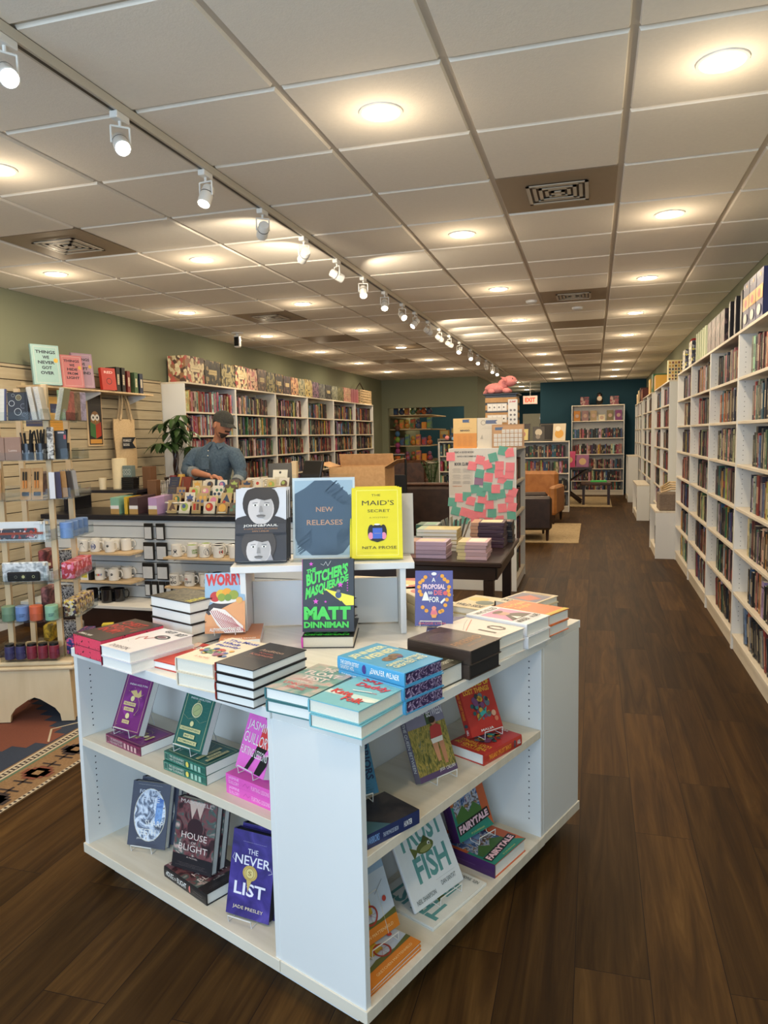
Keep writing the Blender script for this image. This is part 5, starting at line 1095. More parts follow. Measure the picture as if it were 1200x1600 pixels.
# ------------------------------------------------------------------ sales counter
CY = 5.13
t = thing('sales_counter', 'sales counter with a black top and white slatwall front', 'counter', (0, 0, 0))
mb = MB(); mb.box(-4.5, -1.75, CY-.03, 5.75, .862, .90, M_BLACKTOP, .003); mb.build('countertop', t)
mb = MB(); mb.box(-4.5, -1.8, CY+.022, CY+.034, .10, .861, M_GROOVE)
z = .12
while z < .84: mb.box(-4.5, -1.8, CY+.002, CY+.021, z, min(z+.0985, .861)-.0065, M_SLATW, .0008); z += .0985
mb.build('slatted_front', t)
mb = MB(); mb.box(-4.5, -1.8, CY+.04, 5.6, .0, .855, M_WHITE); mb.build('body', t)
mb = MB(); mb.box(-4.5, -1.8, CY-.32, CY, .19, .215, M_WHITE, .002); mb.box(-4.5, -1.8, CY-.30, CY-.28, 0, .189, M_DARKWOOD); mb.build('base_ledge', t)
# raised back ledge
t = thing('raised_ledge', 'dark raised ledge at the left end of the sales counter', 'shelf', (0, 0, 0)); mb = MB(); mb.box(-4.5, -3.72, 5.35, 5.72, 1.06, 1.085, M_BLACKTOP, .002); mb.build('top_board', t); mb = MB(); mb.box(-4.48, -4.45, 5.37, 5.7, .901, 1.059, M_BLACKTOP); mb.build('support_panel', t); mb = MB(); mb.box(-3.77, -3.74, 5.37, 5.7, .901, 1.059, M_BLACKTOP); mb.build('support_panel', t)
# mugs
M_MUG = mat('white_glazed_ceramic', (226, 224, 218), .15, .01, coat=.5); M_MUGB = mat('black_glazed_ceramic', (18, 18, 22), .15, .01, coat=.5); M_MUGG = mat('lime_interior_glaze', (150, 180, 60), .2)
def mug(label, x, y, z, rz=0, m=None, art=None, inner=None, group=None, h=.095, r=.041):
    m = m or M_MUG; t = thing('mug', label, 'mug', (x, y, z), R(rz), group); mb = MB()
    mb.lathe([(0, .002), (r*.86, .0), (r, .006), (r, h-.002), (r-.002, h), (r-.0045, h-.002)], m, 22); mb.lathe([(r-.0045, h-.002), (r-.005, .008), (0, .006)], inner or m, 22)
    if art: P = Print(mb, lambda u, v, l: ((r+.0004+l)*math.sin((u-.035)/r), -(r+.0004+l)*math.cos((u-.035)/r), v), .07, h, .0002); art(P)
    mb.build('body', t)
    mb = MB(); mb.tube([(r-.002, 0, h*.82), (r+.018, 0, h*.85), (r+.030, 0, h*.62), (r+.027, 0, h*.36), (r+.012, 0, h*.18), (r-.002, 0, h*.2)], .0055, m, 7); mb.build('handle', t)
DK = (44, 46, 54)
arts = {
 'moustache portrait': lambda P: (P.disc(.5, .7, .16, DK), P.disc(.5, .66, .11, (216, 210, 204)), P.poly([(.15, .3), (.85, .3), (.7, .5), (.3, .5)], DK), P.line([(.4, .62), (.6, .62)], .003, DK)),
 'blue crest': lambda P: (P.disc(.5, .5, .3, (70, 80, 130), .26), P.disc(.5, .5, .2, (200, 200, 210), .17), P.text('FUN', .35, .42, .65, .58, (70, 80, 130), .03)),
 'crossed emblem': lambda P: (P.line([(.25, .25), (.75, .6)], .006, BLK), P.line([(.75, .25), (.25, .6)], .006, BLK), P.disc(.5, .58, .14, BLK), P.disc(.45, .6, .03, WHT), P.disc(.56, .6, .03, WHT)),
 'bearded man': lambda P: (P.disc(.5, .55, .18, DK), P.disc(.5, .6, .1, (206, 200, 190)), P.poly([(.25, .2), (.75, .2), (.6, .42), (.4, .42)], DK)),
 'green print': lambda P: (P.text('GREEN', .15, .5, .85, .66, (110, 150, 60), .03), P.text('THUMB', .15, .3, .85, .46, (110, 150, 60), .03)),
 'navy house': lambda P: (P.poly([(.3, .25), (.7, .25), (.7, .55), (.5, .75), (.3, .55)], (50, 60, 84)), P.rect(.44, .25, .56, .42, WHT), P.ring(.5, .5, .4, .03, (50, 60, 84))),
 'red flower': lambda P: (P.disc(.5, .5, .26, (170, 40, 44), .18), P.text('LOVE', .25, .74, .75, .86, DK, .02), P.disc(.5, .5, .1, DK)),
 'blue feather': lambda P: (P.line([(.35, .25), (.65, .75)], .006, (60, 80, 120)), P.ring(.5, .5, .3, .02, (60, 80, 120))),
 'POT HEAD': lambda P: (P.text('POT', .12, .6, .88, .84, BLK, .03), P.text('HEAD', .12, .2, .88, .44, BLK, .03), P.disc(.5, .52, .06, BLK)),
 'cat lettering': lambda P: (P.text('Hello', .12, .55, .5, .75, (180, 60, 60), .01), P.text('gorgeous', .15, .25, .88, .48, DK, .01)),
 'skull': lambda P: (P.disc(.5, .55, .2, BLK), P.disc(.42, .58, .05, WHT), P.disc(.58, .58, .05, WHT), P.rect(.42, .28, .58, .42, BLK)),
 'rainbow word': lambda P: [P.text(ch, .08+.15*i, .42, .2+.15*i, .6, c, .03) for i, (ch, c) in enumerate(zip('mellow', [(80, 120, 190), (60, 150, 90), (220, 150, 40), (200, 60, 60), (150, 60, 150), (60, 130, 180)]))],
}
def mshelf(label, x0, x1, z):
    t = thing('mug_shelf', label, 'shelf', (x0, CY+.0, z-.018), 0, 'small wooden shelves on the counter front'); mb = MB(); mb.box(0, x1-x0, -.21, 0, 0, .016, M_PLY, .001); mb.build('board', t); mb = MB(); mb.box(.02, .03, -.10, 0, -.03, -.001, M_METALW); mb.box(x1-x0-.03, x1-x0-.02, -.10, 0, -.03, -.001, M_METALW); mb.build('bracket', t)
mshelf('upper left wooden mug shelf on the counter front', -4.25, -3.52, .615); mshelf('lower left wooden mug shelf on the counter front', -4.25, -3.52, .385)
mshelf('upper right wooden mug shelf on the counter front', -3.22, -2.45, .595); mshelf('lower right wooden mug shelf on the counter front', -3.22, -2.45, .365)
def mx(px): return -3.91+(px-140)*.00568
for k, (px, a) in enumerate(((128, 'moustache portrait'), (147, 'blue crest'), (171, 'crossed emblem'))): mug('white mug with %s on the upper left shelf of the counter' % a, mx(px), 4.97, .6145, 12, art=arts[a], group='mugs on the upper left shelf')
for k in range(4): mug('white mug in the back row of the upper left counter shelf, %s from left' % ORD[k], mx(134+17*k), 5.075, .6145, 20+7*k, group='back row mugs, upper left shelf')
for k, (px, a) in enumerate(((152, 'rainbow word'), (175, 'crossed emblem'))): mug('white mug with %s on the lower left shelf of the counter' % a, mx(px), 4.97, .3845, 12, art=arts[a], group='mugs on the lower left shelf')
for k in range(2): mug('white mug in the back row of the lower left counter shelf, %s' % ('left', 'right')[k], mx(166+17*k), 5.075, .3845, 25, group='back row mugs, lower left shelf')
for k, (px, a, inn) in enumerate(((278, 'bearded man', None), (302, 'green print', M_MUGG), (321, 'navy house', None), (342, 'red flower', M_MUGB), (366, 'blue feather', None))): mug('white mug with %s on the upper right shelf of the counter' % a, mx(px), 4.97, .5945, 15 if k == 0 else 60, art=arts[a], inner=inn, group='mugs on the upper right shelf')
for k in range(4): mug('mug with %s rim, %s in the back row of the upper right counter shelf' % (('white', 'green', 'black', 'black')[k], ORD[k]), mx(292+21*k), 5.075, .5945, 30, inner=(None, M_MUGG, M_MUGB, M_MUGB)[k], group='back row mugs, upper right shelf')
for k, (px, a) in enumerate(((273, 'POT HEAD'), (296, 'cat lettering'), (320, 'navy house'), (342, 'skull'), (364, 'blue crest'))): mug('white mug with %s on the lower right shelf of the counter' % ('black capital lettering' if a == 'POT HEAD' else a), mx(px), 4.97, .3645, 10 if k < 2 else 55, art=arts[a], group='mugs on the lower right shelf')
for k in range(4): mug('mug with %s rim, %s in the back row of the lower right counter shelf' % (('white', 'white', 'black', 'black')[k], ORD[k]), mx(286+21*k), 5.075, .3645, 30, inner=(None, None, M_MUGB, M_MUGB)[k], group='back row mugs, lower right shelf')
for k, (px, y) in enumerate(((146, 4.93), (160, 4.99), (172, 4.92), (184, 4.98))): mug('black mug on the low white ledge of the counter, %s from the left' % ORD[k], mx(px)-.02, y, .2155, 10+9*k, M_MUGB, group='black mugs on the low ledge', h=.105, r=.046)
mug('black and white striped mug box-mate on the lower left shelf'.replace(' box-mate', ''), mx(156), 5.08, .3845, 0, M_MUGB, art=lambda P: P.line([(.2, .2), (.5, .9)], .01, WHT)) if False else None
carton('yellow and black box beside the mugs on the lower left counter shelf', mx(132)-.05, mx(132)+.05, 4.94, 5.0, .3845, .10, BLKC, lambda P: (P.rect(.0, .0, .75, 1, (226, 226, 222)), P.rect(.1, .2, .65, .6, (220, 206, 60))), side='-y', group=None, cat='box', name='mug_box')
# hanging black pouches of socks
def pouch(label, x, z, w, h, y=5.11):
    t = thing('hanging_packet', label, 'packet', (x, y, z), 0, 'black packets with white labels on the counter front'); mb = MB(); mb.box(0, w, -.012, .004, 0, h, M_BLACK, .003); mb.build('backing_card', t)
    mb = MB(); mb.box(.008, w-.008, -.0145, -.0125, .01, h*.78, ink((196, 200, 204))); P = Print(mb, lambda u, v, l: (u, -.0145-l, v), w, h); art_lines(P, .18, .82, .15, .72, 9, (120, 124, 130), .002); mb.build('label_sheet', t)
for row, (z, xs, w, h) in enumerate(((.70, (-3.50, -3.39), .078, .135), (.535, (-3.515, -3.395), .098, .145), (.375, (-3.535, -3.40), .105, .135), (.235, (-3.52, -3.455, -3.39, -3.325), .055, .125))):
    for i, x in enumerate(xs): pouch('black packet with pale printed label on the counter front, %s row, %s' % (('top', 'second', 'third', 'bottom')[row], ('leftmost', 'second', 'third', 'rightmost')[i] if len(xs) > 2 else ('left', 'right')[i]), x, z, w, h)
# goods on the counter
def wedge(label, x, c, z=.9005):
    t = thing('card_box', label, 'display box', (x, 5.18, z), 0, 'coloured display boxes on the counter'); mb = MB()
    mb.prism([(0, 0), (.26, 0), (.26, .145), (0, .135)], 0, 0, .08, ink(c)); mb.build('box_body', t)
    mb = MB(); mb.box(-.0005, .0805, -.002, 0, .0, .042, ink((176, 142, 88))); mb.box(.0, .08, -.0022, 0, .042, .07, ink((222, 222, 226))); mb.build('label_band', t)
wedge('mint green slanted display box on the counter', -3.86, (128, 176, 156)); wedge('dark brown slanted display box on the counter, between mint and lilac', -3.68, (76, 58, 62)); wedge('lilac slanted display box on the counter', -3.50, (182, 150, 196))
mb = MB(); mb.box(0, .03, 0, .2, 0, .14, ink((206, 170, 60))); tag(mb.build('card_box', loc=(-3.735, 5.19, .9005)), 'narrow yellow box tucked between the mint and brown boxes', 'box')
def hangcard(name, label, x, y, z, w, h, base, art, rz=0, tilt=12, cat='sticker', group=None, th=.004):
    mb = MB(); mb.box(0, w, 0, h, 0, th, ink(base)); art(Print(mb, lambda u, v, l: (u, v, th+l), w, h, .0003))
    o = mb.build(name); o.matrix_world = Matrix.Translation((x, y, z)) @ Matrix.Rotation(R(rz), 4, 'Z') @ Matrix.Rotation(R(90-tilt), 4, 'X'); tag(o, label, cat, group)
# clear tiered sticker rack
t = thing('sticker_rack', 'clear tiered rack of stickers and bookmarks on the counter', 'display rack', (-3.36, 5.2, .9)); mb = MB()
for i in range(4): mb.box(0, 1.02, .075*i, .075*i+.07, .055*i+.001, .055*i+.004, M_ACRYL); mb.box(0, 1.02, .075*i, .075*i+.003, .055*i+.004, .055*i+.03, M_ACRYL)
mb.box(0, .004, 0, .3, 0, .22, M_ACRYL); mb.box(1.016, 1.02, 0, .3, 0, .22, M_ACRYL); mb.build('acrylic_tiers', t)
r = random.Random(21); SC_ = [(176, 60, 50), (60, 110, 90), (206, 160, 80), (70, 90, 140), (190, 120, 150), (206, 196, 170), (90, 70, 60), (40, 60, 90), (150, 170, 90)]
n = 0
for i in range(4):
    for j in range(9):
        c = r.choice([(190, 172, 132), (170, 148, 108), (196, 190, 176), (150, 122, 86), (206, 200, 186), (90, 76, 64)]); c2, c3 = r.choice(SC_), r.choice(SC_)
        kd = r.randrange(5)
        fa = [lambda P, a=c2, b=c3: (P.disc(.5, .55, .34, a), P.disc(.42, .62, .17, b), P.rect(.12, .06, .88, .18, (216, 210, 196))),
              lambda P, a=c2, b=c3: (P.star(.5, .55, .42, a, 6, .6), P.rect(.3, .3, .7, .5, b)),
              lambda P, a=c2, b=c3: (P.poly([(.1, .2), (.5, .9), (.9, .25), (.5, .35)], a), P.disc(.35, .3, .14, b), P.line([(.15, .1), (.85, .12)], .004, (80, 70, 60))),
              lambda P, a=c2, b=c3: (P.rect(.18, .3, .46, .85, a), P.rect(.54, .3, .82, .85, b), P.line([(.2, .15), (.8, .15)], .004, (80, 70, 60))),
              lambda P, a=c2, b=c3: [P.disc(.2+.2*q, .35+.3*((q*3) % 2), .14, (a, b)[q % 2]) for q in range(4)]][kd]
        hangcard('sticker_card', 'small %s card in tier %s of the counter sticker rack, %s from the left' % (('buff', 'kraft', 'pale')[j % 3], ('one', 'two', 'three', 'four')[i], ORD[j]), -3.35+.112*j+r.uniform(-.006, .006), 5.215+.075*i, .9055+.055*i, .098*r.uniform(.8, 1.05), .10*r.uniform(.85, 1.15), c, fa, rz=r.uniform(-6, 6), tilt=r.uniform(8, 22), group='cards in the counter sticker rack', cat='card')
for k in range(2): hangcard('round_logo_card', 'large cream card with open-book emblem at the back of the counter, %s' % ('left', 'right')[k], -2.80+.125*k, 5.56, 1.055, .115, .12, (216, 208, 190), lambda P: (P.ring(.5, .5, .4, .03, (90, 90, 84)), P.rect(.3, .38, .48, .6, (60, 60, 60)), P.rect(.52, .38, .7, .6, (60, 60, 60)), P.rect(.32, .41, .46, .57, WHT), P.rect(.54, .41, .68, .57, WHT), P.text('BOOKSHOP', .28, .66, .72, .74, (90, 90, 84), .01)), cat='card')
hangcard('hanging_packet', 'white packet card with a hang hole beside the monitor on the counter', -2.56, 5.55, 1.09, .13, .15, (220, 216, 200), lambda P: (P.disc(.5, .85, .08, (60, 60, 60)), P.rect(.15, .15, .85, .6, (196, 190, 170)), art_lines(P, .2, .8, .2, .5, 5, (120, 116, 100), .003)), cat='packet')
for k, (x, c, nm) in enumerate(((-3.48, (50, 56, 76), 'dark blue'), (-3.37, (110, 50, 40), 'russet'), (-3.24, (210, 202, 180), 'patterned cream'), (-3.16, (212, 204, 184), 'patterned white'))):
    hangcard('bookmark_packet', '%s bookmark packet leaning at the back of the counter' % nm, x, 5.42, 1.0 if k < 2 else 1.0, .10 if k < 2 else .075, .2 if k < 2 else .165, c, (lambda k: lambda P: (art_lines(P, .2, .8, .1, .9, 7, (200, 180, 60) if k == 0 else (90, 80, 70), .006)))(k), tilt=20, rz=-6, cat='packet')
mb = MB(); mb.box(-3.5, -3.0, 5.47, 5.5, .901, 1.0, M_ACRYL)
tag(mb.build('acrylic_riser'), 'clear acrylic riser under the bookmark packets on the counter', 'riser')
for k in range(6):
    mb = MB(); a = [(.03*math.cos(2*PI*i/14), .045*math.sin(2*PI*i/14)*(.7+.05*k), .01) for i in range(14)]; mb.tube(a, .005, M_METALW, 5, True)
    tag(mb.build('cord_loop', loc=(-3.36+.07*(k % 3), 5.27+.0, .905+.075*(k//3))), 'coiled white cord on the counter among the bookmarks', 'cord', 'coiled white cords on the counter')
# ledge goods
LZ_ = 1.0855
mb = MB(); mb.lathe([(.0, 0), (.062, 0), (.062, .265), (.02, .268), (.02, .26), (0, .26)], mat('paper_towel', (226, 208, 168), .9), 24); tag(mb.build('paper_towel_roll', loc=(-4.02, 5.55, LZ_)), 'upright roll of paper towel on the raised ledge', 'paper roll')
mb = MB(); mb.lathe([(0, 0), (.028, 0), (.034, .10), (.03, .10), (0, .09)], mat('cream_ceramic', (222, 206, 172), .4), 18); tag(mb.build('cup', loc=(-4.12, 5.44, LZ_)), 'cream cup in front of the paper towel roll', 'cup')
for k in range(6): mb = MB(); mb.box(-.06, .06, -.045, .045, 0, .016, M_BLACK, .002); tag(mb.build('notebook', loc=(-3.90+.001*k, 5.52, LZ_+.017*k)), 'black boxed notebook in the small pile on the raised ledge, %s from the bottom' % ORD[k], 'notebook', 'black boxed notebooks on the ledge')
carton('blue-grey box with white scallops on top of the black notebooks', -3.95, -3.86, 5.49, 5.55, LZ_+.1025, .10, mat('blue_grey_carton', (104, 120, 116), .5), lambda P: [P.ring(.2+.3*i, .3+.3*j, .12, .03, (206, 210, 200)) for i in range(3) for j in range(2)], side='-y', group=None, cat='box', name='gift_box')
for k, (x, y, w, h, z) in enumerate(((-3.76, 5.56, .09, .19, 0), (-3.68, 5.50, .085, .14, 0))):
    carton('brown kraft box standing on the ledge, %s' % ('taller one', 'shorter one')[k], x-.04, x-.04+w, y, y+.08, LZ_ if k == 0 else .9005, h if k == 0 else h+.12, mat('brown_kraft_box', (106, 72, 44), .7), None, side='-y', group='brown boxes on the ledge', cat='box', name='cardboard_box', rz=-8+14*k)
mb = MB(); mb.lathe([(0, 0), (.028, 0), (.036, .10), (0, .10)], mat('kraft_cup_sleeve', (150, 116, 84), .7), 18); tag_ = thing('takeaway_cup', 'takeaway coffee cup with a white lid on the counter', 'cup', (-3.52, 5.60, 1.0)); mb.build('cup_body', tag_); mb = MB(); mb.lathe([(.038, .098), (.038, .108), (.032, .118), (0, .118)], M_METALW, 18); mb.build('lid', tag_)
mb = MB(); mb.box(-3.6, -3.2, 5.52, 5.74, .901, .999, M_BLACKTOP, .002); tag(mb.build('black_riser'), 'low black box riser behind the display boxes on the counter', 'riser')
for k, (x, c, h, nm) in enumerate(((-3.58, (120, 34, 34), .19, 'red'), (-3.50, (190, 150, 66), .20, 'gold'), (-3.42, (96, 60, 44), .17, 'brown'), (-3.35, (110, 70, 60), .14, 'russet'))):
    mb = MB(); mb.lathe([(0, 0), (.034, 0), (.034, h*.9), (.03, h), (0, h)], mat('tin_%s' % nm, c, .35), 18); tag(mb.build('tin', loc=(x, 5.70, 1.0)), '%s cylindrical tin at the back of the counter by the plant' % nm, 'tin', 'tins at the back of the counter')
t = thing('wire_card_holder', 'white wire holder of small tags beside the tins', 'holder', (-3.62, 5.60, 1.0)); mb = MB()
for i in range(6): mb.tube([(-.04+.018*i, 0, 0), (-.04+.018*i, .02, .1+.015*i), (-.02+.018*i, .0, .15)], .003, M_METALW, 5)
mb.build('wires', t)
# monitors, box
def monitor(label, x, y, z, rz, w, h):
    t = thing('monitor', label, 'monitor', (x, y, z), R(rz)); mb = MB(); mb.X = Matrix.Translation((0, 0, .07)) @ Matrix.Rotation(R(-16), 4, 'X'); mb.box(-w/2, w/2, -.012, .012, 0, h, M_BLACK, .006); mb.build('screen_back', t)
    mb = MB(); mb.box(-.015, .015, -.01, .04, .01, .13, M_BLACK, .003); mb.build('neck', t); mb = MB(); mb.box(-.09, .09, -.08, .08, 0, .012, M_BLACK, .004); mb.build('foot', t)
monitor('black monitor seen from behind on the sales counter, left one', -2.50, 5.62, .9005, 22, .24, .33); monitor('black monitor seen from behind on the sales counter, right one', -2.15, 5.27, .9005, -28, .22, .36)
mb = MB(); mb.box(-2.36, -2.32, 5.5, 5.54, .9005, 1.31, M_MAPLE, .002); tag(mb.build('wooden_post'), 'slim wooden post beside the left monitor on the counter', 'post')
t = thing('cardboard_box', 'large open kraft cardboard box on the counter behind the sign', 'box', (-2.02, 5.455, .9005)); mb = MB(); w, d, h = .46, .28, .36
for a in ((0, .005, 0, d), (w-.005, w, 0, d), (.0051, w-.0051, 0, .005), (.0051, w-.0051, d-.005, d)): mb.box(a[0], a[1], a[2], a[3], 0, h, M_CARD)
mb.box(0, w, 0, d, 0, .004, M_CARD); mb.build('box_body', t)
mb = MB(); mb.X = Matrix.Translation((0, d, h)) @ Matrix.Rotation(R(20), 4, 'X'); mb.box(0, w, 0, .004, 0, .1, M_CARD); mb.X = Matrix.Translation((w, 0, h)) @ Matrix.Rotation(R(60), 4, 'Y'); mb.box(0, .004, 0, d, -.0, .11, M_CARD); mb.X = Matrix.Translation((0, 0, h)) @ Matrix.Rotation(R(-70), 4, 'Y'); mb.box(-.004, 0, 0, d, 0, .1, M_CARD); mb.build('flap', t)
for k, (c, nm) in enumerate((((190, 180, 60), 'yellow'), ((60, 110, 80), 'green'), ((170, 50, 50), 'red'), ((206, 190, 150), 'cream'), ((40, 60, 80), 'navy'))):
    o = bpy.data.objects.new('book', SBM[k % 6]); C.objects.link(o); o.matrix_world = Matrix.Translation((-1.98+.045*k, 5.16, .9005)) @ Matrix.Diagonal((.04, .15, .2+.01*(k % 2), 1)); o.color = L3(c)
    tag(o, '%s book standing on the right end of the sales counter' % nm, 'book', 'books at the end of the counter')
# plant in a pot behind the counter
t = thing('potted_plant', 'leafy green money tree in a dark pot behind the sales counter', 'plant', (-4.20, 6.75, 0)); mb = MB(); mb.box(-.16, .16, -.16, .16, 0, .95, M_WHITE, .004); mb.build('pot_stand', t)
mb = MB(); mb.lathe([(0, .951), (.10, .951), (.13, 1.12), (.12, 1.12), (.11, 1.1), (0, 1.1)], M_DARKWOOD, 20); mb.build('pot', t)
mb = MB(); rr = random.Random(8)
for k in range(3): mb.tube([(.02*math.cos(2*k+i*.9), .02*math.sin(2*k+i*.9), 1.1+.07*i) for i in range(6)], .013, M_DARKWOOD, 6)
mb.build('braided_trunk', t)
M_LEAF = noisemat('dark_green_leaf', [(.3, (36, 58, 30)), (.7, (60, 86, 44))], 12, .35)
for k in range(15):
    a = 2*PI*k/15*2.4+rr.uniform(-.3, .3); rad = rr.uniform(.06, .30); zz = 1.50+rr.uniform(-.05, .34)-rad*.3; bx, by = rad*math.cos(a), rad*math.sin(a)
    mb = MB(); mb.tube([(0, 0, 1.42), (bx*.5, by*.5, zz-.02), (bx, by, zz)], .0035, M_LEAF, 5)
    n = 6
    for q in range(n):
        b = 2*PI*q/n+k; ll = rr.uniform(.12, .17); dx, dy = math.cos(b), math.sin(b); wv = .032; px_, py_ = -dy, dx
        pts = []
        for s_, wd, dz in ((.05, .1, 0), (.35, .8, .008), (.65, 1, -.01), (.85, .6, -.04), (1, .02, -.07)): pts.append((s_, wd, dz-.03*s_))
        vs = []
        for s_, wd, dz in pts: vs += [(bx+dx*ll*s_+px_*wv*wd, by+dy*ll*s_+py_*wv*wd, zz+dz-.006), (bx+dx*ll*s_, by+dy*ll*s_, zz+dz), (bx+dx*ll*s_-px_*wv*wd, by+dy*ll*s_-py_*wv*wd, zz+dz-.006)]
        mb.add(vs, [[3*i+j, 3*i+j+1, 3*i+j+4, 3*i+j+3] for i in range(4) for j in range(2)], M_LEAF, True)
    mb.build('leaf_cluster', t)

# ------------------------------------------------------------------ wooden display tower at the left
RC, RA = (-2.924, 3.303), 18
t = thing('display_tower', 'pale wooden display tower with clear trays on a stool-like base', 'display rack', (RC[0], RC[1], 0), R(RA))
MT = Matrix.Translation((RC[0], RC[1], 0)) @ Matrix.Rotation(R(RA), 4, 'Z')
def stoolside(axis, pos):
    mb = MB(); w = .205; p = [(-w, .012), (-w+.07, .012), (-w+.075, .05), (-w+.10, .085), (-.03, .135), (0, .145), (.03, .135), (w-.10, .085), (w-.075, .05), (w-.07, .012), (w, .012), (w-.012, .295), (-w+.012, .295)]
    mb.prism(p, axis, pos-.009, pos+.009, M_MAPLE); return mb
for pos in (-.197, .197): stoolside(1, pos).build('base_panel', t)
for pos in (-.186, .186):
    mb = MB(); mb.prism([(-.185, .0125), (-.13, .0125), (-.10, .09), (0, .14), (.10, .09), (.13, .0125), (.185, .0125), (.175, .294), (-.175, .294)], 0, pos-.008, pos+.008, M_MAPLE); mb.build('base_panel', t)
mb = MB(); mb.box(-.225, .225, -.225, .225, .2955, .317, M_MAPLE, .008); mb.build('base_top', t)
mb = MB(); mb.box(-.215, .215, -.215, .215, .3175, .342, M_MAPLE, .008); mb.build('turntable_board', t)
for sx in (-.13, .13):
    for sy in (-.13, .13): mb = MB(); mb.box(sx-.014, sx+.014, sy-.012, sy+.012, .343, 1.80, M_MAPLE, .001); mb.build('post', t)
TZ = [.352, .56, .765, .985, 1.20, 1.405, 1.61]
for z in TZ:
    for k in range(4):
        X = Matrix.Rotation(PI/2*k, 4, 'Z'); mb = MB(); mb.X = X
        mb.box(-.145, .145, -.235, -.146, z, z+.003, M_ACRYL); mb.box(-.145, .145, -.2385, -.2355, z, z+.045, M_ACRYL); mb.box(-.148, -.1455, -.238, -.146, z, z+.06, M_ACRYL); mb.box(.1455, .148, -.238, -.146, z, z+.06, M_ACRYL)
        mb.build('acrylic_tray', t)
def tp(x, y, z, rz=0): return MT @ Matrix.Translation((x, y, z)) @ Matrix.Rotation(R(rz), 4, 'Z')
def ritem(name, label, cat, mb, x, y, z, rz=0, group=None, tilt=0):
    o = mb.build(name); o.matrix_world = tp(x, y, z, rz) @ Matrix.Rotation(R(tilt), 4, 'X'); return tag(o, label, cat, group)
def jar(name, label, x, y, z, c, group, r=.033, h=.078, rz=0, txt=None, lid=None):
    mb = MB(); m = mat('tin_%d_%d_%d' % c, c, .45); mb.lathe([(0, 0), (r-.002, 0), (r, .002), (r, h*.5), (r-.0012, h*.505), (r, h*.51), (r, h-.003), (r-.003, h), (0, h)], m, 24)
    if txt:
        P = Print(mb, lambda u, v, l: ((r+.0003+l)*math.sin((u-.03)/r), -(r+.0003+l)*math.cos((u-.03)/r), v), .06, h, .0002); txt(P)
    if lid: mb.lathe([(0, h+.001), (r*.9, h), (r*.9, h+.012), (0, h+.013)], lid, 20)
    ritem(name, label, 'jar', mb, x, y, z, rz, group)
tj = lambda P: (P.text('DRY TOWN', .45, .42, .9, .5, (50, 70, 110), .02), P.text('BAKERY', .45, .3, .85, .38, (50, 70, 110), .02))
z = TZ[1]+.004
for k, (c, nm) in enumerate((((116, 146, 118), 'sage green'), ((112, 142, 196), 'cornflower blue'), ((206, 96, 60), 'orange'))): jar('candle_tin', '%s cylindrical tin in the front tray above the jam jars' % nm, -.11+.072*k, -.19, z, c, 'coloured tins on the display tower', txt=tj if k == 1 else None)
jar('candle_tin', 'mint green cylindrical tin in the front tray above the jam jars', .115, -.19, z, (142, 190, 160), 'coloured tins on the display tower', txt=tj)
z = TZ[0]+.004
for k in range(5):
    c = (60, 56, 96) if k < 2 else (130, 40, 56); l2 = (150, 160, 190) if k < 2 else (196, 110, 120)
    jar('jam_jar', '%s jam jar in the lowest front tray, %s from the left' % ('dark blue' if k < 2 else 'dark red', ORD[k]), -.118+.058*k, -.19, z, c, 'jam jars in the lowest tray', r=.026, h=.07, txt=(lambda l2: lambda P: (P.rect(0, .15, 1, .4, l2), P.rect(0, .55, 1, .62, l2)))(l2), lid=M_BLACK)
# right side trays
for k in range(4): jar('candle_tin', 'cornflower blue tin in the right-hand tray of the tower, %s' % ('nearest', 'second', 'third', 'furthest')[k], .19, -.112+.072*k, TZ[3]+.004, (112, 148, 206), 'blue tins in a row', r=.034, h=.085)
def longbox(label, z, c1, n, hh, m):
    for k in range(n):
        w = .27/n; mb = MB(); mb.box(-.033, .033, 0, w-.003, 0, hh, m, .003); ritem('gift_box', label % (ORD[k]), 'box', mb, .19, -.135+w*k, z, 0, 'boxes in the right-hand trays')
longbox('pink and red patterned gift box in the right-hand tray, %s from the front', TZ[2]+.004, 0, 2, .088, voro('pink_heart_print', [(220, 110, 140), (196, 50, 60), (236, 170, 190), (190, 60, 56)], 60))
longbox('box with brown and cream pattern in the right-hand tray, %s from the front', TZ[1]+.004, 0, 3, .088, voro('brown_mosaic_print', [(60, 44, 40), (206, 190, 150), (130, 90, 60), (216, 206, 190), (80, 60, 90), (220, 190, 80)], 75))
longbox('dark blue box with pink sprigs in the lowest right-hand tray, %s', TZ[0]+.004, 0, 2, .085, voro('navy_pink_print', [(36, 40, 96), (40, 44, 110), (196, 80, 130), (60, 60, 130)], 90))
mb = MB(); mb.box(-.03, .03, 0, .05, .0, .06, mat('maroon_carton', (120, 30, 56), .5)); mb.box(-.0305, .0305, -.0005, .0505, .0601, .09, mat('yellow_carton', (220, 200, 40), .5)); ritem('candy_box', 'yellow and maroon box behind the blue sprigged ones at the right of the tower', 'box', mb, .27, .18, .345, 10)
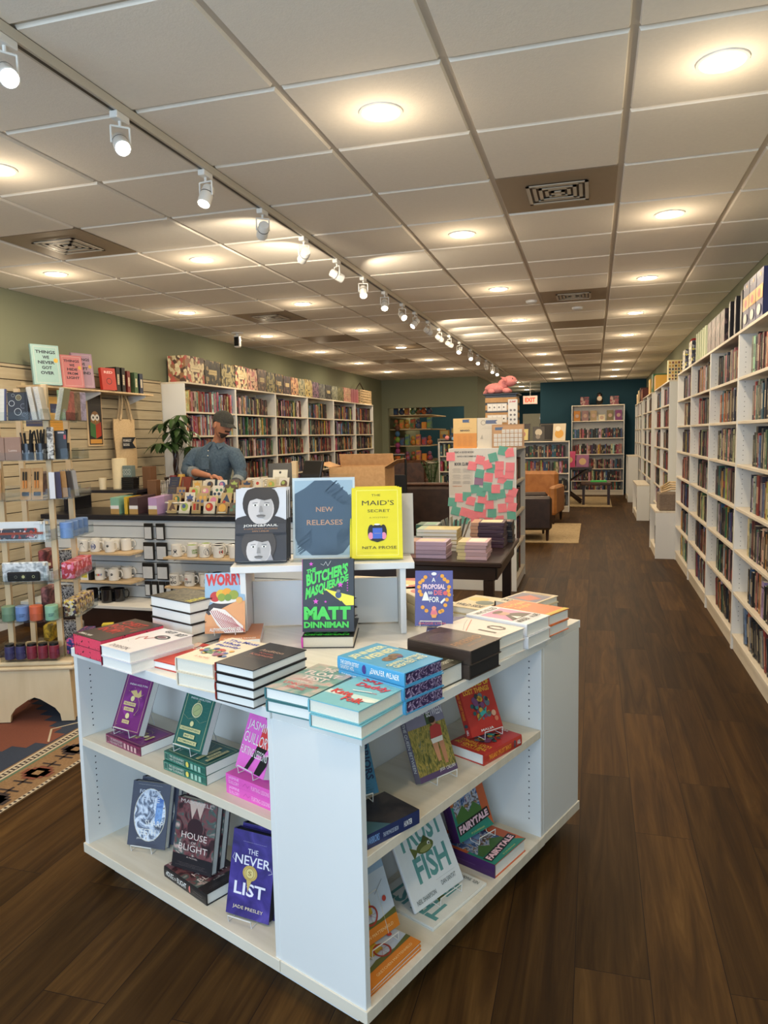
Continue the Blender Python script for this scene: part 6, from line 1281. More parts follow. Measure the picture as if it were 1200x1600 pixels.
# tier 4: patterned pouch on white card; tier 3: foil pouch with dark band
mb = MB(); mb.box(0, .24, 0, .004, 0, .10, ink((222, 226, 228)), .001); P = Print(mb, lambda u, v, l: (u, -.001-l, v), .24, .10); art_lines(P, .75, .95, .8, .9, 2, (150, 160, 160), .003)
mb.box(.005, .20, -.016, -.006, .01, .066, voro('mushroom_print', [(60, 56, 64), (206, 190, 190), (66, 60, 70), (180, 60, 50), (56, 52, 60)], 60), .005); mb.box(.0, .235, -.02, -.0165, .033, .045, mat('rust_strap', (150, 70, 50), .7)); ritem('travel_pouch', 'mushroom-patterned pouch on a white card in the fourth tray up', 'pouch', mb, -.13, -.19, TZ[3]+.004)
mb = MB(); mb.box(0, .24, 0, .02, 0, .105, noisemat('silver_foil', [(.4, (150, 156, 160)), (.6, (226, 230, 232))], 30, .25), .006); mb.box(.03, .20, -.012, -.001, .005, .055, BLK and mat('black_fabric_band', (26, 26, 28), .8), .008); P = Print(mb, lambda u, v, l: (u, -.0125-l, v), .24, .105); P.disc(.48, .28, .035, (206, 200, 140)); P.ring(.7, .28, .03, .008, (206, 200, 150)); P.ring(.32, .28, .03, .006, (150, 150, 130))
for i in range(10):
    a = 2*PI*i/10; P.line([(.48+.045*math.cos(a), .28+.1*math.sin(a)), (.48+.07*math.cos(a), .28+.16*math.sin(a))], .0015, (206, 200, 140), False)
ritem('eye_mask_packet', 'silver packet with a black sun-and-moon band in the third tray up', 'packet', mb, -.13, -.19, TZ[2]+.004)
for k in range(4): mb = MB(); mb.cyl(0, 0, 0, .085, .007, M_ACRYL, 12); mb.cyl(0, 0, .086, .1, .0075, M_MAPLE if k % 2 else M_METALW, 12); ritem('glass_tube', 'slim clear tube in the %s front tray, %s one' % ('third' if k < 2 else 'fourth', ('left', 'right')[k % 2]), 'tube', mb, .095+.03*(k % 2), -.2, TZ[2 if k < 2 else 3]+.004, group='slim tubes on the display tower')
# tier 5: pen cards and bundles
for k, x in enumerate((-.155, .0, .06)):
    mb = MB(); mb.box(0, .055, 0, .003, 0, .165, M_CARD); mb.box(.01, .045, -.004, -.001, .02, .04, M_BLACK)
    for q in range(2):
        mb.tube([(.018+.014*q, -.006, .06), (.018+.014*q, -.006, .10)], .0035, ink((206, 130, 60)), 6); mb.tube([(.018+.014*q, -.006, .1001), (.018+.014*q, -.006, .145)], .004, M_BLACK, 6)
    ritem('pen_card', 'kraft card holding two pens in the fifth tray up, %s' % ('leftmost', 'middle', 'rightmost')[k], 'pen set', mb, x, -.205, TZ[4]+.004, group='pen cards on the tower', tilt=-9)
for k in range(5):
    mb = MB(); mb.box(0, .028, -.01, .01, 0, .14, [ink((206, 210, 220)), ink((60, 60, 100)), M_CARD, ink((70, 66, 70)), ink((176, 176, 180))][k], .002); ritem('pencil_box', '%s slim pencil box at the right end of the fifth tray' % ('white', 'indigo', 'kraft', 'charcoal', 'grey')[k], 'pencil box', mb, .15+.014*k, -.2+.045*k, TZ[4]+.004, 20+10*k, 'slim boxes in the fifth tray', -8)
for k in range(6):
    mb = MB(); mb.box(0, .004, 0, .10, 0, .15, mat('frosted_sleeve', (170, 170, 172), .25), .001); ritem('plastic_sleeve', 'clear grey sleeve of stationery in the right-hand fifth tray, %s from the front' % ORD[k], 'packet', mb, .16+.0, -.09+.035*k, TZ[4]+.004, 14, 'grey sleeves in the right tray', -12)
# tier 6: tan boxes, pen pots
for k in range(2):
    mb = MB(); mb.box(0, .082, 0, .03, 0, .12, mat('taupe_card', (156, 124, 108), .7), .002); P = Print(mb, lambda u, v, l: (u, -.0005-l, v), .082, .12); P.line([(.5, .72), (.4, .55), (.6, .6), (.5, .72)], .0012, (220, 200, 186)); P.text('Lumina', .25, .38, .75, .48, (220, 200, 186), .0)
    ritem('notecard_box', 'taupe boxed notecards in the sixth tray up, %s' % ('left', 'right')[k], 'box', mb, -.14+.084*k, -.215, TZ[5]+.004, group='taupe boxes on the tower')
rq = random.Random(4)
for k, (x, y) in enumerate(((.05, -.19), (.118, -.185), (.19, -.08))):
    t2 = thing('pen_pot', 'dark pot full of black pens in the sixth tray, %s' % ('left one', 'middle one', 'round the corner')[k], 'pen pot', mw=tp(x, y, TZ[5]+.004), group='pen pots on the tower'); mb = MB(); mb.lathe([(0, 0), (.028, 0), (.03, .085), (.027, .085), (.026, .004), (0, .004)], mat('smoky_pot', (36, 38, 44), .2), 18); P = Print(mb, lambda u, v, l: ((.0305+l)*math.sin((u-.03)/.03), -(.0305+l)*math.cos((u-.03)/.03), v), .06, .085, .0002); P.rect(.2, .4, .8, .6, (150, 150, 156)); mb.build('pot', t2)
    for q in range(7):
        a = rq.uniform(0, 6.28); mb = MB(); e = .03; p0 = Vector((.012*math.cos(a), .012*math.sin(a), .006)); p1 = Vector((e*math.cos(a), e*math.sin(a), .145+rq.uniform(-.01, .015))); mb.tube([p0, p1], .0042, M_BLACK, 6); mb.build('pen', t2)
mb = MB(); mb.box(0, .06, 0, .01, 0, .15, mat('black_gift_card', (24, 22, 26), .4), .001); P = Print(mb, lambda u, v, l: (u, -.0003-l, v), .06, .15); P.rect(.3, .9, .8, .96, (206, 190, 190)); P.rect(.75, .7, .95, .85, (190, 50, 50)); ritem('pen_packet', 'black carded packet standing behind the pen pots', 'packet', mb, .16, -.12, TZ[5]+.004, 15)
mb = MB(); mb.box(0, .035, 0, .012, 0, .17, noisemat('crinkled_clear_wrap', [(.4, (70, 60, 50)), (.55, (200, 196, 186)), (.7, (110, 96, 80))], 40, .15), .004); ritem('wrapped_packet', 'crinkly clear-wrapped packet leaning in the sixth tray', 'packet', mb, .15, -.2, TZ[5]+.004, 10, tilt=-6)
# tier 7: pads and notebooks
mb = MB(); mb.box(0, .13, 0, .012, 0, .165, ink((206, 204, 196)))
P = Print(mb, lambda u, v, l: (u, -.0003-l, v), .13, .165); [P.line([(i/6, 0), (i/6, 1)], .0018, (60, 64, 76), False) for i in range(1, 6)]; [P.line([(0, i/8), (1, i/8)], .0018, (60, 64, 76), False) for i in range(1, 8)]; mb.box(.1302, .138, 0, .012, 0, .165, ink((60, 66, 110))); ritem('grid_pad', 'pale squared notepad with a blue edge in the top tray', 'notepad', mb, -.185, -.2, TZ[6]+.004, 0, tilt=-9)
mb = MB(); mb.box(0, .108, 0, .022, 0, .145, ink((34, 34, 42)), .004); P = Print(mb, lambda u, v, l: (u, -.0003-l, v), .108, .145); g = (196, 190, 150); [P.ring(u, v, rr_, .02, c) for u, v, rr_, c in ((.22, .6, .14, (206, 206, 206)), (.55, .8, .14, g), (.5, .3, .17, (206, 206, 206)), (.75, .5, .12, (120, 120, 130)), (.3, .88, .08, (130, 130, 130)), (.8, .2, .1, (110, 110, 120)))]; P.disc(.55, .8, .1, (110, 96, 60)); P.rect(.82, 0, .87, 1, BLK); ritem('notebook', 'black elastic notebook printed with circles in the top tray', 'notebook', mb, -.035, -.205, TZ[6]+.004, 0, tilt=-4)
for k in range(3):
    t2 = thing('spiral_notebook', 'white spiral-bound notebook standing spine out in the top tray, %s' % ('left', 'middle', 'right leaning')[k], 'notebook', mw=tp(.105+.036*k+(.02 if k == 2 else 0), -.215+.05*(k > 1), TZ[6]+.004) @ Matrix.Rotation(R(-8 if k < 2 else 12), 4, 'Y'), group='spiral notebooks in the top tray')
    mb = MB(); mb.box(-.012, .012, .006, .09, 0, .17, ink((206, 200, 190)) if k < 2 else ink((150, 150, 120))); mb.build('pages', t2); mb = MB()
    for q in range(22): mb.tube([(-.011, .002, .005+.0075*q), (0, -.006, .006+.0075*q), (.011, .002, .005+.0075*q)], .0016, M_METALW, 5)
    mb.build('spiral_binding', t2)
for k, (c, nm) in enumerate((((110, 130, 90), 'green floral'), ((140, 70, 60), 'terracotta'), ((110, 90, 70), 'brown marbled'), ((150, 140, 160), 'lavender'))):
    mb = MB(); mb.box(0, .018, 0, .1, 0, .155, noisemat('notebook_cover_%d' % k, [(.4, c), (.6, tuple(min(255, int(v*1.3)) for v in c))], 40, .5), .002); ritem('notebook', '%s notebook towards the right of the top tray' % nm, 'notebook', mb, .20, -.15+.055*k, TZ[6]+.004, -8*k, 'patterned notebooks in the top tray')
# things inside the tower, behind the posts
for k, (z, c, nm, h) in enumerate(((TZ[0], (206, 170, 40), 'yellow', .10), (TZ[1], (170, 110, 110), 'rose patterned', .11), (TZ[2], (176, 90, 90), 'pink', .12), (TZ[4], (90, 60, 60), 'dark red', .13))):
    mb = MB(); mb.box(-.06, .06, -.02, .03, 0, h, noisemat('inner_gift_%d' % k, [(.4, c), (.6, tuple(int(v*.5) for v in c))], 30, .6), .01); ritem('gift_bag', '%s gift packet seen between the posts inside the tower' % nm, 'packet', mb, -.05, .19, z+.004, 90)
for k in range(3): mb = MB(); mb.box(-.07, .07, -.02, .02, 0, .11, noisemat('black_white_floral', [(.42, (30, 28, 30)), (.5, (200, 196, 190)), (.58, (50, 40, 44))], 40, .5, 6, 2), .01); ritem('fabric_pouch', 'black and white floral pouch on the rear side of the tower, %s' % ('lower', 'middle', 'upper')[k], 'pouch', mb, .06, .19, TZ[k]+.004 if k else TZ[0]+.004, 0, 'floral pouches on the tower')

# ------------------------------------------------------------------ woven rug under the tower
def rug(label, name, x0, x1, y0, y1, mats, loc_z=.0, group=None):
    t = thing(name, label, 'rug', (0, 0, 0)); mb = MB()
    for (a0, a1, b0, b1, z, m) in mats: mb.box(a0, a1, b0, b1, .0002, z, m)
    mb.build('woven_pile', t); return t
M_NAVYR = noisemat('navy_wool', [(.3, (34, 42, 58)), (.7, (48, 58, 76))], 120, .95, coord='Object', stretch=(1, 8, 1)); M_RUST = noisemat('rust_wool', [(.3, (104, 54, 38)), (.7, (128, 72, 50))], 120, .95, stretch=(1, 8, 1)); M_OCH = noisemat('ochre_wool', [(.3, (122, 92, 58)), (.7, (144, 112, 76))], 120, .95); M_CRW = mat('cream_wool', (190, 176, 150), .95, .1, 80); M_TLW = mat('teal_wool', (50, 96, 106), .95, .1, 80); M_DKW = mat('dark_brown_wool', (50, 36, 32), .95, .1, 80); M_GRW = mat('green_wool', (80, 110, 86), .95, .1, 80)
t = thing('woven_rug', 'navy and rust woven rug with patterned ochre border under the display tower', 'rug', (0, 0, 0)); mb = MB()
x1, x0, y0, y1 = -2.30, -4.5, .9, 3.95
mb.box(x0, x1, y0, y1, .0003, .006, M_OCH); o_z = [.0062]
def rp(poly, m, dz=0): mb.add([(a, b, .0066+dz) for a, b in poly], [list(range(len(poly)))], m)
def rr_(a0, a1, b0, b1, m, dz=0): rp([(a0, b0), (a1, b0), (a1, b1), (a0, b1)], m, dz)
rr_(x0, x1-.29, y0+.29, y1-.29, M_NAVYR)
for off_, c, wd in ((.0, M_CRW, .02), (.225, M_CRW, .012), (.237, M_DKW, .03), (.267, M_CRW, .012), (.21, M_GRW, .012)):
    rr_(x1-off_-wd, x1-off_, y0, y1, c, .0004); rr_(x0, x1-off_, y1-off_-wd, y1-off_, c, .0004)
yy = y0
while yy < y1-.02:
    rr_(x1-.018, x1-.004, yy, yy+.012, M_DKW, .0008); rr_(x1-.262, x1-.242, yy, yy+.014, M_CRW, .0008); yy += .026
xx = x0
while xx < x1-.3: rr_(xx, xx+.014, y1-.262, y1-.242, M_CRW, .0008); rr_(xx, xx+.012, y1-.018, y1-.004, M_DKW, .0008); xx += .026
yy = y0+.15; k = 0
while yy < y1-.3:
    cx_ = x1-.115; c = (M_TLW, M_DKW, M_RUST, M_DKW)[k % 4]
    for (a, b) in ((.075, .025), (.055, .045), (.035, .065)): rr_(cx_-a, cx_+a, yy-b, yy+b, c, .0006)
    rr_(cx_-.02, cx_+.02, yy-.02, yy+.02, M_OCH, .001)
    for s in (-1, 1): rr_(cx_-.05, cx_+.05, yy+s*.09-.006, yy+s*.09+.006, M_DKW, .0006); rr_(cx_-.006, cx_+.006, yy+s*.09-.03, yy+s*.09+.03, M_DKW, .0006)
    yy += .26; k += 1
# stepped rust medallions on the navy field
for (cx_, cy_, n, s) in ((-3.35, 2.95, 9, .085), (-3.0, 1.55, 6, .07)):
    for i in range(n): a = s*(i+1); b = s*(n-i)*.75; rr_(max(x0, cx_-a), min(x1-.3, cx_+a), cy_-b, cy_+b, M_RUST, .0004+.00001*i)
for (cx_, cy_) in ((-2.72, 3.05), (-2.76, 2.2), (-3.6, 2.5)):
    for (a, b, c_, d) in ((0, 0, .1, .14), (0, 0, .1, -.14)): rp([(cx_+a, cy_+b), (cx_+a+.012, cy_+b), (cx_+c_+.012, cy_+d), (cx_+c_, cy_+d)], M_CRW, .0009)
mb.build('woven_pile', t)

# ------------------------------------------------------------------ dark table with notebooks behind the island
TX0, TX1, TY0, TY1, TH_ = -1.52, -.515, 4.24, 5.30, .74
t = thing('dark_table', 'dark espresso wooden table behind the island, piled with notebooks', 'table', (0, 0, 0))
mb = MB(); mb.box(TX0, TX1, TY0, TY1, TH_-.03, TH_, M_DARKWOOD, .006); mb.build('tabletop', t)
mb = MB(); mb.box(TX0+.04, TX1-.04, TY0+.03, TY0+.05, TH_-.11, TH_-.031, M_DARKWOOD); mb.box(TX0+.04, TX1-.04, TY1-.05, TY1-.03, TH_-.11, TH_-.031, M_DARKWOOD); mb.box(TX0+.03, TX0+.039, TY0+.03, TY1-.03, TH_-.11, TH_-.031, M_DARKWOOD); mb.box(TX1-.05, TX1-.03, TY0+.051, TY1-.051, TH_-.11, TH_-.031, M_DARKWOOD); mb.build('apron', t)
for a in (TX0+.05, TX1-.08):
    for b in (TY0+.052, TY1-.082): mb = MB(); mb.prism([(a-.03, b-.03), (a+.03, b-.03), (a+.03, b+.03), (a-.03, b+.03)], 2, 0, TH_-.112, M_DARKWOOD); mb.build('leg', t)
def pile(nm, x, y, n, w, d, th_, c, c2, rz=0):
    rq = random.Random(int(abs(x*1000)))
    for k in range(n):
        mb = MB(); mb.box(-w/2, w/2, -d/2, d/2, 0, th_-.001, ink(c if k % 2 == 0 or k == n-1 else tuple(int(v*.9) for v in c)), .0015); mb.box(-w/2-.0004, -w/2+.05, -d/2-.0004, d/2+.0004, .001, th_-.0008, ink(c2))
        if nm in ('pale grey', 'cream striped'): mb.box(-w/2+.004, w/2-.004, -d/2-.0006, -d/2, .002, th_-.003, M_PAGEW)
        elif k == n-1: mb.box(-w/2+.06, w/2-.02, -d/2+.03, d/2-.03, th_-.001, th_-.0005, ink(tuple(min(235, int(v*1.35)+20) for v in c2)))
        o = mb.build('notebook', loc=(x+rq.uniform(-.004, .004), y+rq.uniform(-.004, .004), TH_+.0005+th_*k)); o.rotation_euler = (0, 0, R(rz+rq.uniform(-2, 2)))
        tag(o, '%s notebook in the pile on the dark table, %s up' % (nm, ORD[k] if k < 10 else 'tenth'), 'notebook', '%s notebooks on the dark table' % nm)
pile('pale grey', -1.38, 4.98, 7, .26, .18, .026, (190, 192, 196), (96, 96, 80)); pile('green and grey', -1.10, 4.95, 6, .15, .18, .024, (150, 160, 158), (60, 100, 76)); pile('blue checked', -1.26, 4.42, 5, .13, .2, .025, (120, 150, 170), (196, 170, 120)); pile('dark grey', -1.14, 4.55, 4, .14, .2, .024, (70, 74, 80), (50, 54, 60))
pile('cream striped', -.98, 4.72, 6, .27, .18, .024, (206, 190, 130), (170, 190, 160)); pile('lilac', -.98, 4.42, 4, .24, .17, .026, (190, 166, 190), (176, 130, 110)); pile('plum and tan', -.68, 4.92, 7, .22, .2, .024, (70, 44, 62), (196, 150, 120)); pile('pink and cream', -.70, 4.42, 5, .18, .2, .022, (214, 180, 190), (216, 200, 150)); pile('black spiral', -.60, 5.15, 7, .12, .16, .021, (40, 34, 36), (90, 70, 60))
t = thing('card_caddy', 'small caddy of upright postcards and bookmarks on the dark table', 'caddy', (-.93, 5.04, TH_+.0005)); mb = MB(); mb.box(-.07, .07, -.06, .06, 0, .02, M_DARKWOOD); mb.build('tray', t)
for k in range(7): mb = MB(); mb.X = Matrix.Translation((-.06+.018*k, 0, .021)) @ Matrix.Rotation(R(-16+6*k), 4, 'Y'); mb.box(0, .004, -.045, .045, 0, .14+.01*(k % 3), ink([(150, 156, 150), (96, 110, 110), (190, 186, 170), (70, 80, 80)][k % 4])); mb.build('card', t)

# ------------------------------------------------------------------ double-sided case with the notice board
CX0, CX1, CY0, CY1, CZ = -1.335, -.695, 6.90, 7.82, 1.365
t = thing('double_sided_bookcase', 'double-sided white bookcase with sticky notes on its end panel', 'bookcase', (0, 0, 0))
mb = MB(); mb.box(CX0, CX1, CY0, CY0+.02, 0, CZ, M_WHITE, .001); mb.build('end_panel', t); mb = MB(); mb.box(CX0, CX1, CY1-.02, CY1, 0, CZ-.022, M_WHITE, .001); mb.build('end_panel', t)
mb = MB(); mb.box(CX0, CX1+.005, CY0+.021, CY1, CZ-.02, CZ, M_CREAM); mb.build('top_board', t); mb = MB(); mb.box((CX0+CX1)/2-.01, (CX0+CX1)/2+.01, CY0+.021, CY1-.021, .09, CZ-.021, M_WHITE); mb.build('centre_panel', t)
for s, (a, b) in enumerate((((CX0+CX1)/2+.011, CX1-.002), (CX0+.002, (CX0+CX1)/2-.011))):
    for z in (.11, .42, .73, 1.04):
        mb = MB(); mb.box(a, b, CY0+.021, CY1-.021, z-.02, z, M_CREAM); mb.build('shelf', t)
        if s == 0: fill_shelf(Matrix.Translation((CX1-.03, CY0+.03, z+.001)) @ Matrix.Rotation(R(90), 4, 'Z'), .75, .29, None, int(z*100), depth=.15)
mb = MB(); mb.box(CX0+.01, CX1-.01, CY0+.03, CY1-.03, 0, .088, M_WHITE); mb.build('plinth', t)
def nx(px): return -1.34+(px-700)*.00612
def nz(py): return 1.362-(py-700)*.00605
YN = CY0-.0008
mb = MB(); mb.box(nx(702), nx(803.5), YN-.002, YN, nz(826), nz(700), ink((214, 210, 200))); P = Print(mb, lambda u, v, l: (nx(702)+u, YN-.002-l, nz(826)+v), nx(803.5)-nx(702), nz(700)-nz(826))
P.rect(0, .42, .36, 1, (206, 198, 184)); P.text('READ A GOOD BOOK?', .08, .945, .38, .97, BLK, .03); P.text('HAVE A RECOMMENDATION?', .12, .895, .52, .915, BLK, .02); P.text('BOOK CLUBS', .08, .79, .3, .83, BLK, .04)
for (a, b, c, d) in ((.04, .7, .18, .76), (.2, .7, .33, .76), (.04, .62, .18, .68), (.2, .62, .33, .68), (.04, .56, .18, .6), (.2, .56, .33, .6)): art_lines(P, a, c, b, d, 5, (110, 106, 104), .0025)
P.text('FORREST BOOKS', .05, .525, .19, .54, (200, 130, 90), .02)
tag(mb.build('notice_board'), 'white notice sheet reading BOOK CLUBS on the end of the double-sided bookcase', 'notice')
notes = [('p', 704, 712, 0), ('t', 785, 704, 12), ('p', 795, 707, -8), ('t', 770, 714, -14), ('p', 750, 718, 14), ('p', 738, 727, 10), ('p', 761, 725, -16), ('t', 767, 731, 8), ('p', 780, 727, 0), ('p', 796, 729, 2), ('t', 749, 739, 10), ('p', 779, 739, -4), ('p', 795, 741, 4), ('v', 748, 750, 6), ('p', 763, 745, 8), ('p', 784, 748, 10),
         ('t', 742, 763, -6), ('t', 761, 760, 4), ('p', 774, 763, 0), ('t', 793, 757, 3), ('t', 752, 768, 12), ('p', 800, 768, 18), ('t', 729, 775, 2), ('p', 717, 777, 2), ('t', 769, 774, -4), ('t', 782, 771, -12), ('p', 735, 782, 14), ('p', 753, 779, 6), ('p', 795, 778, 4), ('t', 706, 784, 4), ('p', 764, 788, -2), ('p', 784, 793, -5), ('p', 799, 791, 12), ('t', 748, 792, 8), ('t', 711, 798, 16), ('p', 725, 800, 16), ('t', 768, 801, 0), ('p', 738, 804, 14), ('p', 752, 802, 6), ('t', 726, 812, 4), ('t', 798, 805, -6), ('p', 742, 814, -4), ('p', 762, 815, 8), ('p', 780, 812, -6), ('t', 796, 819, -10), ('t', 713, 820, 18), ('t', 771, 823, 14)]
NC = {'p': ((236, 134, 144), 'pink'), 't': ((104, 170, 154), 'teal'), 'v': ((150, 120, 150), 'violet')}
for k, (c, px, py, a) in enumerate(notes):
    s = .041; mb = MB(); zs = .0022+.0005*(k % 7)
    vs = [(-s, -zs, -s), (s, -zs, -s), (s, -zs, s), (-s, -zs, s)]; curl = .006
    vs[0] = (-s, -zs-curl, -s); vs[1] = (s, -zs-curl*.6, -s); mb.add(vs+[(x, -.0021, z) for x, y, z in vs], [[0, 1, 2, 3], [7, 6, 5, 4], [0, 1, 5, 4], [1, 2, 6, 5], [2, 3, 7, 6], [3, 0, 4, 7]], mat('sticky_%s' % NC[c][1], NC[c][0], .8))
    P = Print(mb, lambda u, v, l: (-s+u, -zs-curl*(1-v/(2*s))-.0004-l, -s+v), 2*s, 2*s); art_lines(P, .15, .85, .3, .8, 3, tuple(int(q*.6) for q in NC[c][0]), .003)
    o = mb.build('sticky_note', loc=(nx(px), YN-.0002, nz(py)-.0)); o.rotation_euler = (0, R(a), 0)
    row, col = min(11, int((py-700)/10.5)), int((px-700)/18)
    tag(o, '%s sticky note on the notice sheet, %s row, %s column%s' % (NC[c][1], ORD[row], ORD[max(0, min(5, col))], ('', ', tilted left', ', tilted right')[0 if abs(a) < 5 else (1 if a < 0 else 2)]), 'sticky note', 'sticky notes on the notice sheet')
# on top of that case
def board(label, px0, px1, py0, py1, y, base, art, cat='sign', name='poster_board', th=.006):
    w = (px1-px0)*.00612; h_ = (py1-py0)*.00605; mb = MB(); mb.box(0, w, 0, th, 0, h_, ink(base)); P = Print(mb, lambda u, v, l: (u, -l, v), w, h_, .0006); art(P); tag(mb.build(name, loc=(nx(px0), y, CZ+.0005)), label, cat)
def a_org(P):
    P.rect(0, 0, 1, .5, (214, 142, 44)); P.poly([(.4, .86), (.7, .86), (.66, .91), (.7, .96), (.4, .96)], (70, 90, 130)); art_lines(P, .2, .8, .64, .72, 2, (170, 130, 80), .006); P.text('BINGO', .3, .57, .7, .62, BLK, .04)
    for i in range(3): art_lines(P, .16+.24*i, .34+.24*i, .06, .42, 8, (160, 90, 20), .006)
def a_wht(P): P.poly([(.35, .8), (.8, .8), (.74, .86), (.82, .92), (.35, .92)], (90, 100, 130)); P.ring(.25, .84, .1, .02, (150, 140, 120)); art_lines(P, .2, .8, .62, .72, 2, (170, 160, 140), .006); P.poly([(.12, .3), (.2, .45), (.24, .3)], (180, 170, 150))
def a_cal(P):
    P.rect(.04, .05, .96, .95, (196, 150, 96)); P.poly([(.1, .76), (.35, .76), (.31, .82), (.36, .88), (.1, .88)], (80, 100, 130))
    for i in range(7):
        for j in range(4):
            if j == 3 and i < 2: continue
            P.rect(.06+.128*i, .07+.185*j, .17+.128*i, .23+.185*j, (222, 214, 200)); P.line([(.08+.128*i, .13+.185*j), (.15+.128*i, .13+.185*j)], .003, (120, 100, 80), False)
board('orange and cream poster board on top of the double-sided bookcase', 707, 744, 652, 699, CY0+.05, (226, 190, 120), a_org); board('cream poster board with ribbon emblem beside the orange one', 744.5, 783, 652, 699, CY0+.055, (216, 206, 186), a_wht); board('calendar board with a tan frame standing in front of the cream poster', 768, 817, 662, 698, CY0+.02, (180, 136, 84), a_cal, 'calendar', 'calendar_board')
t = thing('striped_box_tower', 'tall kraft and black striped box stand with mini figure packets', 'display stand', (-.87, 7.32, CZ)); mb = MB()
for k in range(7): mb.box(-.15, .15, -.15, .15, .0005+.072*k, .0005+.072*k+.048, M_CARD, .002); mb.box(-.148, .148, -.148, .148, .0485+.072*k, .0725+.072*k, M_BLACK)
mb.build('stacked_trays', t); mb = MB(); mb.box(-.17, .17, -.17, .17, .506, .52, M_BLACK, .002); mb.build('top_board', t)
for k in range(3):
    mb = MB(); P = Print(mb, lambda u, v, l: (-.13+u, -.151-l, .30-.11*k+.05+v), .19, .075, .0008); P.rect(0, 0, 1, 1, (206, 200, 190)); [P.rect(.04+.24*i, .1, .24+.24*i, .9, (226, 222, 214)) for i in range(4)]; [P.disc(.12+.24*i, .5, .04, (90, 80, 76), step=False) for i in range(4)]; mb.build('packet_sheet', t)
mb = MB(); P = Print(mb, lambda u, v, l: (.07+u, -.1525-l, .18+v), .09, .28, .0008); P.rect(0, 0, 1, 1, (220, 218, 212)); P.text('JUMP', .15, .88, .85, .95, (200, 50, 60), .03); P.l += 1; [P.disc(.3+.4*(i % 2), .15+.16*(i//2), .12, (110, 104, 104), step=False) for i in range(8)]; mb.build('sheet_sign', t)
M_PLUSH = noisemat('pink_plush', [(.3, (222, 130, 128)), (.7, (238, 158, 150))], 90, .95); M_PLUSHL = mat('pale_pink_plush', (240, 186, 176), .95)
t = thing('plush_axolotl', 'pink plush axolotl lying on top of the striped box tower', 'soft toy', (-.88, 7.30, CZ+.521)); mb = MB()
mb.ball((-.05, 0, .055), .075, M_PLUSH, 16, (1.5, 1, .72)); mb.ball((.085, -.02, .12), .062, M_PLUSH, 16, (1.15, 1, .85)); mb.ball((.02, -.01, .09), .055, M_PLUSH, 14); mb.tube([(-.12, 0, .045), (-.155, .01, .022), (-.175, .02, .012)], [.035, .022, .01], M_PLUSH, 8)
for s in (-1, 1): mb.ball((.06, .06*s-.01, .028), .028, M_PLUSH, 10, (1.5, 1, 1)); mb.ball((-.09, .06*s, .025), .025, M_PLUSH, 10, (1.4, 1, 1))
mb.build('body', t); mb = MB(); mb.ball((.125, -.025, .115), .035, M_PLUSHL, 12, (1, 1, .7)); mb.build('muzzle', t)
for s in (-1, 1):
    mb = MB(); [mb.tube([(.06, .05*s-.02, .12+.01*q), (.03-.01*q, .085*s-.02, .125+.015*q)], [.013, .005], M_PLUSH, 6) for q in range(3)]; mb.build('gill', t); mb = MB(); mb.ball((.115, .045*s-.02, .14), .008, M_BLACK, 8); mb.build('eye', t)

# ------------------------------------------------------------------ seating
def armchair(label, x, y, rz, m, w=.80, h=.84, d=.80):
    t = thing('leather_armchair', label, 'armchair', (x, y, .0085 if x > -2 else 0), R(rz)); b = .035
    mb = MB(); mb.box(-w/2+.13, w/2-.13, -d/2+.02, d/2-.2, .17, .44, m, b); mb.build('seat', t); mb = MB(); mb.box(-w/2+.1, w/2-.1, d/2-.2, d/2, .17, h, m, .05); mb.build('backrest', t)
    for s in (-1, 1): mb = MB(); x0_, x1_ = sorted((s*w/2, s*(w/2-.13))); mb.box(x0_, x1_, -d/2, d/2-.06, .15, .62, m, b); mb.build('armrest', t)
    for a in (-w/2+.06, w/2-.06):
        for c in (-d/2+.06, d/2-.08): mb = MB(); mb.cyl(a, c, 0, .16, .018, M_DARKWOOD, 10, .026); mb.build('leg', t)
armchair('dark brown leather armchair beside the double-sided bookcase, seen from its side', -1.00, 10.6, 90+8, M_DARKLEA, w=.86, h=.80); armchair('tan leather armchair behind the dark brown one', -.98, 12.6, -8, M_TANLEA, w=.92, h=.84)
armchair('brown leather armchair against the green back wall', -3.75, 14.9, 12, M_LEATHER, w=.95, h=.98)
t = thing('leather_sofa', 'dark brown leather sofa seen from behind, beyond the dark table', 'sofa', (-2.35, 9.4, 0), R(2)); mb = MB(); mb.box(-.95, .85, -.12, .10, .08, .84, M_DARKLEA, .04); mb.build('backrest', t); mb = MB(); mb.box(-.83, .73, .105, .75, .12, .44, M_DARKLEA, .04); mb.build('seat', t)
for s in (-.95, .74): mb = MB(); mb.box(s, s+.11, .101, .78, .08, .62, M_DARKLEA, .03); mb.build('armrest', t)
for a in (-.9, .8):
    for c in (-.05, .7): mb = MB(); mb.cyl(a, c, 0, .12, .022, M_DARKWOOD, 10); mb.build('leg', t)
mb = MB(); mb.box(-.9, .8, -.10, .08, .842, .875, M_LEATHER, .012); mb.build('top_cushion', t)
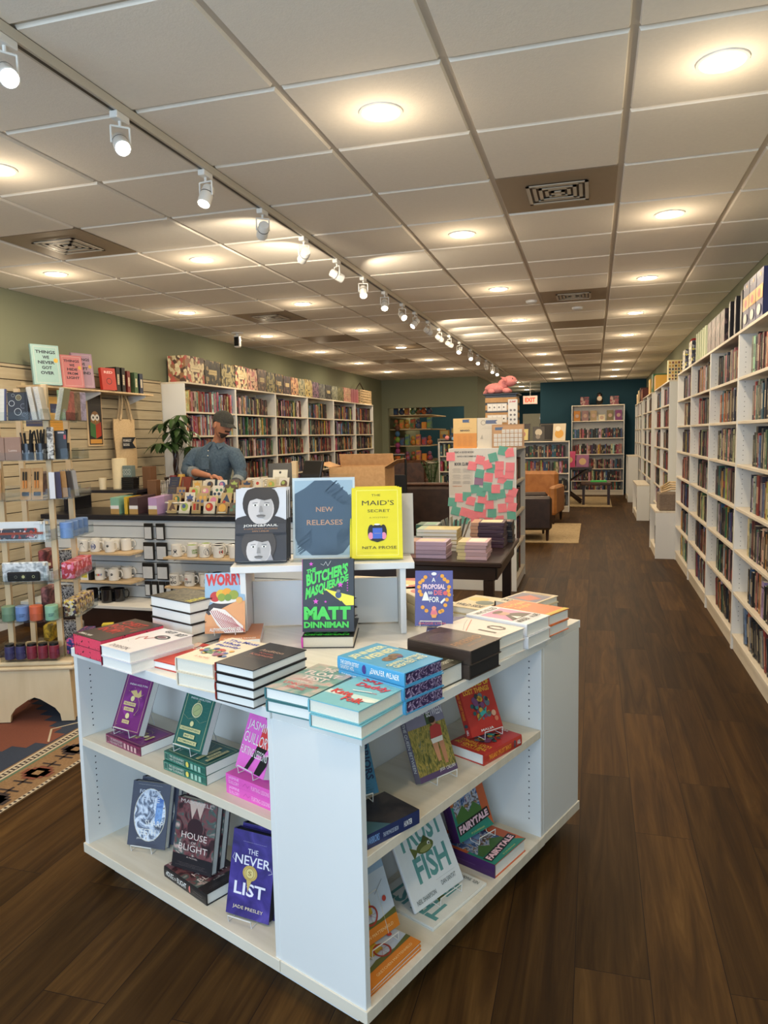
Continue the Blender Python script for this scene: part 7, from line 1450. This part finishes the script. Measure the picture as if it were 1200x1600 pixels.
# black bench and lamp-like stand near sofa
t = thing('black_cabinet', 'low black cabinet behind the sales counter end', 'cabinet', (-2.75, 7.9, 0)); mb = MB(); mb.box(-.42, .42, -.2, .2, 0, 1.02, M_BLACK, .004); mb.build('body', t); mb = MB(); mb.box(-.425, .425, -.205, .205, 1.021, 1.04, M_DARKWOOD); mb.build('top_board', t)
t = thing('hand_truck', 'black upright hand truck frame standing by the sofa', 'hand truck', (-2.17, 8.15, 0)); mb = MB(); mb.box(-.10, .10, -.02, .02, .05, 1.05, M_BLACK, .004); mb.build('back_plate', t); mb = MB()
for s in (-.09, .09): mb.tube([(s, 0, .05), (s, 0, 1.2), (s*.9, .0, 1.28)], .014, M_BLACK, 8)
mb.tube([(-.085, 0, 1.28), (.085, 0, 1.28)], .014, M_BLACK, 8); mb.build('frame', t)
for s in (-.13, .13): mb = MB(); mb.X = Matrix.Translation((s, .05, .08)) @ Matrix.Rotation(PI/2, 4, 'Y'); mb.cyl(0, 0, -.015, .015, .08, M_BLACK, 18); mb.build('wheel', t)
mb = MB(); mb.box(-.12, .12, -.14, -.021, .003, .012, M_BLACK); mb.build('toe_plate', t)
# rugs in the aisle
M_BEIGER = noisemat('faded_beige_rug', [(.3, (150, 128, 92)), (.55, (176, 154, 116)), (.7, (132, 110, 80))], 14, .95, 6, 1.2)
for (x0, x1, y0, y1, l) in ((-1.5, -.19, 10.12, 12.35, 'beige patterned rug under the leather armchairs'), (-.75, .36, 15.2, 17.6, 'small beige patterned rug in front of the far bookcase')): mb = MB(); mb.box(x0, x1, y0, y1, .0003, .008, M_BEIGER); tag(mb.build('area_rug'), l, 'rug')

# ------------------------------------------------------------------ far bookcases
bookcase('low white bookcase with framed pictures on top, beyond the tan armchair', Matrix.Translation((-1.56, 14.2, 0)), 1.12, [.11, .40, .74, 1.04], 1.345, .29, 'low white bookcases at the back')
for si, z in enumerate((.11, .40, .74, 1.04)): fill_shelf(Matrix.Translation((-1.53, 14.225, z+.001)), 1.05, .27, None, 700+si, depth=.16, tmin=.02, tmax=.045)
def easelpic(label, x, y, z, w, h, c, art, rz=0):
    mb = MB(); mb.box(0, w, 0, h, -.015, 0, ink(c)); P = Print(mb, lambda u, v, l: (u, v, l), w, h, .001); art(P); o = mb.build('picture_book'); o.matrix_world = Matrix.Translation((x, y, z)) @ Matrix.Rotation(R(rz), 4, 'Z') @ Matrix.Rotation(R(78), 4, 'X'); tag(o, label, 'book')
easelpic('dark book with a pale yellow picture on the low bookcase', -1.45, 14.35, 1.351, .26, .34, (40, 26, 24), lambda P: (P.rect(.12, .06, .88, .7, (206, 190, 120)), P.disc(.5, .4, .2, (180, 120, 110))), -6)
easelpic('black and white patterned book on the low bookcase', -1.13, 14.33, 1.351, .22, .28, (60, 56, 52), lambda P: (P.disc(.5, .6, .3, (190, 180, 160)), P.disc(.45, .3, .2, (130, 120, 110))), 4); easelpic('tall black book standing behind the patterned one on the low bookcase', -1.0, 14.42, 1.351, .28, .34, (24, 22, 24), lambda P: P.frame(.05, .05, .95, .95, .02, (130, 120, 100)), 10)
easelpic('yellow and white book at the right end of the low bookcase', -.76, 14.34, 1.351, .24, .33, (206, 190, 160), lambda P: (P.disc(.5, .4, .35, (206, 150, 40)), P.disc(.4, .7, .2, (226, 220, 200))), -10)
bookcase('tall white bookcase facing us at the far end of the shop', Matrix.Translation((-.52, 18.2, 0)), 1.21, [.12, .34, .63, .98, 1.36, 1.77], 2.14, .29, None)
for si, z in enumerate((.12, .34, .63, .98, 1.36)):
    cl = (.12, .34, .63, .98, 1.36, 1.77)[si+1]-z-.02; fill_shelf(Matrix.Translation((-.49, 18.225, z+.001)), 1.14, cl, None, 720+si, depth=.15, tmin=.02, tmax=.045, lean=0 if si != 4 else 0)
for k in range(6):
    carton('%s small box on the top shelf of the far bookcase, %s from the left' % (('amber', 'mauve patterned', 'beige patterned', 'cream', 'olive patterned', 'purple')[k], ORD[k]), -.47+.19*k, -.47+.19*k+.15, 18.24, 18.3, 1.771, .24 if k != 3 else .14, mat('far_box_%d' % k, ((170, 110, 40), (130, 100, 100), (150, 130, 100), (200, 190, 160), (110, 100, 70), (110, 50, 100))[k], .6), lambda P: P.disc(.5, .5, .3, (170, 140, 120)), side='-y', group=None, cat='box', name='small_box')
for k, (x, c) in enumerate(((-.32, (120, 60, 60)), (.36, (130, 60, 60)))): carton('small patterned box standing on top of the far bookcase, %s' % ('left', 'right')[k], x, x+.2, 18.3, 18.4, 2.1415, .2, voro('far_cup_print', [(120, 50, 56), (150, 120, 110), (70, 40, 44)], 20), None, side='-y', group='boxes on top of the far bookcase', cat='box', name='small_box')
t = thing('plush_penguin', 'small dark plush bird with a pale face on the far bookcase', 'soft toy', (.12, 18.34, 2.1415)); mb = MB(); mb.ball((0, 0, .10), .085, M_BLACK, 14, (1, .8, 1.2)); mb.ball((0, 0, .23), .065, M_BLACK, 14); mb.build('body', t); mb = MB(); mb.ball((0, -.035, .15), .06, mat('pale_plush', (206, 190, 170), .9), 12, (1, .8, 1.3)); mb.ball((0, -.06, .22), .018, mat('orange_beak', (210, 90, 50), .7), 8); mb.build('face', t)
# low table in front of it
t = thing('side_table', 'dark table with display books in front of the far bookcase', 'table', (-.45, 16.1, .0085)); mb = MB(); mb.box(-.4, .42, -.3, .3, .72, .76, M_DARKWOOD, .004); mb.build('tabletop', t)
for s in (-1, 1): mb = MB(); mb.tube([(.34, s*.25, .71), (-.22, s*.25, .36), (.2, s*.25, .02)], .035, M_DARKWOOD, 6); mb.build('leg', t)
t = thing('stool', 'low wooden stool with a green pad in front of the far table', 'stool', (.05, 15.75, .0085)); mb = MB(); mb.box(-.3, .3, -.2, .2, .40, .46, M_LEATHER, .01); mb.build('seat', t)
for a in (-.25, .25):
    for b in (-.15, .15): mb = MB(); mb.box(a-.025, a+.025, b-.025, b+.025, 0, .399, M_DARKWOOD); mb.build('leg', t)
mb = MB(); mb.box(-.16, .16, -.12, .12, 0, .03, mat('bright_green_cover', (70, 190, 90), .5), .004); tag(mb.build('green_book', loc=(.10, 15.75, .4695)), 'bright green book lying on the low stool', 'book')
for k, (x, w, h, c, nm) in enumerate(((-.82, .18, .22, (150, 150, 110), 'sage'), (-.62, .24, .34, (196, 60, 110), 'magenta'), (-.36, .26, .26, (150, 90, 130), 'purple and gold'))): easelpic('%s book standing on the dark table by the far bookcase' % nm, x, 16.0, .772, w, h, c, lambda P: P.disc(.5, .45, .28, (206, 170, 120)), -5)

# ------------------------------------------------------------------ beyond the opening: toy shelves
bookcase('white shelf unit with boxed toys seen through the wall opening', Matrix.Translation((-3.55, 17.0, 0)), 1.05, [.11, .52, .98, 1.40], 1.42, .35, None)
bookcase('white bookcase at the right of the opening', Matrix.Translation((-3.02, 14.55, 0)), .80, [.11, .45, .77, 1.08], 1.37, .29, 'low white bookcases at the back')
for si, z in enumerate((.11, .45, .77, 1.08)): fill_shelf(Matrix.Translation((-2.99, 14.575, z+.001)), .74, .26, None, 740+si, depth=.16, tmin=.02, tmax=.045)
rq = random.Random(33); TC = [(190, 60, 44), (214, 150, 50), (206, 190, 70), (70, 120, 70), (60, 100, 140), (150, 60, 110), (206, 196, 170), (96, 60, 44), (226, 120, 60), (120, 150, 60)]
for s, z in enumerate((.55, .93, 1.28, 1.66, 1.98)):
    t = thing('toy_shelf', 'wooden wall shelf of small toys inside the opening, %s from the bottom' % ORD[s], 'shelf', (-4.56, 17.2, z-.02), 0, 'toy shelves beyond the opening'); mb = MB(); mb.box(0, 1.0, -.9, .9, 0, .02, M_PLY); mb.build('board', t)
    for k in range(7):
        c = rq.choice(TC); mb = MB(); kind = rq.random(); m = noisemat('toy_print_%d' % rq.randrange(8), [(.4, c), (.6, rq.choice(TC))], 12, .6)
        if kind < .55: mb.box(-.055, .055, -.04, .04, 0, rq.uniform(.14, .26), m, .01)
        else: mb.ball((0, 0, .07), .07, m, 12); mb.ball((0, -.02, .17), .05, m, 12)
        o = mb.build('toy', loc=(-4.38+.13*k, 16.36+.02*(k % 2), z+.001)); tag(o, '%s toy on the %s toy shelf beyond the opening, %s from the left' % ('boxed' if kind < .55 else 'plush', ORD[s], ORD[k]), 'toy', 'toys beyond the opening')
for k in range(6):
    c = rq.choice(TC); mb = MB(); mb.ball((0, 0, .0), .06, mat('hanging_toy_%d' % k, c, .8), 12, (1, .8, 1.1)); mb.tube([(0, 0, .05), (0, 0, .1)], .006, M_BLACK, 5); tag(mb.build('hanging_toy', loc=(-4.30, 16.15, 1.68-.13*k)), 'round coloured toy in the hanging string beyond the opening, %s from the top' % ORD[k], 'toy', 'hanging toys in the opening')
for k in range(4): c = TC[(k*3+1) % 10]; carton('%s boxed game on the white unit in the opening, %s from the left' % (('amber', 'blue', 'brown', 'olive')[k], ORD[k]), -3.5+.26*k, -3.5+.26*k+.22, 17.02, 17.1, 1.421, (.2, .26, .18, .28)[k], mat('game_print_%d' % k, c, .5), lambda P: (P.rect(.1, .5, .9, .9, (206, 190, 120)), P.disc(.5, .3, .2, (60, 80, 120))), side='-y', group=None, cat='boxed game', name='boxed_game')
for k in range(4): carton('pale boxed game on the %s shelf of the white unit in the opening, %s' % (('middle', 'lower')[k % 2], ('left', 'right')[k//2]), -3.48+.5*(k//2), -3.1+.5*(k//2), 17.03, 17.1, (.981, .521)[k % 2], .28, mat('game_pale_%d' % k, ((170, 176, 150), (110, 130, 70), (206, 200, 180), (196, 190, 170))[k], .5), lambda P: P.rect(.2, .3, .8, .7, (90, 110, 110)), side='-y', group=None, cat='boxed game', name='boxed_game')
mb = MB(); mb.ball((0, 0, .06), .07, mat('dark_toy', (44, 50, 60), .8), 12); mb.ball((-.08, -.04, .07), .05, M_PLUSH, 12); mb.ball((.06, -.06, .05), .05, mat('blue_toy', (120, 170, 210), .7), 12); mb.box(-.2, .2, -.1, .1, 0, .03, M_BLACK)
tag(mb.build('toy_basket', loc=(-2.78, 14.68, 1.371)), 'dark basket of plush toys on the bookcase right of the opening', 'toy basket')
# snake-leaf plant by the sofa
t = thing('potted_zz_plant', 'dark upright leafy plant in a wooden pot near the green wall', 'plant', (-2.98, 13.7, 0)); mb = MB(); mb.lathe([(0, 0), (.11, 0), (.15, .58), (.13, .58), (.12, .55), (0, .55)], M_LEATHER, 18); mb.build('pot', t)
for k in range(9):
    a = 2*PI*k/9; ex = .22*(.5+.5*rr.random()); mb = MB(); P0 = Vector((.04*math.cos(a), .04*math.sin(a), .55)); P1 = Vector((ex*math.cos(a), ex*math.sin(a), .92+.12*rr.random())); mb.tube([P0, P0.lerp(P1, .5)+Vector((0, 0, .06)), P1], .008, M_LEAF, 5)
    for q in range(8):
        c = P0.lerp(P1, .2+.1*q)+Vector((0, 0, .06*math.sin(PI*(.2+.1*q)))); s = 1 if q % 2 else -1; d = Vector((-math.sin(a)*s, math.cos(a)*s, .6)).normalized()*.075; sd = Vector((math.cos(a), math.sin(a), 0))*.018
        mb.add([c, c+d*.5+sd, c+d, c+d*.5-sd], [[0, 1, 2, 3]], M_LEAF)
    mb.build('leafy_stem', t)
# exit sign, door at the corridor end
t = thing('exit_sign', 'lit red EXIT sign hanging at the back corridor', 'exit sign', (-1.48, 18.0, 2.20)); mb = MB(); mb.box(-.17, .17, -.02, .02, 0, .20, M_METALW, .004); mb.build('housing', t)
mb = MB(); P = Print(mb, lambda u, v, l: (-.16+u, -.021-l, .01+v), .32, .18, .0008); P.rect(0, 0, 1, 1, mat('exit_face_glow', (236, 150, 120), .5, 0, emit=.9, ecol=(1, .45, .3, 1))); P.text('EXIT', .12, .2, .88, .8, mat('exit_letters_glow', (220, 30, 20), .5, 0, emit=1.6, ecol=(1, .05, .02, 1)), .04); mb.build('face_panel', t); mb = MB(); mb.tube([(0, 0, .2), (0, 0, ZC-2.2-.001)], .01, M_METALW, 6); mb.build('hanging_rod', t)
mb = MB(); mb.box(-2.1, -1.22, 22.84, 22.88, 0, 2.10, mat('pale_door_paint', (196, 192, 170), .6)); mb.box(-1.6, -1.3, 22.80, 22.84, 1.92, 2.0, M_CHROME); o = mb.build('door_1'); o['kind'] = 'structure'

# ------------------------------------------------------------------ the bookseller behind the counter
def skin_geo(V, Ed, root=0, sub=2):
    me = bpy.data.meshes.new('s'); me.from_pydata([v[0] for v in V], Ed, []); ob = bpy.data.objects.new('s', me); C.objects.link(ob)
    md = ob.modifiers.new('k', 'SKIN'); md.use_smooth_shade = True; md.branch_smoothing = .6
    sd = me.skin_vertices[0].data
    for i, v in enumerate(V):
        r = v[1]; sd[i].radius = (r, r) if not isinstance(r, tuple) else r; sd[i].use_root = (i == root)
    ss = ob.modifiers.new('u', 'SUBSURF'); ss.levels = sub; ss.render_levels = sub
    dg = bpy.context.evaluated_depsgraph_get(); dg.update(); m2 = bpy.data.meshes.new_from_object(ob.evaluated_get(dg))
    Vv = [tuple(v.co) for v in m2.vertices]; F = [list(p.vertices) for p in m2.polygons]
    bpy.data.objects.remove(ob); bpy.data.meshes.remove(me); bpy.data.meshes.remove(m2); return Vv, F
M_SKIN = noisemat('warm_skin', [(.3, (168, 112, 84)), (.7, (188, 130, 100))], 20, .5); M_DENIM = noisemat('blue_grey_chambray', [(.35, (66, 84, 100)), (.65, (84, 104, 120))], 70, .85); M_TROUS = mat('dark_trousers', (40, 42, 50), .9); M_CAP = noisemat('charcoal_tweed', [(.35, (44, 44, 42)), (.65, (70, 70, 64))], 160, .95); M_HAIR = mat('dark_beard_hair', (62, 46, 38), .9)
man = thing('person', 'person in a blue-grey shirt and dark cap reaching across behind the sales counter', 'person', (-3.42, 6.06, 0))
O = Vector((-3.42, 6.06, 0))
def w_(x, y, z): return (x-O.x, y-O.y, z)
V = [(w_(-3.42, 6.08, .97), .12), (w_(-3.40, 6.06, 1.15), .11), (w_(-3.35, 6.03, 1.31), .105), (w_(-3.30, 6.00, 1.445), .07), (w_(-3.255, 5.965, 1.515), .052), (w_(-3.22, 5.935, 1.57), .055),
     (w_(-3.49, 6.03, 1.385), .045), (w_(-3.565, 5.995, 1.31), .040), (w_(-3.582, 5.955, 1.222), .038), (w_(-3.43, 5.84, 1.203), .038), (w_(-3.28, 5.76, 1.185), .026), (w_(-3.235, 5.745, 1.18), .024),
     (w_(-3.15, 6.0, 1.38), .045), (w_(-3.095, 5.99, 1.29), .040), (w_(-3.07, 5.98, 1.18), .038), (w_(-3.05, 5.86, 1.10), .036), (w_(-3.04, 5.76, 1.06), .025),
     (w_(-3.52, 6.08, .90), .10), (w_(-3.53, 6.08, .50), .062), (w_(-3.54, 6.10, .10), .042), (w_(-3.545, 5.98, .045), .036),
     (w_(-3.32, 6.08, .90), .10), (w_(-3.30, 6.08, .50), .062), (w_(-3.29, 6.10, .10), .042), (w_(-3.285, 5.98, .045), .036)]
Ed = [(0, 1), (1, 2), (2, 3), (3, 4), (4, 5), (2, 6), (6, 7), (7, 8), (8, 9), (9, 10), (10, 11), (2, 12), (12, 13), (13, 14), (14, 15), (15, 16), (0, 17), (17, 18), (18, 19), (19, 20), (0, 21), (21, 22), (22, 23), (23, 24)]
mb = MB(); a, b = skin_geo(V, Ed); mb.add(a, b, M_SKIN, True)
def hand(px, py, pz, d, up, side, s=1.0):
    d = Vector(d).normalized(); side = Vector(side).normalized(); up = Vector(up).normalized(); o = Vector(w_(px, py, pz))
    vs = [(tuple(o), .022), (tuple(o+d*.035), .026), (tuple(o+d*.07), .02)]; ed = [(0, 1), (1, 2)]
    x_, y_ = skin_geo(vs, ed, 0, 1); mb.add(x_, y_, M_SKIN, True)
    for k, (off_, ln) in enumerate(((-.028, .068), (-.010, .078), (.009, .073), (.027, .056))):
        b0 = o+d*.055+side*off_; p = [b0, b0+d*ln*.45+up*.004, b0+d*ln*.8-up*.012, b0+d*ln-up*.026]
        x_, y_ = skin_geo([(tuple(q), r) for q, r in zip(p, (.010, .0092, .0085, .0072))], [(0, 1), (1, 2), (2, 3)], 0, 1); mb.add(x_, y_, M_SKIN, True)
    b0 = o+d*.012-side*.022; p = [b0, b0+d*.028-side*.026-up*.006, b0+d*.055-side*.032-up*.014]
    x_, y_ = skin_geo([(tuple(q), r) for q, r in zip(p, (.013, .011, .0085))], [(0, 1), (1, 2)], 0, 1); mb.add(x_, y_, M_SKIN, True)
hand(-3.225, 5.742, 1.178, (.9, -.25, -.12), (.1, 0, 1), (.25, .95, 0)); hand(-3.04, 5.745, 1.055, (.2, -.8, -.4), (0, -.4, .9), (-1, 0, 0))
# head: skull, jaw, nose, ears, brow
HM = Matrix.Translation(Vector(w_(-3.185, 5.905, 1.628))) @ Matrix.Rotation(R(70), 4, 'Z') @ Matrix.Rotation(R(16), 4, 'X') @ Matrix.Rotation(R(6), 4, 'Y')
n, hN = 26, 22; vs = []
for j in range(hN+1):
    t_ = PI*j/hN; z = math.cos(t_); rr_h = math.sin(t_)
    for i in range(n):
        a_ = 2*PI*i/n; x = rr_h*math.sin(a_); y = -rr_h*math.cos(a_)     # y<0 is the face
        X_, Y_, Z_ = x*.076, y*.096, z*.118
        front = max(0, -y); low = max(0, -z)
        if z < 0: X_ *= 1-.28*low; Y_ = Y_*(1-.10*low) if y < 0 else Y_*(1-.45*low)
        Y_ -= front*low*.012*math.exp(-(x/.4)**2)*(1 if z < -.5 else .3)
        Y_ -= .024*math.exp(-(x/.16)**2)*math.exp(-((z+.16)/.14)**2)*(front > 0)          # nose
        Y_ -= .006*math.exp(-((z-.12)/.09)**2)*front                                      # brow
        Y_ += .008*math.exp(-((abs(x)-.36)/.16)**2)*math.exp(-((z-.0)/.09)**2)*front      # eye sockets
        Y_ -= .006*math.exp(-(x/.26)**2)*math.exp(-((z+.46)/.07)**2)*(front > 0)          # lips
        vs.append((X_, Y_, Z_))
fs = [[j*n+i, j*n+(i+1) % n, (j+1)*n+(i+1) % n, (j+1)*n+i] for j in range(hN) for i in range(n)]
mb.X = HM; mb.add(vs, fs, M_SKIN, True)
for s in (-1, 1): mb.ball((s*.077, .012, -.012), .026, M_SKIN, 12, (.35, .75, 1.15))
for s in (-1, 1): mb.ball((s*.029, -.083, .004), .010, mat('eye_white', (206, 200, 190), .3), 10, (1.2, .7, .6)); mb.ball((s*.029, -.0895, .003), .0045, M_BLACK, 8)
mb.ball((0, -.096, -.056), .018, mat('lip_tone', (140, 80, 70), .5), 10, (1.3, .35, .35)); mb.X = Matrix.Identity(4)
mb.build('body', man)
# beard, brows and cropped hair
mb = MB(); mb.X = HM
bv = [(x*1.03, y*1.03, z*1.03) for x, y, z in vs]; keep = []
for f in fs:
    c_ = [sum(vs[q][k] for q in f)/4 for k in range(3)]
    beard = (c_[2] < -.062 and c_[1] < -.03 and not (abs(c_[0]) < .022 and -.066 < c_[2] < -.046 and c_[1] < -.08)) or (-.050 < c_[2] < -.036 and abs(c_[0]) < .034 and c_[1] < -.07) 
    hair = c_[2] > -.04 and c_[1] > .02
    if beard or hair: keep.append(f)
mb.add(bv, keep, M_HAIR, True)
for s in (-1, 1): mb.tube([(s*.016, -.096, .021), (s*.03, -.096, .026), (s*.045, -.086, .022)], .0035, M_HAIR, 6)
mb.build('hair_and_beard', man)
mb = MB(); mb.X = HM; cv = []; n2, h2 = 24, 9
for j in range(h2+1):
    t_ = PI*.52*j/h2
    for i in range(n2): a_ = 2*PI*i/n2; cv.append((.089*math.sin(t_)*math.sin(a_)*(1+.04*math.sin(3*t_)), .004-.106*math.sin(t_)*math.cos(a_), .030+.098*math.cos(t_)))
mb.add(cv, [[j*n2+i, j*n2+(i+1) % n2, (j+1)*n2+(i+1) % n2, (j+1)*n2+i] for j in range(h2) for i in range(n2)], M_CAP, True); mb.build('cap_crown', man)
mb = MB(); mb.X = HM; up_, dn = [], []
for i in range(13):
    a_ = R(-62+124*i/12); up_.append((.086*math.sin(a_), -.088*math.cos(a_)+.0, .036)); dn.append((.082*math.sin(a_), -.088*math.cos(a_)-.075*math.cos(a_*1.3)**1, .018-.02*abs(math.sin(a_))))
mb.add(up_+dn+[(x, y, z-.006) for x, y, z in up_+dn], [[i, i+1, 14+i, 13+i] for i in range(12)]+[[26+i, 27+i, 40+i, 39+i] for i in range(12)]+[[13+i, 14+i, 40+i, 39+i] for i in range(12)], M_CAP, True); mb.build('cap_brim', man)
# shirt with rolled sleeves and collar
rings = [(-3.42, 6.08, .90, .168, .125), (-3.42, 6.08, 1.02, .160, .118), (-3.40, 6.065, 1.14, .168, .122), (-3.37, 6.045, 1.24, .182, .124), (-3.345, 6.025, 1.32, .196, .120), (-3.33, 6.015, 1.375, .198, .104), (-3.32, 6.005, 1.412, .172, .086), (-3.31, 5.998, 1.440, .120, .072), (-3.303, 5.992, 1.462, .078, .066), (-3.30, 5.99, 1.478, .064, .060)]
mb = MB(); vs2 = []; nn = 28
for (cx_, cy_, cz_, rx_, ry_) in rings:
    for i in range(nn):
        a_ = 2*PI*i/nn; sg = .85; cxx = math.copysign(abs(math.cos(a_))**sg, math.cos(a_)); syy = math.copysign(abs(math.sin(a_))**sg, math.sin(a_)); vs2.append(w_(cx_+rx_*cxx, cy_+ry_*syy+.006*math.sin(9*a_+cz_*30), cz_))
mb.add(vs2, [[j*nn+i, j*nn+(i+1) % nn, (j+1)*nn+(i+1) % nn, (j+1)*nn+i] for j in range(len(rings)-1) for i in range(nn)], M_DENIM, True)
for pts, rs in ((((-3.455, 6.02, 1.385), (-3.515, 6.01, 1.365), (-3.560, 5.995, 1.315), (-3.585, 5.975, 1.262), (-3.588, 5.955, 1.222), (-3.560, 5.925, 1.205), (-3.50, 5.885, 1.205)), (.055, .073, .072, .066, .062, .060, .055)),
                (((-3.19, 6.01, 1.385), (-3.135, 6.005, 1.360), (-3.098, 5.995, 1.305), (-3.078, 5.99, 1.24), (-3.066, 5.98, 1.19), (-3.058, 5.945, 1.155), (-3.055, 5.91, 1.135)), (.055, .072, .070, .064, .060, .058, .054))):
    mb.tube([w_(*q) for q in pts], list(rs), M_DENIM, 16)
for i in range(9): mb.cyl(0, 0, 0, .0, .0001, M_METALW, 3) if False else mb.ball(w_(-3.345-.008*i+.012, 5.905+.003*i-.012, 1.40-.045*i), .006, M_METALW, 8)
mb.build('shirt', man)
mb = MB(); M_CUFF = noisemat('pale_rolled_cuff', [(.3, (120, 130, 134)), (.7, (146, 154, 156))], 60, .9)
for p0, p1 in (((-3.515, 5.90, 1.208), (-3.465, 5.862, 1.203)), ((-3.055, 5.915, 1.14), (-3.053, 5.88, 1.115))): mb.tube([w_(*p0), w_(*p1)], .056, M_CUFF, 14)
mb.build('rolled_cuff', man)
mb = MB()
for s, (ax, ay) in ((-1, (-.05, -.055)), (1, (.055, -.045))):
    c_ = Vector(w_(-3.285, 5.985, 1.475)); p = [c_+Vector((s*.062, .01, .015)), c_+Vector((ax*.35, -.072, -.012)), c_+Vector((ax, ay-.04, -.058)), c_+Vector((s*.088, -.035, -.03))]
    mb.add(p+[q+Vector((0, -.004, -.004)) for q in p], [[0, 1, 2, 3], [7, 6, 5, 4], [0, 1, 5, 4], [1, 2, 6, 5], [2, 3, 7, 6], [3, 0, 4, 7]], M_DENIM)
mb.build('collar', man)
mb = MB(); mb.box(.035-.0, .11, -.212, -.204, 1.235, 1.33, M_DENIM, .002); mb.X = Matrix.Translation((.05, 0, 0)); mb.build('chest_pocket', man)
V3 = [(w_(-3.42, 6.08, .95), .15), (w_(-3.52, 6.08, .86), .115), (w_(-3.53, 6.08, .50), .085), (w_(-3.54, 6.10, .12), .07), (w_(-3.32, 6.08, .86), .115), (w_(-3.30, 6.08, .50), .085), (w_(-3.29, 6.10, .12), .07)]
a, b = skin_geo(V3, [(0, 1), (1, 2), (2, 3), (0, 4), (4, 5), (5, 6)]); mb = MB(); mb.add(a, b, M_TROUS, True); mb.build('trousers', man)
for s in (-3.545, -3.285): mb = MB(); mb.ball(w_(s, 6.0, .045), .055, M_BLACK, 14, (.85, 2.2, .8)); mb.build('shoe', man)

# ------------------------------------------------------------------ all the remaining shelved books, past the first three hundred
o = STUFF.build('shelved_books'); tag(o, 'countless books filling the further shelves along the walls', 'books', kind='stuff')
